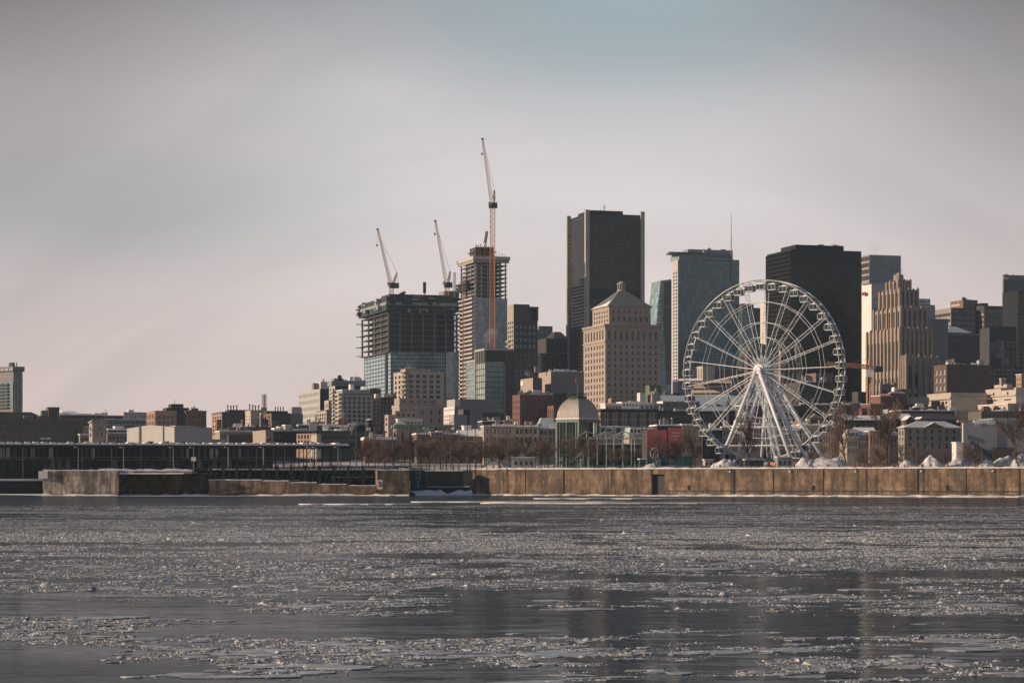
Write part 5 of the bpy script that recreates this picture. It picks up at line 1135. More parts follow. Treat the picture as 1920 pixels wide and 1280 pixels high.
x = (t4[0] + t4[1]) / 2; y = (t4[2] + t4[3]) / 2; mb = MB(); zl_ = t4[5]; mb.tube((x, y, zl_), (x, y, b.z(516, x, y)), 2.7, 2.6, 8, 0, True); mb.tube((x, y, b.z(516, x, y)), (x, y, b.z(511, x, y)), 1.9, .6, 8, 0, True); mb.build('lantern', stone_deco, b.o); mb = MB(); mb.tube((x + 2, y, zl_), (x + 2, y, b.z(503, x, y)), .1); mb.build('mast', frame_d, b.o)
b = B('grey_party_wall', 'blank grey party wall block right of the stepped stone tower', 1748, 1240)
b.blk(None, 1735, 1778, 597, wall=grey_p, dep=20); b.blk(None, 1735, 1741, 592, 597, wall=roof_d, iy=3, dep=5, part='roof_hut')
# far right towers
b = B('banded_office', 'grey office with copper lit window bands and sign on its penthouse', 1783, 1600)
bx = b.blk(1752, 1783, 1829, 577, wall=grey_d, lmat=stone_g, left=[W(4, 583, 690, 9, .96, .5, st='p', m=.02)], front=C(10, 10, 580, 690, .35, glass_dark, grey_d, grey_d)); b1 = b.blk(1782, 1806, 1833, 562, 577, wall=stone_d, lmat=brick_b, iy=6, dep=None, part='penthouse'); b.clutter(b1, 4, 7, [frame_d], 2.5)
mb = MB(); yy = b1[3] - b1[2]
for i in range(7): mb.box(b1[0] - .2, b1[0] - .01, b1[2] + yy * (.86 - i * .1), b1[2] + yy * (.92 - i * .1), b.z(570), b.z(570 - 2.5 - (i * 37 % 3)))
mb.build('sign_lettering', white_p, b.o, kind='stuff')
b2 = b.blk(1829, 1845, 1880, 573, wall=grey_d, lmat=grey_d, iy=-6, dep=None, part='right_wing', left=[W(1, 584, 690, 11, .9, .45, st='p', g=plain('copper sunlit glass', (.42, .27, .19), .35), m=.02)], front=C(14, 8, 580, 690, .35, glass_dark, grey_d, grey_p)); b.blk(None, 1840, 1853, 568, 573, wall=frame_d, iy=2, dep=6, part='plant_box')  # copper glow of the sun is put into the left window colour
b = B('pyramid_roof_hall', 'grey hall with shallow snow dusted pyramid roof', 1778, 1480)
bx = b.blk(None, 1774, 1836, 623, wall=grey_d, dep=30, front=W(10, 632, 640, 1, .5, .5)); b.hip((bx[0] + 1, bx[1] - 4, 1, 26, 0, bx[5]), b.z(612, 0, 12) - bx[5], roof_teal, .38, .2); b.band(bx, bx[5] - 1.5, .8, .4, grey_p)
b = B('grey_curtain_tower', 'grey finned tower with white lettering at the right edge', 1886, 1420)
bx = b.blk(1879.5, 1881, 1960, 515, wall=grey_p, front=C(30, 44, 524, 700, .2, glass_dark, grey_p, wall_mat('grey fin', (.19, .185, .185)), .3, .2), roof='flat'); b.clutter(bx, 3, 4, [frame_d], 4)
mb = MB()
for px, w, h in ((1881.5, 2, 4.0), (1884.5, 1.6, 2.6), (1887, 1.2, 2.6), (1889, 1.8, 2.6)): x = b.fx(px, -.6); mb.box(x, x + w * .33, -.75, -.45, b.z(523), b.z(523 - h))
mb.build('sign_lettering', white_p, b.o, kind='stuff')
b = B('black_right_tower', 'black glass tower in front of the grey finned tower', 1909, 1350)
b.blk(None, 1908, 1990, 545, wall=black_m, front=C(22, 12, 550, 700, .35, glass_black, black_m, black_m))
b = B('red_banded_office', 'dark office with faint reddish window bands and steam in front', 1900, 1300)
bx = b.blk(None, 1876, 1906, 612, wall=grey_d, front=[W(3, 637, 652, 2, .8, .45, st='p', g=plain('reddish glass', (.24, .14, .11), .3)), W(3, 655, 700, 5, .8, .5, st='p')], dep=24)
b = B('dark_office', 'near black office filling the gap under the steam plume', 1850, 1250)
b.blk(None, 1838, 1990, 686, wall=black_m, front=C(5, 20, 690, 730, .3, glass_black, black_m, black_m), dep=20)
b = B('brown_brick_block', 'dark brick block with sunlit end, sash windows and rooftop plant', 1775, 1150)
bx = b.blk(1751, 1775, 1860, 684, wall=brick_d, lmat=brick_b, left=W(3, 690, 734, 3, .45, .6, fr=frame_w, g=glass_pale), front=W(4, 692, 734, 3, .12, .3, st='p'), roof='parapet', lip=.3); b.blk(None, 1790, 1832, 673, 684, wall=brick_d, iy=5, dep=10, part='lift_house'); b.clutter(bx, 9, 55); 
b = B('stone_bank_hall', 'classical pale stone hall with cornice and small square windows', 1783, 1000)
bx = b.blk(1739, 1783, 1850, 738, wall=stone_g, lmat=stone_l, left=[W(3, 751, 757, 1, .25, .8, st='p'), W(3, 764, 774, 1, .3, .8)], roof='parapet', lip=.5); b.band(bx, b.z(748), .9, 1.0, stone_l); b.band(bx, b.z(760), .4, .3, stone_l, 'string_course'); mb = MB(); mb.tube((b.fx(1778, -8), -8, b.z(775)), (b.fx(1790, -8), -8, b.z(775)), 2.2, 2.2, 10, 0, True); mb.build('curved_skylight', roof_teal, b.o)
b.blk(None, 1786, 1850, 768, wall=stone_w, iy=-6, dep=6, part='front_wing', roof='snow', lip=.3, front=W(10, 772, 776, 1, .5, .5, st='p'))
b = B('stepped_beige_block', 'stepped beige block with terraces and chimney pots at right edge', 1905, 985)
bx = b.blk(1848, 1905, 1990, 726, wall=stone_d, lmat=stone_l, left=[W(2, 732, 742, 1, .12, .7, st='p'), W(2, 744, 752, 1, .5, .3, st='p')]); b.band(bx, b.z(741), .5, .8, stone_l); b1 = b.blk(1864, 1888, 1899, 720, 726, wall=stone_l, iy=2, dep=None, part='roof_storey')
b2 = b.blk(1834, 1890, 1990, 757, wall=stone_d, lmat=stone_l, iy=-9, dep=None, part='front_block', left=W(6, 761, 775, 1, .45, .75), roof='snow', lip=.4)
for px in (1877, 1883): x = b.fx(px, 6); mb = MB(); mb.tube((x, 6, b.z(722)), (x, 6, b.z(711)), .6, .6, 8, 0, True); mb.tube((x, 6, b.z(711)), (x, 6, b.z(708)), .85, .75, 8, 0, True); mb.build('chimney_pot', stone_l, b.o)
b = B('orange_brick_house', 'small orange brick house top at the right edge above the beige block', 1915, 1100)
b.blk(1905, 1915, 1980, 702, wall=brick_r, lmat=brick_o, left=W(2, 706, 725, 2, .3, .4, st='p'), roof='snow')
b = B('red_brick_store', 'dark red brick store with flat roofs below the stepped stone tower', 1668, 1000)
bx = b.blk(1640, 1669, 1700, 737, wall=brick_d, lmat=brick_r, roof='flat'); b.blk(1634, 1651, 1672, 742, wall=brick_d, lmat=brick_r, iy=-5, dep=None, part='front_block', roof='snow', lip=.3); b1 = b.blk(1614, 1632, 1655, 757, wall=brick_d, lmat=brick_r, iy=-10, dep=None, part='low_block', roof='snow', lip=.3, front=W(3, 760, 770, 1, .4, .6)); b.clutter(bx, 6, 17)
b.blk(None, 1700, 1740, 758, wall=brick_d, iy=-2, dep=14, part='wing', front=W(4, 761, 770, 1, .5, .7, fr=frame_w), roof='flat'); b.blk(None, 1700, 1742, 744, 758, wall=grey_b, iy=3, dep=8, part='metal_roof_storey')
b.blk(None, 1665, 1690, 767, wall=grey_l, iy=-16, dep=5, part='roof_plant'); b.blk(1614, 1616, 1626, 765, wall=brick_r, iy=-16, dep=3, part='brick_chimney')
b = B('grey_metal_shed', 'small blue grey metal roofed shed beside the black tower', 1600, 1010)
bx = b.blk(None, 1582, 1614, 756, wall=grey_b, roof='snow', lip=.6); b.blk(None, 1609, 1624, 734, wall=grey_d, iy=6, dep=6, part='steel_tank')
b = B('dark_roof_row', 'wide dark slate roof with snow patches above the pale dormer house', 1595, 915, th=6)
bx = b.blk(None, 1582, 1690, 787, wall=roof_d, front=W(9, 792, 800, 1, .2, .5, fr=frame_w)); b.gable((bx[0], bx[1], 0, 14, 0, bx[5]), 2.0, snow, 'x', .2, wallm=roof_d); b.clutter(bx, 9, 23)
b = B('dormer_house', 'little house with sunlit white mansard dormers', 1590, 866, th=6)
bx = b.blk(None, 1588, 1609, 822, wall=stone_w, front=[W(4, 825, 836, 1, .5, .7), W(4, 838, 850, 1, .5, .7)]); b.hip((bx[0], bx[1], 0, 9, 0, bx[5]), b.z(804) - bx[5], stone_l, .06, .2)
for i in range(3): x = bx[0] + (bx[1] - bx[0]) * (i + .5) / 3; mb = MB(); mb.box(x - .45, x + .45, -.3, 1.2, bx[5] + .5, bx[5] + 2.6); d_ = mb.build('dormer', white_p, b.o); m2 = MB(); m2.box(x - .3, x + .3, -.36, -.304, bx[5] + .8, bx[5] + 2.3); m2.build('pane', glass, d_)
b = B('snow_roof_house', 'stone house with smooth snow covered roof among the bare trees', 1610, 868, th=6)
bx = b.blk(1607, 1610, 1630, 815, wall=stone_g, lmat=stone_w, front=[W(4, 818, 827, 1, .5, .75, fr=frame_w), W(4, 830, 842, 1, .5, .75, fr=frame_w)]); b.gable((bx[0], b.fx(1645), 0, 13, 0, bx[5]), 3.0, snow, 'x', .4, wallm=stone_g)
b = B('brown_pier_house', 'brown stone house with tall narrow openings among the bare trees', 1630, 866, th=6)
bx = b.blk(None, 1630, 1668, 808, wall=brick_o, front=W(6, 813, 835, 1, .42, .75, st='p'), roof='snow', lip=.4); b1 = b.blk(None, 1668.4, 1690, 816, wall=stone_g, iy=1, dep=10, part='annex', front=W(3, 820, 842, 2, .5, .6, fr=frame_w), roof='snow', lip=1.4)
b = B('dark_slate_mass', 'long black roof mass rising behind the pedimented greystone house', 1715, 900, th=8)
bx = b.blk(None, 1679, 1800, 786, wall=roof_d, roof='flat'); b.gable((bx[0], bx[1], 0, 24, 0, bx[5]), b.z(775, 0, 12) - bx[5], roof_d, 'x', .2); b.hip((b.fx(1679, -3), b.fx(1712, -3), -3, 4, 0, b.z(785)), 2.0, snow, .2)
b = B('pediment_house', 'dark greystone customs house with snowy pedimented roof on the waterfront', 1696, 858, th=14)
bx = b.blk(1684, 1696, 1800, 801, wall=stone_d, lmat=stone_g, front=[W(7, 804, 812, 1, .34, .7, st='s'), W(7, 815, 825, 1, .34, .75), W(7, 829, 842, 1, .34, .75)], left=W(2, 805, 842, 3, .4, .6)); b.hip(bx, 2.4, snow, .25, .7); b.band(bx, bx[5] - .4, .4, .6, stone_g); b.band(bx, b.z(827), .4, .25, stone_g, 'string_course')
xa, xb_ = b.fx(1733), b.fx(1765); b.gable((xa, xb_, -.7, 8, 0, bx[5]), b.z(791.5) - bx[5], snow, 'y', .6, 'pediment', stone_d)
for px in (1700, 1722): t = b.blk(None, px, px + 14, 787 if px < 1710 else 789, 801, wall=brick_r, iy=6, dep=5, part='roof_house'); b.gable(t, 1.6, snow, 'y', .3, wallm=brick_r)
b.clutter((bx[0], bx[1] * .5, 0, 9, 0, bx[5]), 4, 73)
b = B('blank_wall_building', 'large blank pale blue grey building with ragged roof edge at right', 1806, 826, th=4)
bx = b.blk(1803.5, 1806, 1870, 792, wall=grey_b, lmat=conc_l); b1 = b.blk(None, 1863, 1990, 783, wall=grey_b, iy=.4, dep=22, part='rear_wall'); b.blk(None, 1806, 1990, 846, wall=grey_b, iy=-1.6, dep=1.5, part='plinth')
mb = MB(); rr = random.Random(6)
for i in range(9):
    x = b.fx(1826 + i * 4.5, -.3); mb.face([(x, -.3, bx[5] + .2), (x + 1.1, -.3, bx[5] + .2), (x + .5, -.3, bx[5] - rr.uniform(.5, 1.4))]); mb.box(x - .1, x + 1.0, -.32, .5, bx[5] + .01, bx[5] + .8)
mb.build('hanging_snow', snow, b.o); mb = MB(); mb.box(b.fx(1813), b.fx(1819), -.6, -.02, b.z(822), b.z(816)); mb.build('vent_hood', stone_d, b.o)
mb = MB(); mb.box(b.fx(1861, -3), b.fx(1905, -3), -3.2, -1.7, 0, b.z(839)); mb.build('dark_hoarding', brick_d, b.o); mb = MB(); mb.tube((b.fx(1820, -2.6), -2.6, b.z(828)), (b.fx(1858, -2.6), -2.6, b.z(858)), .7, .7, 4, 0, True); mb.build('outside_stair', frame_d, b.o)
b.blk(None, 1793, 1806, 830, wall=white_p, iy=-3, dep=6, part='annex', roof='snow'); mb = MB(); mb.box(b.fx(1800), b.fx(1863), 2, 5, bx[5] + .2, b.z(787)); mb.build('timber_frame', brick_o, b.o)
# --- fill behind so that no bare ground shows between the fronts
for i, (a, c_, yt, Y, mt, lb) in enumerate(((430, 560, 800, 1010, brick_d, 'dark brick block half hidden behind the dark row'), (560, 640, 797, 1020, stone_d, 'low brown block behind the sunlit arcade'), (835, 905, 806, 985, brick_d, 'brown block behind the snow roofed house'),
        (905, 985, 790, 1000, grey_d, 'charcoal block below the dark glass office cube'), (1240, 1300, 745, 1075, grey_d, 'dark plant roofs left of the wheel'), (1395, 1500, 760, 985, brick_d, 'dark brick block low behind the wheel hub'), (1500, 1600, 758, 1000, brick_d, 'dark brick block low behind the wheel right side'), (1690, 1790, 770, 960, brick_d, 'dark brick block below the classical stone hall'), (1840, 1990, 770, 940, stone_d, 'brown block above the blank blue grey building'))):
    b = B('brick_block', lb, a, Y, th=8); bx = b.blk(None, a, c_, yt, wall=mt, dep=16, front=W(int((c_ - a) / 7), yt + 4, yt + 30, 2, .42, .6), roof='snow' if i % 2 else 'flat', lip=.5); b.clutter(bx, 8, 200 + i)
# --- cranes
def luffing_crane(label, Y, mast_px, mast_top, mast_bot, tip, jib_foot, aframe, cw, hook=None, mastw=2.4):
    base = P(mast_px, mast_bot, Y); e = empty('tower_crane', base); tag(e, label, 'crane', 'cranes on the unfinished towers')
    L = lambda px, py, dy=0.0: P(px, py, Y) - base + Vector((0, dy, 0))
    pk = plain('crane lattice', (.52, .34, .27), .6); wl = plain('pale crane jib', (.56, .46, .42), .6)
    mb = MB(); lattice(mb, (0, 0, 0), L(mast_px, mast_top), mastw, mastw, max(4, int((mast_bot - mast_top) / 5)), .19, 0, Vector((1, 0, 0))); mb.build('mast', orange_m, e)
    mb = MB(); lattice(mb, L(*jib_foot), L(*tip), 2.2, 1.0, 26, .2, 0, Vector((0, 1, 0))); j = mb.build('jib', wl, e)
    mb = MB(); t = L(*tip); mb.box(t.x - .9, t.x + .7, t.y - .5, t.y + .5, t.z - .3, t.z + .9); mb.build('jib_head', frame_d, j)
    mb = MB(); lattice(mb, L(mast_px + 2, mast_top - 2), L(*aframe), 1.4, .7, 8, .2, 0, Vector((0, 1, 0))); mb.build('a_frame', pk, e)
    mb = MB(); c0 = L(*cw); mt_ = L(mast_px, mast_top); mb.box(mt_.x - 1.8, c0.x, mt_.y - 1.4, mt_.y + 1.4, mt_.z - .2, mt_.z + .8); mb.box(c0.x - 5.5, c0.x, mt_.y - 1.6, mt_.y + 1.6, mt_.z - .8, mt_.z + 2.6); mb.build('counterweight', frame_d, e)
    mb = MB(); mb.box(mt_.x - 2.6, mt_.x - .6, mt_.y - 2.2, mt_.y - 1.2, mt_.z + .9, mt_.z + 3.0); mb.build('cab', steel_g, e)
    mb = MB(); a = L(*aframe); m_ = L(*jib_foot).lerp(t, .72) + Vector((1.2, 0, 0)); mb.tube(a, m_, .10, None, 3); mb.tube(a, (c0.x - .6, c0.y, mt_.z + 2), .10, None, 3); mb.tube(m_, t, .07, None, 3); mb.build('stay_rope', frame_d, e)
    if hook:
        h = L(*hook); mb = MB(); mb.tube((h.x, h.y, t.z), h, .07, None, 3); mb.build('hoist_rope', frame_d, e); mb = MB(); mb.box(h.x - .6, h.x + .5, h.y - .4, h.y + .4, h.z - 1.1, h.z); mb.tube((h.x, h.y, h.z - 1.1), (h.x + .3, h.y, h.z - 2.0), .2, .1, 5); mb.build('hook_block', frame_d, e)
luffing_crane('left luffing crane with pale jib on the wide unfinished block', 1512, 734, 538, 556, (708.5, 431), (732.5, 533), (744.5, 511), (748, 538), (707, 458))
luffing_crane('middle luffing crane with pale jib between the unfinished towers', 1512, 838, 537, 562, (816.5, 415.5), (836.5, 530), (844, 509), (848.5, 533), (815.5, 437))
luffing_crane('tallest luffing crane on orange lattice mast against the slim unfinished tower', 1476, 923.5, 388, 655, (905, 262), (921.5, 378), (927, 357), (932.5, 383), (904, 287), 3.0)
Y = 1105; e = empty('tower_crane', (U(1630) * Y, Y, gz(Y))); tag(e, 'orange saddle jib crane in front of the stepped stone tower', 'crane')
L = lambda px, py: P(px, py, Y) - Vector((U(1630) * Y, Y, gz(Y)))
mb = MB(); lattice(mb, (0, 0, 0), L(1630, 690), 2.2, 2.2, 14, .25, 0, Vector((1, 0, 0))); mb.build('mast', orange_m, e)
mb = MB(); lattice(mb, L(1628, 688), L(1549, 681), 1.7, 1.4, 26, .2, 0, Vector((0, 0, 1))); mb.build('jib', orange_m, e); mb = MB(); lattice(mb, L(1631, 689), L(1652, 690), 1.4, 1.4, 7, .16, 0, Vector((0, 0, 1))); mb.build('counter_jib', steel_g, e)
mb = MB(); c0 = L(1648, 691); mb.box(c0.x - 1.8, c0.x + 1.8, -.9, .9, c0.z - 1.6, c0.z + 1.2); mb.build('counterweight', frame_d, e); mb = MB(); c0 = L(1629, 700); mb.box(c0.x - 1.6, c0.x + 1.3, -2.6, -1.2, c0.z - 1.8, c0.z + 1.6); mb.build('cab', white_p, e); mb = MB(); mb.tube(L(1629, 673), L(1629, 688), .3, .5, 4); mb.tube(L(1629, 673), L(1580, 683), .08, None, 3); mb.tube(L(1629, 673), L(1650, 688), .08, None, 3); mb.build('tower_peak', orange_m, e)
ORD = 'first second third fourth fifth sixth seventh eighth ninth tenth eleventh twelfth thirteenth fourteenth fifteenth sixteenth seventeenth eighteenth nineteenth twentieth'.split()
ORD += ['twenty-' + q for q in ORD[:9]] + ['thirtieth'] + ['thirty-' + q for q in ORD[:9]]
# ------------------------------------------------------------------ the old port
# --- long pier shed on the left
b = B('pier_shed', 'long dark two storey glazed pier shed with snow on its roof', -70, 812, th=14, base=-1.0, cat='shed')
x1 = b.fx(655); D = 24; zt = b.z(833); z1 = b.z(858); z2 = b.z(866); zg_ = b.z(897)
shed_m = wall_mat('dark green shed cladding', (.042, .055, .055), var=.2); shed_d = wall_mat('black shed steel', (.02, .024, .026), var=.2)
bx = b.box(0, x1 * .80, 4, D, 0, zt - .6, shed_d, part='back_wall')
mb = MB(); mb.box(0, x1, -.5, D, z1 - .1, z2 - .05 + .8); mb.build('upper_deck', shed_d, b.o)
mb = MB(); mb.box(0, x1, -2.5, D, zt - .9, zt); mb.build('roof_edge', shed_d, b.o)
mb = MB(); mb.box(0, x1 * .4, -1.5, 3.9, 0, b.z(902)); mb.build('pier_base', shed_d, b.o)
mb = MB(); mb.box(0, b.fx(81), -3.2, 0, b.z(901), b.z(897)); mb.build('quay_ledge', snow, b.o)
rr = random.Random(12); n = 46
for i in range(n):
    xa = x1 * i / n; xb_ = x1 * (i + rr.uniform(.86, 1.0)) / n; h = rr.uniform(.7, 1.15); mb = MB()
    mb.box(xa, xb_, -2.7, 8, zt + .004, zt + h * .6); mb.box(xa + .4, xb_ - .5, -2.3, 9, zt + h * .6 + .002, zt + h); mb.build('roof_snow', snow, b.o)
for i in range(24):
    xa = x1 * (i + .3) / 24; mb = MB(); mb.box(xa, xa + rr.uniform(1.5, 3), 2, 5, zt + .01, zt + rr.uniform(.9, 1.5)); mb.build('roof_vent', grey_d, b.o)
for i in range(41):
    xa = x1 * i / 40; mb = MB(); mb.tube((xa, -1.8, 2 if xa > x1 * .4 else b.z(902)), (xa, -1.8, zt - .9), .16, None, 5); mb.build('post', steel_g if i % 3 == 0 else shed_d, b.o)
for i in range(52):
    xa = x1 * .8 * (i + .1) / 52; w = x1 * .8 / 52 * rr.uniform(.35, .8); mb = MB(); mb.box(xa, xa + w, 3.7, 3.96, z2 + 1.0, zt - 1.0); mb.build('panel', rr.choice((shed_m, shed_m, shed_d, glass_teal, grey_d, stone_d)), b.o)
for i in range(40):
    xa = x1 * .8 * i / 40; w = x1 * .8 / 40 * rr.uniform(.3, .7); mb = MB(); mb.box(xa, xa + w, 3.75, 3.96, b.z(880), z1 - 1); mb.build('panel', rr.choice((shed_m, shed_d, glass_dark, grey_d)), b.o)
mb = MB()
for zz in (z2 + .9, z2 + 1.9): mb.tube((0, -.6, zz), (x1, -.6, zz), .07, None, 4)
for i in range(150): xa = x1 * i / 149; mb.tube((xa, -.6, z2 + .7), (xa, -.6, z2 + 1.9), .05, None, 3)
mb.build('railing', steel_g, b.o, kind='stuff')
mb = MB()
for i in range(40):
    xa = x1 * .79 + x1 * .21 * i / 40
    if i % 4 == 0: mb.tube((xa, 8, 2), (xa, 8, zt - .9), .2, None, 4); mb.tube((xa, 8, zt - 3), (xa + 2.2, 8, zt - .9), .12, None, 3)
mb.build('truss_frame', shed_d, b.o)
xa = b.fx(352, -2); mb = MB(); mb.tube((xa - 5, -2.2, z2), (xa + 6, -2.2, b.z(884)), .7, .7, 4, 0, True); mb.build('outside_stair', shed_m, b.o)
for px in (147, 232, 325, 363, 428, 494, 582, 593, 634):
    Yp = 795; e = MB(); p0 = P(px, 845, Yp); e.tube((0, 0, 0), (0, 0, ZAT(838, Yp) - ZQ), .14, .09, 6); e.tube((0, 0, ZAT(839, Yp) - ZQ), (-.9, 0, ZAT(838.2, Yp) - ZQ), .08, None, 4)
    o = empty('lamp_post', (p0.x, Yp, ZQ)); tag(o, f'thin grey lamp post on the pier, {["first","second","third","fourth","fifth","sixth","seventh","eighth","ninth"][(147,232,325,363,428,494,582,593,634).index(px)]} from the left in front of the shed', 'lamp post', 'lamp posts on the pier'); e.build('post', steel_g, o)
    m2 = MB(); h = ZAT(838.2, Yp) - ZQ; m2.box(-1.5, -.8, -.2, .2, h - .12, h + .1); m2.build('lamp_head', steel_w, o)
o = empty('banner_post', (U(363) * 790, 790, ZQ)); tag(o, 'white notice board on a thin post before the shed', 'sign'); mb = MB(); mb.tube((0, 0, 0), (0, 0, ZAT(838, 790) - ZQ), .12, None, 5); mb.build('post', steel_g, o); mb = MB(); mb.box(-.8, .8, -.1, .1, ZAT(864, 790) - ZQ, ZAT(856.5, 790) - ZQ); mb.build('board', white_p, o)
# --- pier deck: railings, dark ramp with timber piles
def railing(name, label, pts, z, h=1.15, step=2.6, mat=None, r=.05):
    o = empty(name, (pts[0][0], pts[0][1], z)); tag(o, label, 'railing'); p0 = Vector((pts[0][0], pts[0][1], z)); mb = MB(); pm = MB()
    for a, b_ in zip(pts, pts[1:]):
        a = Vector((*a, z)) - p0; b_ = Vector((*b_, z)) - p0
        for hh in (h, h * .66, h * .33): mb.tube(a + Vector((0, 0, hh)), b_ + Vector((0, 0, hh)), r * (1 if hh == h else .7), None, 4)
        n = max(1, int((b_ - a).length / step))
        for i in range(n): c = a.lerp(b_, i / n); pm.tube(c, c + Vector((0, 0, h)), r * 1.3, None, 4)
    mb.build('rails', mat or frame_d, o); pm.build('posts', mat or frame_d, o, kind='stuff')
railing('pier_railing', 'dark metal railing along the pale pier deck', [q2(85, 720), q2(222, 720), q2(392, 741)], 7.75)
r = B('vehicle_ramp', 'dark timber ramp bridge on black piles behind the low wall', 391, 742, th=0, base=-1.0, cat='ramp')
x1 = r.fx(708); mb = MB(); mb.box(0, x1, 0, 14, r.z(884.5), r.z(880.5)); mb.build('deck', shed_d, r.o); mb = MB(); mb.box(-1, x1, 14.1, 15, 0, r.z(884)); mb.build('back_wall', shed_d, r.o)
mb = MB(); mb.box(0, x1, -.4, .3, r.z(881.2), r.z(880)); mb.build('edge_beam', steel_g, r.o); mb = MB(); mb.box(0, x1, .2, 2.5, r.z(880) + .002, r.z(880) + .25); mb.build('deck_snow', snow, r.o)
for i, px in enumerate((395, 419, 444, 469, 494, 520, 546, 572, 599, 626, 653, 681)):
    x = r.fx(px, -8); mb = MB(); mb.box(x - .38, x + .38, -8.4, -7.6, 0, r.z(871 + i * .12, 0, -8)); mb.build('pile', shed_d, r.o)
mb = MB()
for k_, (ya, yb_) in enumerate(((889, 889), (895, 897), (901, 905))): mb.tube((0, -7.2, r.z(ya)), (x1, -7.2, r.z(yb_)), .22, None, 4)
for i in range(26): x = x1 * i / 26; mb.tube((x, -5, r.z(906)), (x + 1.2, -3, r.z(885)), .16, None, 4)
mb.build('walers', shed_d, r.o, kind='stuff')
for a, c_, y, d_ in ((400, 428, 893, 4), (620, 700, 893, 3), (470, 560, 899, 2)):
    mb = MB(); mb.box(r.fx(a, d_), r.fx(c_, d_), d_, d_ + 5, r.z(y) - .3, r.z(y)); mb.build('snowy_landing', snow if a > 450 else grey_b, r.o)
railing('ramp_railing', 'thin railing with pickets on top of the dark ramp', [q2(392, 741.7), q2(706, 741.7)], ZAT(880, 742), 1.2, 1.2)
# --- heaps of snow
def snow_pile(label, px, py, hw, Y, seed, asym=0.0, dirty=False):
    h = ZAT(py, Y) - ZQ + .2; w = hw * 1.25 / F * Y; h *= .92; rr = random.Random(seed); mb = MB(); n = 18; m_ = 7; e = empty('snow_pile', (U(px) * Y, Y, ZQ)); tag(e, label, 'snow pile', 'snow piles on the quay')
    G_ = 26; hgt = {}
    for i in range(G_ + 1):
        for j in range(G_ + 1):
            x, y = (i / G_ * 2 - 1) * 1.15, (j / G_ * 2 - 1) * 1.15; r_ = math.hypot(x - asym * .3, y) * (1 + .3 * mnoise.noise((x * 1.3, y * 1.3, seed)))
            z = max(0.0, 1 - r_ ** (1.1 if dirty else 2.0)) ** (1.0 if dirty else .8)
            z *= 1 + .28 * mnoise.noise((x * 2.2, y * 2.2, seed + 5)) + .12 * mnoise.noise((x * 6, y * 6, seed + 9)) + .05 * mnoise.noise((x * 14, y * 14, seed + 2))
            hgt[i, j] = (x * w, y * w * .7, h * z - .06)
    for i in range(G_):
        for j in range(G_): mb.face([hgt[i, j], hgt[i + 1, j], hgt[i + 1, j + 1], hgt[i, j + 1]])
    mb.build('heap', snow_d, e, True)
for i, (lb, px, py, hw, Y, a) in enumerate((('rounded snow pile at the foot of the left wheel leg', 1361, 861, 24, 712, 0), ('small snow pile beside the right wheel legs', 1509, 858, 17, 700, 0), ('long low snow bank right of the wheel legs', 1546, 857, 40, 702, .3), ('steep end of the snow bank with stained side', 1570, 855.5, 16, 706, .1),
    ('pointed snow pile in the open yard', 1747, 851, 25, 700, 0), ('broad low snow pile beside the pointed one', 1797, 857, 32, 705, -.1), ('small snow mound behind the orange fence', 1700, 862, 14, 712, 0), ('low snow mound near the gooseneck lamp', 1852, 861, 15, 700, 0), ('wide snow pile before the dark hoarding', 1885, 856, 26, 704, .2), ('tall snow pile at the right edge of the quay', 1914, 850, 17, 692, 0), ('low snow heap beside the teal panels', 1222, 869, 18, 722, 0), ('long sloping snow bank by the white kiosk', 930, 866, 26, 770, .5), ('snow mounds along the pier deck', 205, 878.2, 22, 735, 0), ('low snow ridge on the pier deck', 275, 879.3, 24, 742, 0), ('little snow heap on the pier deck by the banner post', 330, 878.6, 14, 745, 0))):
    snow_pile(lb, px, py, hw, Y, i * 3 + 1, a, 'pointed' in lb)
# --- ferris wheel
ALPHA = R(37); WY = 745.0; WR = 29.0
wc = P(1430, 694, WY); wz = wc.z - ZQ
wheel = empty('ferris_wheel', (wc.x, wc.y, ZQ), -ALPHA)   # local x: along the wheel, local -y: towards the camera side, z up
tag(wheel, 'giant white ferris wheel with enclosed gondolas on the quay', 'ferris wheel')
wsteel = plain('white painted steel', (.62, .66, .70), .45); wgrey = plain('grey painted steel', (.30, .31, .32), .4)
G = 1.9; A_0 = math.pi / 2 - .06
def ringpt(a, r, y): return Vector((r * math.cos(a), y, wz + r * math.sin(a)))
for y, mt in ((-G, wgrey), (G, wsteel)):
    mb = MB(); n = 126
    for i in range(n): mb.tube(ringpt(2 * math.pi * i / n, WR, y), ringpt(2 * math.pi * (i + 1.02) / n, WR, y), .21, None, 6)
    mb.build('rim', mt, wheel)
mb = MB()
for i in range(42): a = A_0 + 2 * math.pi * i / 42; mb.tube(ringpt(a, WR - .1, -G), ringpt(a, WR - .1, G), .10, None, 4); mb.tube(ringpt(a, WR - .1, -G), ringpt(a + math.pi / 21, WR - .1, G), .05, None, 3)
mb.build('rim_ties', wsteel, wheel, kind='stuff')
NS = 21; A0 = math.pi / 2 - .06
sp = MB(); H0 = 1.6; gy = 1.35
nseg = 16
for s_ in (-1, 1): sp.tube((H0, s_ * gy, 0), (WR - .6, s_ * gy, 0), .11, .09, 5)
for i in range(nseg):
    r0 = H0 + (WR - .6 - H0) * i / nseg; r1 = H0 + (WR - .6 - H0) * (i + 1) / nseg; s_ = 1 if i % 2 else -1
    sp.tube((r0, s_ * gy, 0), (r1, -s_ * gy, 0), .06, None, 3); sp.tube((r1, -gy, 0), (r1, gy, 0), .07, None, 3)
spm = sp.mesh('spoke', wsteel)
for i in range(NS):
    a = A0 + 2 * math.pi * i / NS; o = inst('spoke', spm, wheel, (0, 0, wz)); o.rotation_euler = (0, -a, 0)
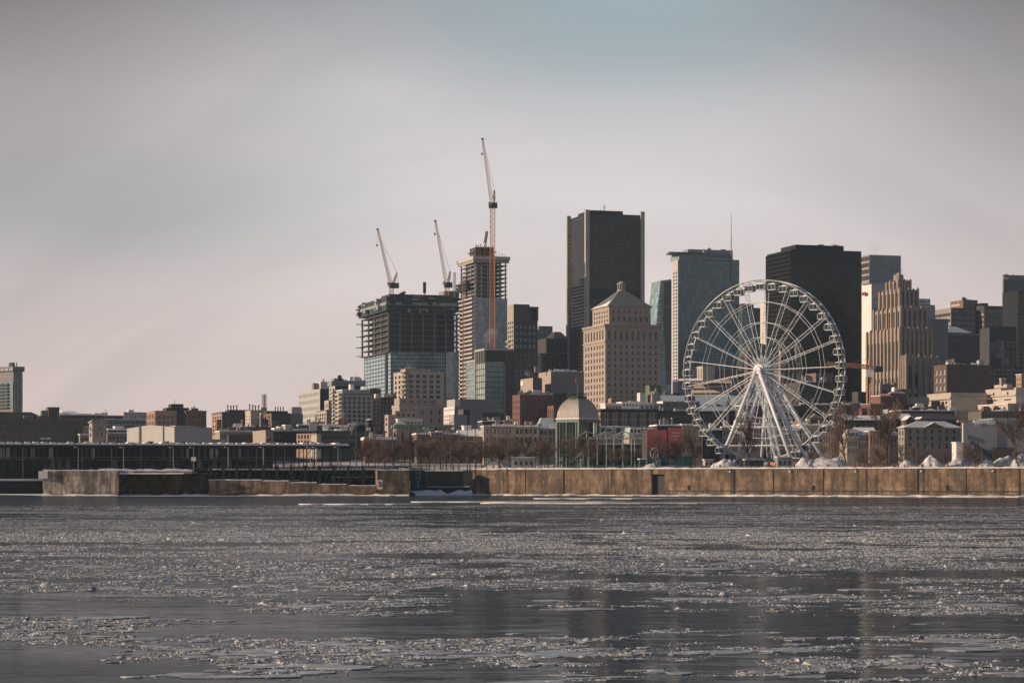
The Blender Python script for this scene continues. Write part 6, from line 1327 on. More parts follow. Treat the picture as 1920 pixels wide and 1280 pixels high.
for rf in (.765, .535, .37):
    for y in (-gy, gy):
        mb = MB()
        for i in range(NS): mb.tube(ringpt(A0 + 2 * math.pi * i / NS, WR * rf, y), ringpt(A0 + 2 * math.pi * (i + 1) / NS, WR * rf, y), .085, None, 4)
        mb.build('tie_ring', wsteel, wheel)
mb = MB(); mb.tube((0, -3.6, wz), (0, 3.6, wz), 1.25, 1.25, 16, 0, True)
for y in (-2.6, -gy, gy, 2.6): mb.tube((0, y - .15, wz), (0, y + .15, wz), 1.9, 1.9, 20, 0, True)
hub = mb.build('hub', wsteel, wheel)
mb = MB()
for i in range(NS):
    a = A0 + 2 * math.pi * i / NS
    for s_ in (-1, 1): mb.tube(ringpt(a, 1.6, s_ * 2.6), ringpt(a, WR * .2, s_ * gy), .12, None, 4)
mb.build('hub_struts', wsteel, hub)
# gondolas
gw_, gd_, gh_ = 1.45, 1.15, 1.05
fr = MB()
def rring(z, k): return [(-gw_ * k, -gd_ * k, z), (gw_ * k, -gd_ * k, z), (gw_ * k, gd_ * k, z), (-gw_ * k, gd_ * k, z)]
prof = [(-gh_, .85), (-gh_ * .72, .98), (0, 1.0), (gh_ * .78, .96), (gh_, .82)]
for (za, ka), (zb, kb) in zip(prof, prof[1:]):
    p, q = rring(za, ka), rring(zb, kb)
    for i in range(4):
        j = (i + 1) % 4
        if abs(za) < gh_ * .99 and abs(zb) < gh_ * .99: continue
        fr.face([p[i], p[j], q[j], q[i]])
fr.face(rring(gh_, .82)); fr.face(rring(-gh_, .85)[::-1])
for i in range(4):
    for (za, ka), (zb, kb) in zip(prof[1:4], prof[2:4]): fr.tube(rring(za, ka)[i], rring(zb, kb)[i], .10, None, 4)
for s_ in (-1, 1): fr.tube((0, s_ * gd_ * .98, -gh_ * .72), (0, s_ * gd_ * .98, gh_ * .78), .09, None, 4)
fr.box(-gw_ * .5, gw_ * .5, -.5, .5, gh_, gh_ + .22); fr.tube((0, -.2, gh_ + .2), (0, -.2, gh_ + .75), .12, None, 4); fr.tube((0, -1.8, gh_ + .75), (0, 1.8, gh_ + .75), .1, None, 5)
frm = fr.mesh('gondola', wsteel)
gl = MB()
for (za, ka), (zb, kb) in zip(prof[1:3], prof[2:4]):
    p, q = rring(za, ka * .985), rring(zb, kb * .985)
    for i in range(4): j = (i + 1) % 4; gl.face([p[i], p[j], q[j], q[i]])
glm = gl.mesh('gondola_glazing', glass_dark)
for i in range(42):
    a = A0 + 2 * math.pi * (i + .5) / 42; c = ringpt(a, WR - .3, 0)
    o = inst('gondola', frm, wheel, (c.x, 0, c.z - gh_ - .75)); inst('glazing', glm, o)
# legs
def leg(name, p, q, r0, r1, n=12): mb = MB(); mb.tube(p, q, r0, r1, n, 0, True); mb.build(name, wsteel, wheel, True)
leg('leg', (-.4, -3.2, wz), (-13, -7, 0), .62, .52); leg('leg', (.4, -3.2, wz), (16, -7, 0), .62, .52)
leg('leg', (-.4, 3.2, wz), (-16, 7, 0), .62, .52); leg('leg', (.4, 3.2, wz), (21, 7, 0), .62, .52); leg('leg', (0, 3.2, wz - 1), (-5.5, 8, 0), .62, .5); leg('leg', (.6, -3.2, wz - 2), (20, -2, 0), .62, .5)
for p, q in (((0, -3.2, wz - 2), (12, -9, 0)), ((0, 2.6, wz - 2), (2, 6, 0)), ((-1, -2.5, wz - 2), (-8, -3, 0)), ((.5, 3.2, wz - 1), (13, 8, 0))):
    mb = MB(); lattice(mb, p, q, 1.5, 1.7, 16, .12); mb.build('lattice_strut', wsteel, wheel)
mb = MB()
for z0, s0 in ((8, .76), (14, .56)): 
    f = 1 - z0 / wz; mb.tube((-13 * f, -3.2 - 3.8 * f, z0), (16 * f, -3.2 - 3.8 * f, z0), .16, None, 4); mb.tube((-16 * f, 3.2 + 3.8 * f, z0), (21 * f, 3.2 + 3.8 * f, z0), .16, None, 4)
mb.build('cross_braces', wsteel, wheel)
mb = MB(); mb.box(-12, 16, -4, 6, .004, 1.4); mb.build('platform', steel_g, wheel)
for i in range(5): mb = MB(); x = -9 + i * 5; mb.box(x, x + 4, -5.5, -4.1, 0, 2.6); mb.build('booth', [stone_w, frame_d, grey_b, orange_m, stone_l][i], wheel)
# --- domed pavilion
PY = 792; pb = B('domed_pavilion', 'glazed pavilion tower with ribbed metal dome and flag', 1085.5, PY, th=47, cat='pavilion')
xr_ = pb.fx(1120); yl_ = pb.ly(1040.5); S = (xr_ + yl_) / 2; cx = cy = S / 2
green_l = wall_mat('pale green steel', (.165, .20, .188), var=.12)
zc = pb.z(791, 0, 0); zd = pb.z(746.5, cx, cy) ; zk = pb.z(785)
dome_m = wall_mat('ribbed zinc dome', (.40, .345, .31), rough=.5, var=.25, streak=.35)
def sq(k, z): return [(cx - S / 2 * k, cy - S / 2 * k, z), (cx + S / 2 * k, cy - S / 2 * k, z), (cx + S / 2 * k, cy + S / 2 * k, z), (cx - S / 2 * k, cy + S / 2 * k, z)]
N = 10; prof = [(math.cos(t * R(72)) ** .85, math.sin(t * R(72)) / math.sin(R(72))) for t in np.linspace(0, 1, N)]
kmin = .34; ks = [kmin + (1 - kmin) * (p[0] - prof[-1][0]) / (1 - prof[-1][0]) for p in prof]
lev = [(k_, zk + (zd - zk) * p[1]) for k_, p in zip(ks, prof)]
mb = MB()
for (ka, za), (kb, zb) in zip(lev, lev[1:]):
    p, q = sq(ka, za), sq(kb, zb)
    for i in range(4): j = (i + 1) % 4; mb.face([p[i], p[j], q[j], q[i]])
mb.face(sq(lev[-1][0], zd)); dome = mb.build('dome', dome_m, pb.o)
for i in range(4):
    j = (i + 1) % 4
    for k_ in range(0, 15):
        mb = MB(); t = k_ / 14
        for (ka, za), (kb, zb) in zip(lev, lev[1:]):
            a = Vector(sq(ka, za)[i]).lerp(Vector(sq(ka, za)[j]), t); c = Vector(sq(kb, zb)[i]).lerp(Vector(sq(kb, zb)[j]), t); mb.tube(a, c, .12, .11, 4)
        mb.build('rib', dome_m, dome)
mb = MB(); k_ = lev[-1][0] + .1; p = sq(k_, zd); mb.prism([(a[0], a[1]) for a in p], zd + .003, zd + .6)
for i in range(4):
    j = (i + 1) % 4; a = Vector(p[i]); c = Vector(p[j])
    for t in range(8): v = a.lerp(c, t / 8); mb.tube((v.x, v.y, zd + .6), (v.x, v.y, zd + 1.7), .07, None, 4)
    mb.tube((a.x, a.y, zd + 1.6), (c.x, c.y, zd + 1.6), .09, None, 4)
mb.build('crow_nest', green_d, pb.o)
mb = MB(); k_ = 1.04; p = sq(k_, 0); mb.prism([(a[0], a[1]) for a in p], zc, zk); mb.build('entablature', green_l, pb.o); mb = MB(); p = sq(1.06, 0); mb.prism([(a[0], a[1]) for a in p], zk + .003, zk + .35); mb.build('eave_snow', snow, pb.o)
for i in range(4):
    j = (i + 1) % 4; c = sq(.97, 0); 
    for t in range(7):
        v = Vector(c[i]).lerp(Vector(c[j]), t / 7); w = .42 if t == 0 else .16; mb = MB(); mb.box(v.x - w, v.x + w, v.y - w, v.y + w, 0, zc - .002); mb.build('column', green_l if t % 3 == 0 else green_d, pb.o)
for zz in (pb.z(838), pb.z(824), pb.z(852)):
    mb = MB(); p = sq(.96, 0)
    for i in range(4): j = (i + 1) % 4; mb.tube((*p[i][:2], zz), (*p[j][:2], zz), .2, None, 4)
    mb.build('beam', green_d, pb.o)
mb = MB(); p = sq(.72, 0); mb.prism([(a[0], a[1]) for a in p], 0, zc - .1); mb.build('inner_core', glass_dark, pb.o); mb = MB(); p = sq(.93, 0); mb.prism([(a[0], a[1]) for a in p], pb.z(826), pb.z(826) + .3); mb.build('gallery_floor', green_d, pb.o)
mb = MB(); x_ = cx; mb.tube((x_, cy, zd + .6), (x_, cy, pb.z(706, cx, cy)), .09, .06, 5); mb.build('flag_pole', steel_g, pb.o)
fl_ = MB(); zf = pb.z(707, cx, cy); fm = plain('red flag cloth', (.50, .03, .035), .8)
for i, (a, c, m_) in enumerate(((0, .4, 0), (.4, .9, 1), (.9, 1.3, 0))): fl_.face([(cx - .02 - a * .9, cy + a * .55, zf - a * .55), (cx - .02 - c * .9, cy + c * .55, zf - c * .55), (cx - .02 - c * .8, cy + c * .5, zf - 1.6 - c * .75), (cx - .02 - a * .8, cy + a * .5, zf - 1.6 - a * .75)], m_)
sol = fl_.build('flag', [fm, white_p], pb.o); md = sol.modifiers.new('thick', 'SOLIDIFY'); md.thickness = .03
# pavilion's low wings: green hall, bare steel frame
hb = B('green_market_hall', 'low green metal market hall beside the domed pavilion', 1122, 780, th=6, cat='building')
bx = hb.blk(None, 1095, 1213, 842, wall=wall_mat('market green cladding', (.10, .145, .135), var=.15), dep=20, front=[W(10, 846, 856, 1, .6, .8, st='m'), W(6, 862, 872, 1, .4, .7, st='p')]); hb.band(bx, bx[5] - .3, .5, .5, green_l)
hb.blk(None, 1120, 1210, 833, 842, wall=brick_d, iy=9, dep=10, part='upper_storey', roof='snow', lip=.3)
frame_green = wall_mat('faded green steel', (.30, .37, .345), var=.12)
st = empty('steel_frame', (U(1095) * 772, 772, ZQ)); tag(st, 'bare pale green steel frame with gable trusses right of the dome', 'frame')
def Ls(px, py, dy): return P(px, py, 772 + dy) - Vector((U(1095) * 772, 772, ZQ))
for k_, px in enumerate((1083, 1103, 1120, 1137, 1151, 1168, 1184, 1190, 1205)):
    for dy in (0, 9): mb = MB(); c = Ls(px, 822, dy); mb.tube((c.x, c.y, 0), c, .2, None, 5); mb.build('post', frame_green, st)
for dy in (0, 9):
    mb = MB(); mb.tube(Ls(1078, 822, dy), Ls(1207, 822, dy), .2, None, 5); xs = [1078, 1100, 1120, 1136, 1152, 1170, 1188, 1207]; top = [822, 808, 816, 809, 816, 808.5, 816, 822]
    for i in range(7): mb.tube(Ls(xs[i], top[i], dy), Ls(xs[i + 1], top[i + 1], dy), .16, None, 4); mb.tube(Ls(xs[i], top[i], dy), Ls(xs[i], 822, dy), .12, None, 4); mb.tube(Ls(xs[i], 822, dy), Ls(xs[i + 1], top[i + 1], dy), .1, None, 4)
    mb.build('truss', frame_green, st)
mb = MB()
for px in xs_ if (xs_ := [1078, 1100, 1136, 1170, 1207]) else []: mb.tube(Ls(px, 822, 0), Ls(px, 822, 9), .14, None, 4)
mb.build('purlins', frame_green, st)
kb = empty('escape_stair', (U(1082) * 764, 764, ZQ)); tag(kb, 'pale steel scaffold stair in front of the domed pavilion', 'stair'); mb = MB()
for px in (1069, 1082, 1092):
    for dy in (0, 4): c = P(px, 858 if px != 1082 else 850, 764 + dy) - Vector((U(1082) * 764, 764, ZQ)); mb.tube((c.x, c.y, 0), c, .13, None, 4)
for y_ in (858, 866): mb.tube(P(1069, y_, 764) - kb.location, P(1092, y_, 764) - kb.location, .12, None, 4)
mb.build('posts', green_l, kb); mb = MB(); mb.tube(P(1070, 868, 763) - kb.location, P(1092, 848, 763) - kb.location, .3, None, 4); mb.build('flight', green_l, kb)
# --- coloured banners
def banner_mat(name, cols, z0, z1):
    m, k = new_mat(name); z = k.n('ShaderNodeSeparateXYZ', {0: k.n('ShaderNodeTexCoord').outputs['Object']}).outputs[2]
    n_ = k.n('ShaderNodeTexNoise', {'Scale': .25, 'Detail': 3.0}).outputs[0]
    f = k.math('ADD', mapr(k, z, z0, z1, 0.0, 1.0, 'LINEAR'), k.math('MULTIPLY_ADD', n_, .3, -.15))
    bs = k.n('ShaderNodeBsdfPrincipled', {'Base Color': k.ramp(f, cols), 'Roughness': .7}); k.n('ShaderNodeOutputMaterial', {0: bs.outputs[0]}); return m
bcol = [(0.0, (.012, .095, .135)), (.22, (.02, .07, .12)), (.36, (.05, .035, .085)), (.55, (.16, .03, .055)), (.78, (.42, .075, .075)), (1.0, (.36, .10, .10))]
eb = B('event_hall', 'windowless hall wrapped in red to blue printed panels left of the wheel', 1213, 735, th=3, cat='building')
zt = eb.z(803); wallb = eb.blk(None, 1213, 1278, 806, wall=grey_d, dep=14)
bm = banner_mat('printed banner', bcol, 0, zt)
for nm, a, c_, yt in (('banner_panel', 1213, 1250, 806), ('banner_panel', 1253, 1278.5, 801.5)):
    mb = MB(); mb.box(eb.fx(a), eb.fx(c_), -.6, -.05, 0, eb.z(yt)); pnl = mb.build(nm, bm, eb.o)
    wpr = plain('white print', (.55, .50, .52), .8)
    if a == 1213:
        mb = MB(); c = (eb.fx(1228), eb.z(849)); rad = 1.55
        for i in range(26):
            t0 = R(35) + R(290) * i / 26; t1 = R(35) + R(290) * (i + 1) / 26; mb.tube((c[0] + rad * math.cos(t0), -.63, c[1] + rad * math.sin(t0)), (c[0] + rad * math.cos(t1), -.63, c[1] + rad * math.sin(t1)), .13, None, 4)
        for i in range(12): t0 = 2 * math.pi * i / 12; mb.tube((c[0] + 1.95 * math.cos(t0), -.63, c[1] + 1.95 * math.sin(t0)), (c[0] + 2.15 * math.cos(t0), -.63, c[1] + 2.15 * math.sin(t0)), .07, None, 4)
        mb.tube((c[0] - .5, -.63, c[1] - .7), (c[0] - .5, -.63, c[1] + .4), .1, None, 4); mb.tube((c[0] + .1, -.63, c[1] - .7), (c[0] + .1, -.63, c[1] + .4), .1, None, 4); mb.tube((c[0] - .5, -.63, c[1] - 1.1), (c[0] + .9, -.63, c[1] - 1.1), .1, None, 4); mb.tube((c[0] + .4, -.63, c[1] - .9), (c[0] + .9, -.63, c[1] - .3), .1, None, 4)
        mb.build('ring_emblem', wpr, pnl); mb = MB(); mb.box(eb.fx(1222), eb.fx(1227), -.66, -.605, eb.z(858.6), eb.z(857.8)); mb.box(eb.fx(1228), eb.fx(1234), -.66, -.605, eb.z(858.6), eb.z(857.9)); mb.build('caption', wpr, pnl)
    else:
        rr = random.Random(3); mb = MB()
        for y_, n in ((812, 8), (818, 8), (824, 6)):
            for i in range(n): x = eb.fx(1259 + i * 2.0); mb.box(x, x + .22, -.66, -.605, eb.z(y_ + rr.uniform(0, .8)), eb.z(y_ - 1.6))
        mb.build('faded_lettering', wpr, pnl)
mb = MB(); mb.box(eb.fx(1279), eb.fx(1298), -1.5, 6, 0, eb.z(855)); mb.build('teal_container', wall_mat('teal container', (.02, .075, .09), var=.1), eb.o); mb = MB(); mb.box(eb.fx(1229), eb.fx(1233.5), -.9, -.62, 0, eb.z(861)); mb.build('pale_door', grey_b, eb.o)
for px in (1237, 1209): x = eb.fx(px, -2); mb = MB(); mb.box(x - .25, x + .25, -2.2, -1.9, 0, eb.z(859)); mb.build('cyan_totem', plain('cyan paint', (.06, .33, .38)), eb.o)
# --- kiosks, white sheds
def kiosk(name, label, px0, px1, yt, Y, mat, cat='kiosk', roof='snow'):
    b = B(name, label, px0, Y, th=5, cat=cat); bx = b.blk(None, px0, px1, yt, wall=mat, dep=4, roof=roof, lip=.35, front=W(max(2, int((px1 - px0) / 9)), yt + 3, 874, 1, .6, .5, st='m'))
kiosk('ticket_kiosk', 'long white glazed kiosk among the bare trees left of the dome', 961, 1003, 858, 752, grey_l); kiosk('ticket_kiosk', 'dark low kiosk with snowy roof under the wheel', 1398, 1432, 862, 728, grey_d); kiosk('site_hut', 'grey site hut between the wheel legs', 1458, 1486, 857, 722, grey_b, 'hut'); kiosk('site_hut', 'pale site hut left of the wheel leg', 1322, 1338, 862, 728, grey_l, 'hut'); kiosk('site_hut', 'small teal shelter near the red event hall', 1200, 1211, 861, 722, teal_m, 'shelter')
# --- orange site fence
of = empty('site_fence', (U(1590) * 745, 745, ZQ)); tag(of, 'long ochre timber site fence behind the snow piles', 'fence'); n = 90
for i in range(n):
    px = 1590 + (1870 - 1590) * i / n; a = P(px, 0, 745) - of.location; w = 280 / n / F * 745 * .86; mb = MB() if i == 0 else None
    if i == 0: mb.box(0, w, -.05, .05, .05, 2.3); bdm = mb.mesh('board', plain('ochre boards', (.36, .17, .055), .8, vary=.35))
    inst('board', bdm, of, (a.x, 0, 0))
of2 = empty('site_fence', (U(1395) * 735, 735, ZQ)); tag(of2, 'short ochre barrier fence under the wheel', 'fence')
for i in range(30): a = P(1395 + i * 3.0, 0, 735) - of2.location; inst('board', bdm, of2, (a.x, 0, 0), 0, (.9, 1, .62))
of3 = empty('site_fence', (U(1336) * 728, 728, ZQ)); tag(of3, 'ochre barrier at the foot of the left wheel leg', 'fence')
for i in range(12): a = P(1337 + i * 4.2, 0, 728) - of3.location; inst('board', bdm, of3, (a.x, 0, 0), 0, (1.2, 1, .8))
# --- small signs
o = empty('no_anchoring_sign', (U(712) * 720, 720.3, 0)); tag(o, 'white no anchoring sign on the brown quay block', 'sign')
mb = MB(); mb.box(-.85, .85, -.45, -.3, ZAT(916, 720), ZAT(899.5, 720)); pn = mb.build('board', white_p, o); zc_ = ZAT(907, 720)
mb = MB(); mb.tube((0, -.5, zc_ - .75), (0, -.5, zc_ + .75), .09, None, 4); mb.tube((-.45, -.5, zc_ + .45), (.45, -.5, zc_ + .45), .07, None, 4)
for i in range(8): t0 = math.pi + math.pi * i / 8; t1 = math.pi + math.pi * (i + 1) / 8; mb.tube((.55 * math.cos(t0), -.5, zc_ - .2 + .55 * math.sin(t0)), (.55 * math.cos(t1), -.5, zc_ - .2 + .55 * math.sin(t1)), .08, None, 4)
mb.build('anchor', black_m, pn); mb = MB(); mb.tube((-.65, -.56, zc_ + .95), (.6, -.56, zc_ - .9), .1, None, 4); mb.build('red_bar', fm, pn); mb = MB(); mb.box(-.85, .85, -.45, -.3, ZAT(917.5, 720), ZAT(916.2, 720)); mb.build('yellow_strip', plain('sign yellow b', (.55, .36, .05)), pn)
o = empty('channel_sign', (U(784) * 738, 738, 0)); tag(o, 'tall blue sign with white notices and arrow in the dark recess', 'sign'); L = lambda y: ZAT(y, 738)
mb = MB(); mb.box(-.95, .95, -.2, 0, L(916), L(885)); pn = mb.build('board', plain('sign blue', (.02, .11, .15), .6), o); mb = MB(); mb.box(-.85, .85, -.3, -.21, L(898), L(886)); wp = mb.build('white_notice', grey_p, pn); mb = MB(); mb.box(-.5, .5, -.36, -.31, L(893), L(889)); mb.box(-.6, .6, -.36, -.31, L(896), L(894.5)); mb.build('notice_print', brick_d, wp)
pw = plain('pale sign print', (.35, .45, .48)); mb = MB(); mb.box(-.35, .35, -.28, -.21, L(904), L(901)); mb.build('pictogram', pw, pn); mb = MB(); mb.tube((0, -.25, L(915)), (0, -.25, L(908.5)), .09, None, 4); mb.tube((-.35, -.25, L(910.5)), (0, -.25, L(908)), .08, None, 4); mb.tube((.35, -.25, L(910.5)), (0, -.25, L(908)), .08, None, 4); mb.build('arrow', pw, pn)
for px, yt, yb_, w, lb in ((912.5, 862, 869, 3, 'turquoise information sign on the quay left of the dome'), (1822, 834, 843, 2.6, 'turquoise information sign beside the blank grey building')):
    Y = 735 if px < 1000 else 700; o = empty('information_sign', (U(px) * Y, Y, ZQ)); tag(o, lb, 'sign'); h = ZAT(yt, Y) - ZQ; mb = MB(); mb.tube((0, 0, 0), (0, 0, h), .11, None, 5); mb.build('post', teal_m, o)
    mb = MB(); ww = w / F * Y; mb.box(-ww * .4 + .1, ww + .2, -.14, -.12 + .03, h - (yb_ - yt) / F * Y, h); pn = mb.build('board', plain('turquoise paint', (.06, .30, .32)), o); mb = MB(); mb.box(.0, ww * .7, -.18, -.15, h - .8, h - .45); mb.build('print', white_p, pn)
# --- quay edge: bollards, railing, wall lights
bo = MB(); bo.tube((0, 0, 0), (0, 0, 1.15), .26, .24, 8, 0, True); bo.tube((0, 0, 1.15), (0, 0, 1.35), .30, .2, 8, 0, True); bom = bo.mesh('bollard', frame_d)
bl = [790, 850, 893, 918, 945, 967, 990, 1012, 1028, 1039, 1070, 1101, 1113, 1143, 1174, 1186, 1222, 1277, 1318, 1342, 1368, 1380, 1428, 1480, 1547, 1566, 1602, 1615, 1668, 1720, 1725, 1739, 1769, 1799, 1859, 1874, 1905]
for i, px in enumerate(bl):
    p = qpt(px, 2.6 + (i % 3) * .8) if px > 890 else Vector(q2(px, 746)); o = empty('bollard', (p.x, p.y, 8.3 if px > 890 else ZQ)); inst('post', bom, o)
    tag(o, f'dark stubby bollard in the snow along the quay edge, {ORD[i]} from the left', 'bollard', 'bollards along the quay edge')
railing('quay_railing', 'thin grey railing set back along the whole right quay', [tuple(qpt(895, 5)), tuple(qpt(1990, 5))], ZQ, 1.2, 2.2, steel_g, .045)
for i, px in enumerate((1369.5, 1482, 1605, 1728, 1862)):
    p = qpt(px, -.25); o = empty('wall_light', (p.x, p.y, 7.4)); tag(o, f'small white wall light hanging over the quay edge, {["first","second","third","fourth","fifth"][i]} from the left', 'light', 'wall lights on the quay')
    mb = MB(); mb.tube((0, 0, -.1), (0, 0, .35), .45, .15, 8, 0, True); mb.build('shade', white_p, o); mb = MB(); mb.tube((0, 0, .3), (.3, .4, 1.1), .07, None, 4); mb.tube((.3, .4, 1.1), (.9, 1.2, 1.25), .07, None, 4); mb.build('bracket', frame_d, o)
for px in (1290, 1600): pass
# gooseneck lamp and other lamp posts
def lamp(label, px, ytop, Y, style):
    o = empty('street_lamp', (U(px) * Y, Y, ZQ)); tag(o, label, 'street lamp', 'lamps in the port'); h = ZAT(ytop, Y) - ZQ; mb = MB()
    if style == 'goose':
        mb.tube((0, 0, 0), (0, 0, 1.0), .22, .18, 8); mb.tube((0, 0, 1.0), (0, 0, h - 1), .13, .1, 8)
        pts = [(-.75 + .75 * math.cos(t), 0, h - 1 + .9 * math.sin(t)) for t in np.linspace(0, math.pi, 9)]
        for a, c in zip(pts, pts[1:]): mb.tube(a, c, .09, None, 6)
        mb.build('post', frame_d, o); mb = MB(); e = pts[-1]; mb.tube((e[0], 0, e[2] - .9), (e[0], 0, e[2] - .25), .42, .12, 10, 0, True); mb.tube((e[0], 0, e[2] - .3), e, .1, .08, 6); mb.build('lamp_shade', frame_d, o)
    else:
        mb.tube((0, 0, 0), (0, 0, h), .14, .09, 6); mb.tube((-.05, 0, h - .2), (.9, 0, h), .06, None, 4); mb.build('post', frame_d, o); mb = MB(); mb.box(.6, 1.3, -.18, .18, h - .08, h + .08); mb.build('lamp_head', steel_g, o)
lamp('black gooseneck lamp before the blank grey building', 1841, 821, 690, 'goose')
for i, (px, y, Y, lb) in enumerate(((1389, 818, 715, 'slender lamp post between the wheel legs'), (1493, 828, 712, 'lamp post beside the right wheel legs'), (1604, 822, 705, 'slender lamp post right of the wheel'), (1719, 828, 700, 'lamp post in front of the pedimented house'), (1905, 808, 700, 'tall pole near the right edge'), (845, 790, 740, 'tall pole among the bare trees'), (960, 858, 745, 'short lamp with round white globe beside the kiosk'), (1146, 858, 745, 'short lamp post before the market hall'), (1370, 840, 716, 'short lamp post by the left wheel leg'), (1861, 836, 700, 'thin pole by the dark hoarding'))):
    lamp(lb, px, y, Y, 'pole')
# tall slender poles in a row
po = MB(); po.tube((0, 0, 0), (0, 0, 1), .2, .13, 6, 0, True); pom = po.mesh('pole', frame_d)
pls = [668, 686, 703, 720, 736, 752, 767.5, 783.5, 799.5, 815, 830, 860, 876, 891, 908, 922, 937, 952, 967, 981, 996, 1011, 1026, 1119, 1134, 1150, 1166, 1190, 1203, 1212]
for i, px in enumerate(pls):
    Y = 800 - i * .8; o = empty('tall_pole', (U(px) * Y, Y, ZQ)); q = inst('pole', pom, o); q.scale = (1, 1, ZAT(793 + (i * 7 % 5), Y) - ZQ); tag(o, f'tall thin dark pole in the long row, {ORD[i]} from the left', 'pole', 'row of tall poles')
# --- vehicles
def car(label, px, Y, c, rz=0.0):
    o = empty('parked_car', (U(px) * Y, Y, ZQ), rz); tag(o, label, 'car', 'cars on the quay'); pm = plain('car paint ' + label[:12], c, .3)
    body = [(-2.15, .35), (2.15, .35), (2.2, .8), (1.35, .92), (-2.05, .98), (-2.2, .7)]; roof = [(1.1, .93), (.45, 1.45), (-1.3, 1.48), (-1.95, .98)]
    def ext(pl, w0, w1, mt, nm):
        mb = MB(); n = len(pl); a = [(x, -w0 if z < 1.2 else -w1, z) for x, z in pl]; b_ = [(x, w0 if z < 1.2 else w1, z) for x, z in pl]; mb.face(a); mb.face(b_[::-1])
        for i in range(n): j = (i + 1) % n; mb.face([a[i], b_[i], b_[j], a[j]][::-1])
        return mb.build(nm, mt, o)
    ext(body, .88, .88, pm, 'body'); g_ = ext(roof, .80, .66, glass_dark, 'cabin_glass'); mb = MB(); mb.box(-1.3, .45, -.68, .68, 1.47, 1.52); mb.build('roof', snow, o)
    for x in (-1.35, 1.35):
        for s_ in (-1, 1):
            mb = MB(); mb.tube((x, s_ * .62, .33), (x, s_ * .9, .33), .33, .33, 14, 0, True); w = mb.build('wheel', plain('tyre', (.02, .02, .02), .9), o); mb = MB(); mb.tube((x, s_ * .9, .33), (x, s_ * .92, .33), .18, .16, 10, 0, True); mb.build('rim', steel_g, w)
    for s_ in (-.55, .55): mb = MB(); mb.box(2.14, 2.23, s_ - .2, s_ + .2, .6, .75); mb.build('headlight', white_p, o)
car('silver car parked left of the left wheel leg', 1318, 716, (.35, .35, .36)); car('white car parked at the snow pile by the wheel', 1336, 719, (.55, .54, .53), .2); car('dark car parked before the event hall', 1262, 722, (.05, .06, .07)); car('grey car among the bare trees on the left quay', 700, 765, (.25, .25, .26)); car('white car among the bare trees left of the tall pole', 760, 765, (.5, .5, .5)); car('dark blue car behind the snow pile at right', 1876, 699, (.05, .07, .10))
# --- people
def person(label, px, Y, jac, tro, walk=.25, h=1.74, rz=0.0):
    s = h / 1.75; me = bpy.data.meshes.new('person')
    J = {'pel': (0, 0, .95, .15), 'wai': (0, 0, 1.12, .14), 'che': (0, 0, 1.35, .175), 'nec': (0, 0, 1.50, .065), 'hea': (0, -.02, 1.62, .10), 'top': (0, 0, 1.72, .085),
         'sl': (.19, 0, 1.43, .085), 'el': (.27, .04 - walk * .3, 1.14, .06), 'wl': (.27, -.10 - walk * .2, .90, .045), 'hl': (.27, -.12 - walk * .2, .80, .045),
         'sr': (-.19, 0, 1.43, .085), 'er': (-.27, .04 + walk * .3, 1.14, .06), 'wr': (-.27, -.02 + walk * .5, .90, .045), 'hr': (-.27, -.03 + walk * .5, .80, .045),
         'tl': (.10, 0, .88, .11), 'kl': (.11, walk * .5, .48, .075), 'al': (.11, walk * 1.1, .10, .05), 'fl': (.12, walk * 1.1 - .18, .05, .05),
         'tr': (-.10, 0, .88, .11), 'kr': (-.11, -walk * .7, .48, .075), 'ar': (-.11, -walk * .9, .10, .05), 'fr': (-.12, -walk * .9 - .18, .05, .05)}
    E = 'pel-wai wai-che che-nec nec-hea hea-top che-sl sl-el el-wl wl-hl che-sr sr-er er-wr wr-hr pel-tl tl-kl kl-al al-fl pel-tr tr-kr kr-ar ar-fr'.split()
    ks = list(J); me.from_pydata([tuple(v * s for v in J[q][:3]) for q in ks], [tuple(ks.index(x) for x in e.split('-')) for e in E], [])
    o = bpy.data.objects.new('person', me); col.objects.link(o); o.location = (U(px) * Y, Y, ZQ + .02); o.rotation_euler = (0, 0, rz)
    sk = o.modifiers.new('skin', 'SKIN'); sv = me.skin_vertices[0].data
    for i, q in enumerate(ks): r_ = J[q][3] * s; sv[i].radius = (r_, r_ * (.8 if q in ('wai', 'che', 'pel') else 1))
    sv[0].use_root = True; ss = o.modifiers.new('sub', 'SUBSURF'); ss.levels = 1; ss.render_levels = 1
    m, k = new_mat('clothes ' + label[:20]); z = k.n('ShaderNodeSeparateXYZ', {0: k.n('ShaderNodeTexCoord').outputs['Object']}).outputs[2]; zz = k.math('DIVIDE', z, 1.8 * s)
    cc = k.ramp(zz, [(0.0, (.02, .02, .02)), (.05, tro), (.49, jac), (.835, (.42, .26, .19)), (.915, (.03, .025, .02))], 'CONSTANT')
    k.n('ShaderNodeOutputMaterial', {0: k.n('ShaderNodeBsdfPrincipled', {'Base Color': cc, 'Roughness': .85}).outputs[0]}); me.materials.append(m); tag(o, label, 'person', 'people on the quay')
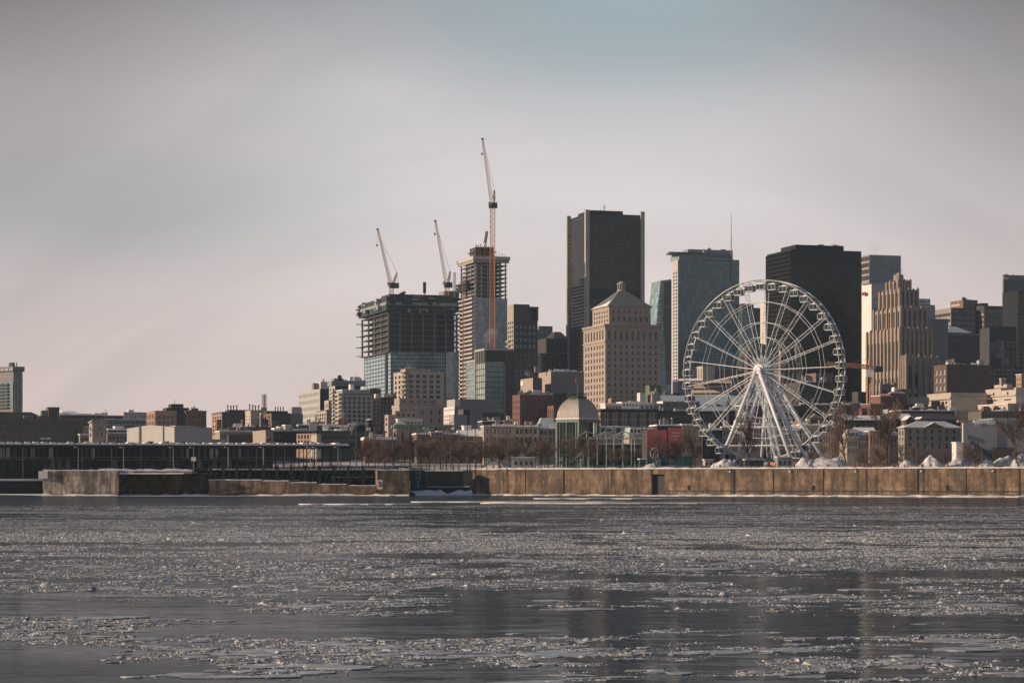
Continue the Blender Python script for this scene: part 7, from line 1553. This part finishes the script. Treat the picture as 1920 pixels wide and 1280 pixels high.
for lb, px, Y, j, t, w, rz in (('person in dark coat walking past the small snow mound', 1696, 690, (.02, .02, .022), (.02, .02, .025), .3, 1.4), ('person in black standing before the ochre fence', 1633, 694, (.015, .015, .018), (.02, .02, .02), .08, .3), ('person in red jacket under the wheel', 1440, 700, (.30, .03, .03), (.03, .03, .04), .1, .2), ('person in dark jacket beside the red jacket', 1445.5, 700, (.03, .03, .035), (.02, .02, .03), .1, -.3), ('person in black near the dark kiosk under the wheel', 1416.5, 702, (.02, .02, .022), (.02, .02, .02), .15, 1.2),
        ('left one of the couple in black by the right wheel legs', 1490.5, 694, (.018, .018, .02), (.02, .02, .02), .2, 1.5), ('right one of the couple in black by the right wheel legs', 1494, 694, (.02, .02, .025), (.02, .02, .02), .2, 1.5), ('person in red standing by the kiosk left of the dome', 939, 738, (.35, .03, .04), (.05, .03, .03), .1, 0)):
    person(lb, px, Y, j, t, w, 1.76, rz)
rr = random.Random(2)
for i, (px, lb) in enumerate(((1610, 'orange traffic barrel at the left end of the ochre fence'), (1674, 'orange traffic barrel in the middle of the yard'), (1684, 'second orange traffic barrel in the yard'), (1707, 'orange traffic barrel near the walking person'))):
    o = empty('traffic_barrel', (U(px) * 706, 706, ZQ)); tag(o, lb, 'barrel', 'traffic barrels'); mb = MB(); mb.tube((0, 0, 0), (0, 0, 1.25), .55, .42, 10, 0, True); mb.build('drum', plain('barrel orange', (.60, .13, .05), .6), o); mb = MB()
    for z in (.35, .8): mb.tube((0, 0, z), (0, 0, z + .18), .53 - z * .09, .52 - z * .1, 10)
    mb.build('band', white_p, o)
# --- bare trees
bark = wall_mat('bark', (.055, .038, .032), var=.3); twig = plain('red brown twigs', (.135, .088, .075), .9)
def tree_meshes(seed, h, spread, upright, dens):
    rr = random.Random(seed); tr = MB(); cr = MB()
    def grow(p, d, ln, r, depth, mb):
        q = p; n = 3
        for i in range(n):
            d = (d + Vector((rr.uniform(-.14, .14), rr.uniform(-.14, .14), rr.uniform(-.02, .12) + upright * .06))).normalized()
            e = q + d * (ln / n); mb.tube(q, e, r * (1 - .22 * i), r * (1 - .22 * (i + 1)), 5 if depth == 0 else (4 if depth == 1 else 3)); q = e
            if depth < 4:
                kk = {0: 0 if i == 0 else 4, 1: 3, 2: dens, 3: 2}[depth]
                for _ in range(kk):
                    az = rr.uniform(0, 6.283); tilt = rr.uniform(.45, 1.0) * (1 - upright * .55); sd = d.orthogonal().normalized(); sd = Matrix.Rotation(az, 3, d) @ sd
                    nd = (d * math.cos(tilt) + sd * math.sin(tilt) * spread).normalized(); grow(q - d * rr.uniform(0, ln / n * .8), nd, ln * rr.uniform(.42, .66), max(r * .52, .0115), depth + 1, tr if depth == 0 else cr)
    grow(Vector((0, 0, 0)), Vector((0, 0, 1)), h * .62, h * .018, 0, tr)
    return tr.mesh('trunk', bark), cr.mesh('branches', twig), h
kinds = [tree_meshes(11 + i, 10.5, 1.2, .25, 2) for i in range(4)] + [tree_meshes(31 + i, 17, .85, .6, 2) for i in range(2)]
def tree(label, px, ytop, Y, kind, seed, group):
    t, c, h0 = kinds[kind]; h = ZAT(ytop, Y) - ZQ; sc = h / (h0 * 1.0); o = empty('bare_tree', (U(px) * Y, Y, ZQ), seed * 1.7); o.scale = (sc * 1.05, sc * 1.05, sc); inst('trunk', t, o); inst('branches', c, o); tag(o, label, 'tree', group)
rt = random.Random(77)
la = [678, 690, 708, 722, 741, 757, 770, 788, 806, 826, 838, 848, 862, 880, 893, 905, 921, 934, 942, 957, 968, 985, 1002, 1016, 1030, 1066, 1086, 1105, 1118, 1153, 1170, 1197]
for i, px in enumerate(la):
    big = px in (1066, 1105, 934, 942, 838)
    tree(f'leafless brown tree in the promenade row, {ORD[i]} from the left', px + rt.uniform(-2, 2), (820 if not big else 812) + rt.uniform(-5, 7) if px < 1140 else 842 + rt.uniform(-4, 4), 758 + rt.uniform(-6, 22), i % 4, i, 'bare trees along the quay promenade')
for i, (px, yt, k_, lb, Y) in enumerate(((1235, 808, 0, 'leafless tree in front of the red banner', 722), (1268, 822, 1, 'leafless tree in front of the second banner', 724), (1302, 812, 2, 'leafless tree right of the teal container', 722), (1404, 790, 4, 'tall upright leafless poplar between the wheel legs', 716), (1588, 768, 4, 'tall upright leafless poplar at the right rim of the wheel', 712), (1662, 756, 5, 'tallest upright leafless poplar in the yard', 712),
        (1816, 828, 3, 'small dark bare tree before the blank building', 698), (1829, 842, 1, 'tiny bare tree beside the gooseneck lamp', 700), (1904, 745, 0, 'large spreading bare tree at the right edge', 706), (1908, 846, 2, 'low bare shrubby tree at the right quay edge', 690))):
    tree(lb, px, yt, Y, k_, i + 3, 'bare trees in the yard')
lb2 = [1340, 1356, 1372, 1420, 1435, 1450, 1466, 1480, 1510, 1525, 1540, 1556, 1572, 1606, 1620, 1636, 1648, 1676, 1690, 1704, 1718, 1732, 1746, 1760, 1774, 1788]
lb2 = lb2[::2]
for i, px in enumerate(lb2): tree(f'leafless brown tree in the far row behind wheel and yard, {ORD[i]} from the left', px + rt.uniform(-3, 3), 832 + rt.uniform(-8, 8), 800 + rt.uniform(0, 22), i % 4, i + 50, 'bare trees along the street behind the yard')
# --- steam
def steam(label, pts, dens=.08):
    """pts: (px, py, Y, radius m); a soft drifting plume"""
    V = [(P(x, y, Y), r_) for x, y, Y, r_ in pts]; mb = MB(); n = 10; rings = []
    for i, (p, r_) in enumerate(V):
        d = (V[min(i + 1, len(V) - 1)][0] - V[max(i - 1, 0)][0]).normalized(); a = Vector((0, 1, 0)); b_ = d.cross(a).normalized()
        rings.append([p - V[0][0] + (a * math.cos(2 * math.pi * j / n) + b_ * math.sin(2 * math.pi * j / n)) * r_ for j in range(n)])
    base = len(mb.v); mb.v = [tuple(v) for r_ in rings for v in r_]
    for i in range(len(rings) - 1):
        for j in range(n): k_ = (j + 1) % n; mb.f.append((i * n + j, i * n + k_, (i + 1) * n + k_, (i + 1) * n + j)); mb.m.append(0)
    mb.f.append(tuple(range(n - 1, -1, -1))); mb.m.append(0); mb.f.append(tuple((len(rings) - 1) * n + j for j in range(n))); mb.m.append(0)
    m, k = new_mat('steam'); m.node_tree.nodes.clear(); oc = k.n('ShaderNodeTexCoord').outputs['Object']; nz = k.n('ShaderNodeTexNoise', {'Vector': oc, 'Scale': .28, 'Detail': 4.0, 'Roughness': .6, 'Distortion': .8}).outputs[0]
    v = k.n('ShaderNodeVolumePrincipled', {'Color': (.9, .9, .92, 1), 'Density': k.math('MULTIPLY', mapr(k, nz, .40, .70, 0.0, 1.0), dens * 4), 'Anisotropy': .2}); k.n('ShaderNodeOutputMaterial', {1: v.outputs[0]})
    o = mb.build('steam_plume', m, None, True, V[0][0]); o['kind'] = 'stuff'; tag(o, label, 'steam')
steam('short white steam plume rising from a low roof stack', ((658, 817, 915, .5), (658, 808, 915, 1.0), (661, 800, 915, 1.7), (666, 795, 915, 1.9), (668, 789, 915, .8)), .1)
steam('drifting steam before the stone condominium', ((651, 778, 1100, 1.0), (643, 774, 1100, 2.2), (634, 770, 1100, 2.6), (628, 762, 1100, 1.6)), .05)
steam('steam plume against the blue glass of the slim tower', ((909, 652, 1290, 1.2), (911, 642, 1290, 2.6), (914, 633, 1290, 3.0), (924, 626, 1290, 4.0), (926, 616, 1290, 2.2)), .045)
steam('steam plume drifting up across the dark right offices', ((1898, 698, 1240, 2.0), (1890, 686, 1240, 3.0), (1880, 672, 1240, 2.6), (1872, 660, 1240, 4.5), (1870, 646, 1240, 4.5), (1878, 638, 1240, 2.0)), .04)
steam('wisp of steam beside the beige annex', ((998, 704, 1060, .6), (992, 701, 1060, 1.3), (988, 697, 1060, 1.5), (986, 694, 1060, .6)), .1)
steam('faint steam over the white bank tower', ((1640, 476, 1690, 2), (1638, 470, 1690, 4), (1641, 463, 1690, 4), (1644, 459, 1690, 2)), .02)
steam('faint steam above the residential tower', ((984, 569, 1400, 1), (983, 560, 1400, 2.5), (986, 552, 1400, 3), (989, 549, 1400, 1)), .02)
# --- winter haze over the town
mb = MB(); mb.box(-4000, 4000, -60, 5000, -1.5, 260)
m, k = new_mat('haze'); v = k.n('ShaderNodeVolumePrincipled', {'Color': (.58, .80, 1.0, 1), 'Density': 0.000055, 'Anisotropy': .0}); k.n('ShaderNodeOutputMaterial', {1: v.outputs[0]})
hz = mb.build('haze', m); hz['kind'] = 'stuff'
print('OBJECTS IN SCENE', len(bpy.data.objects), 'TRIS', sum(len(m.polygons) for m in bpy.data.meshes))
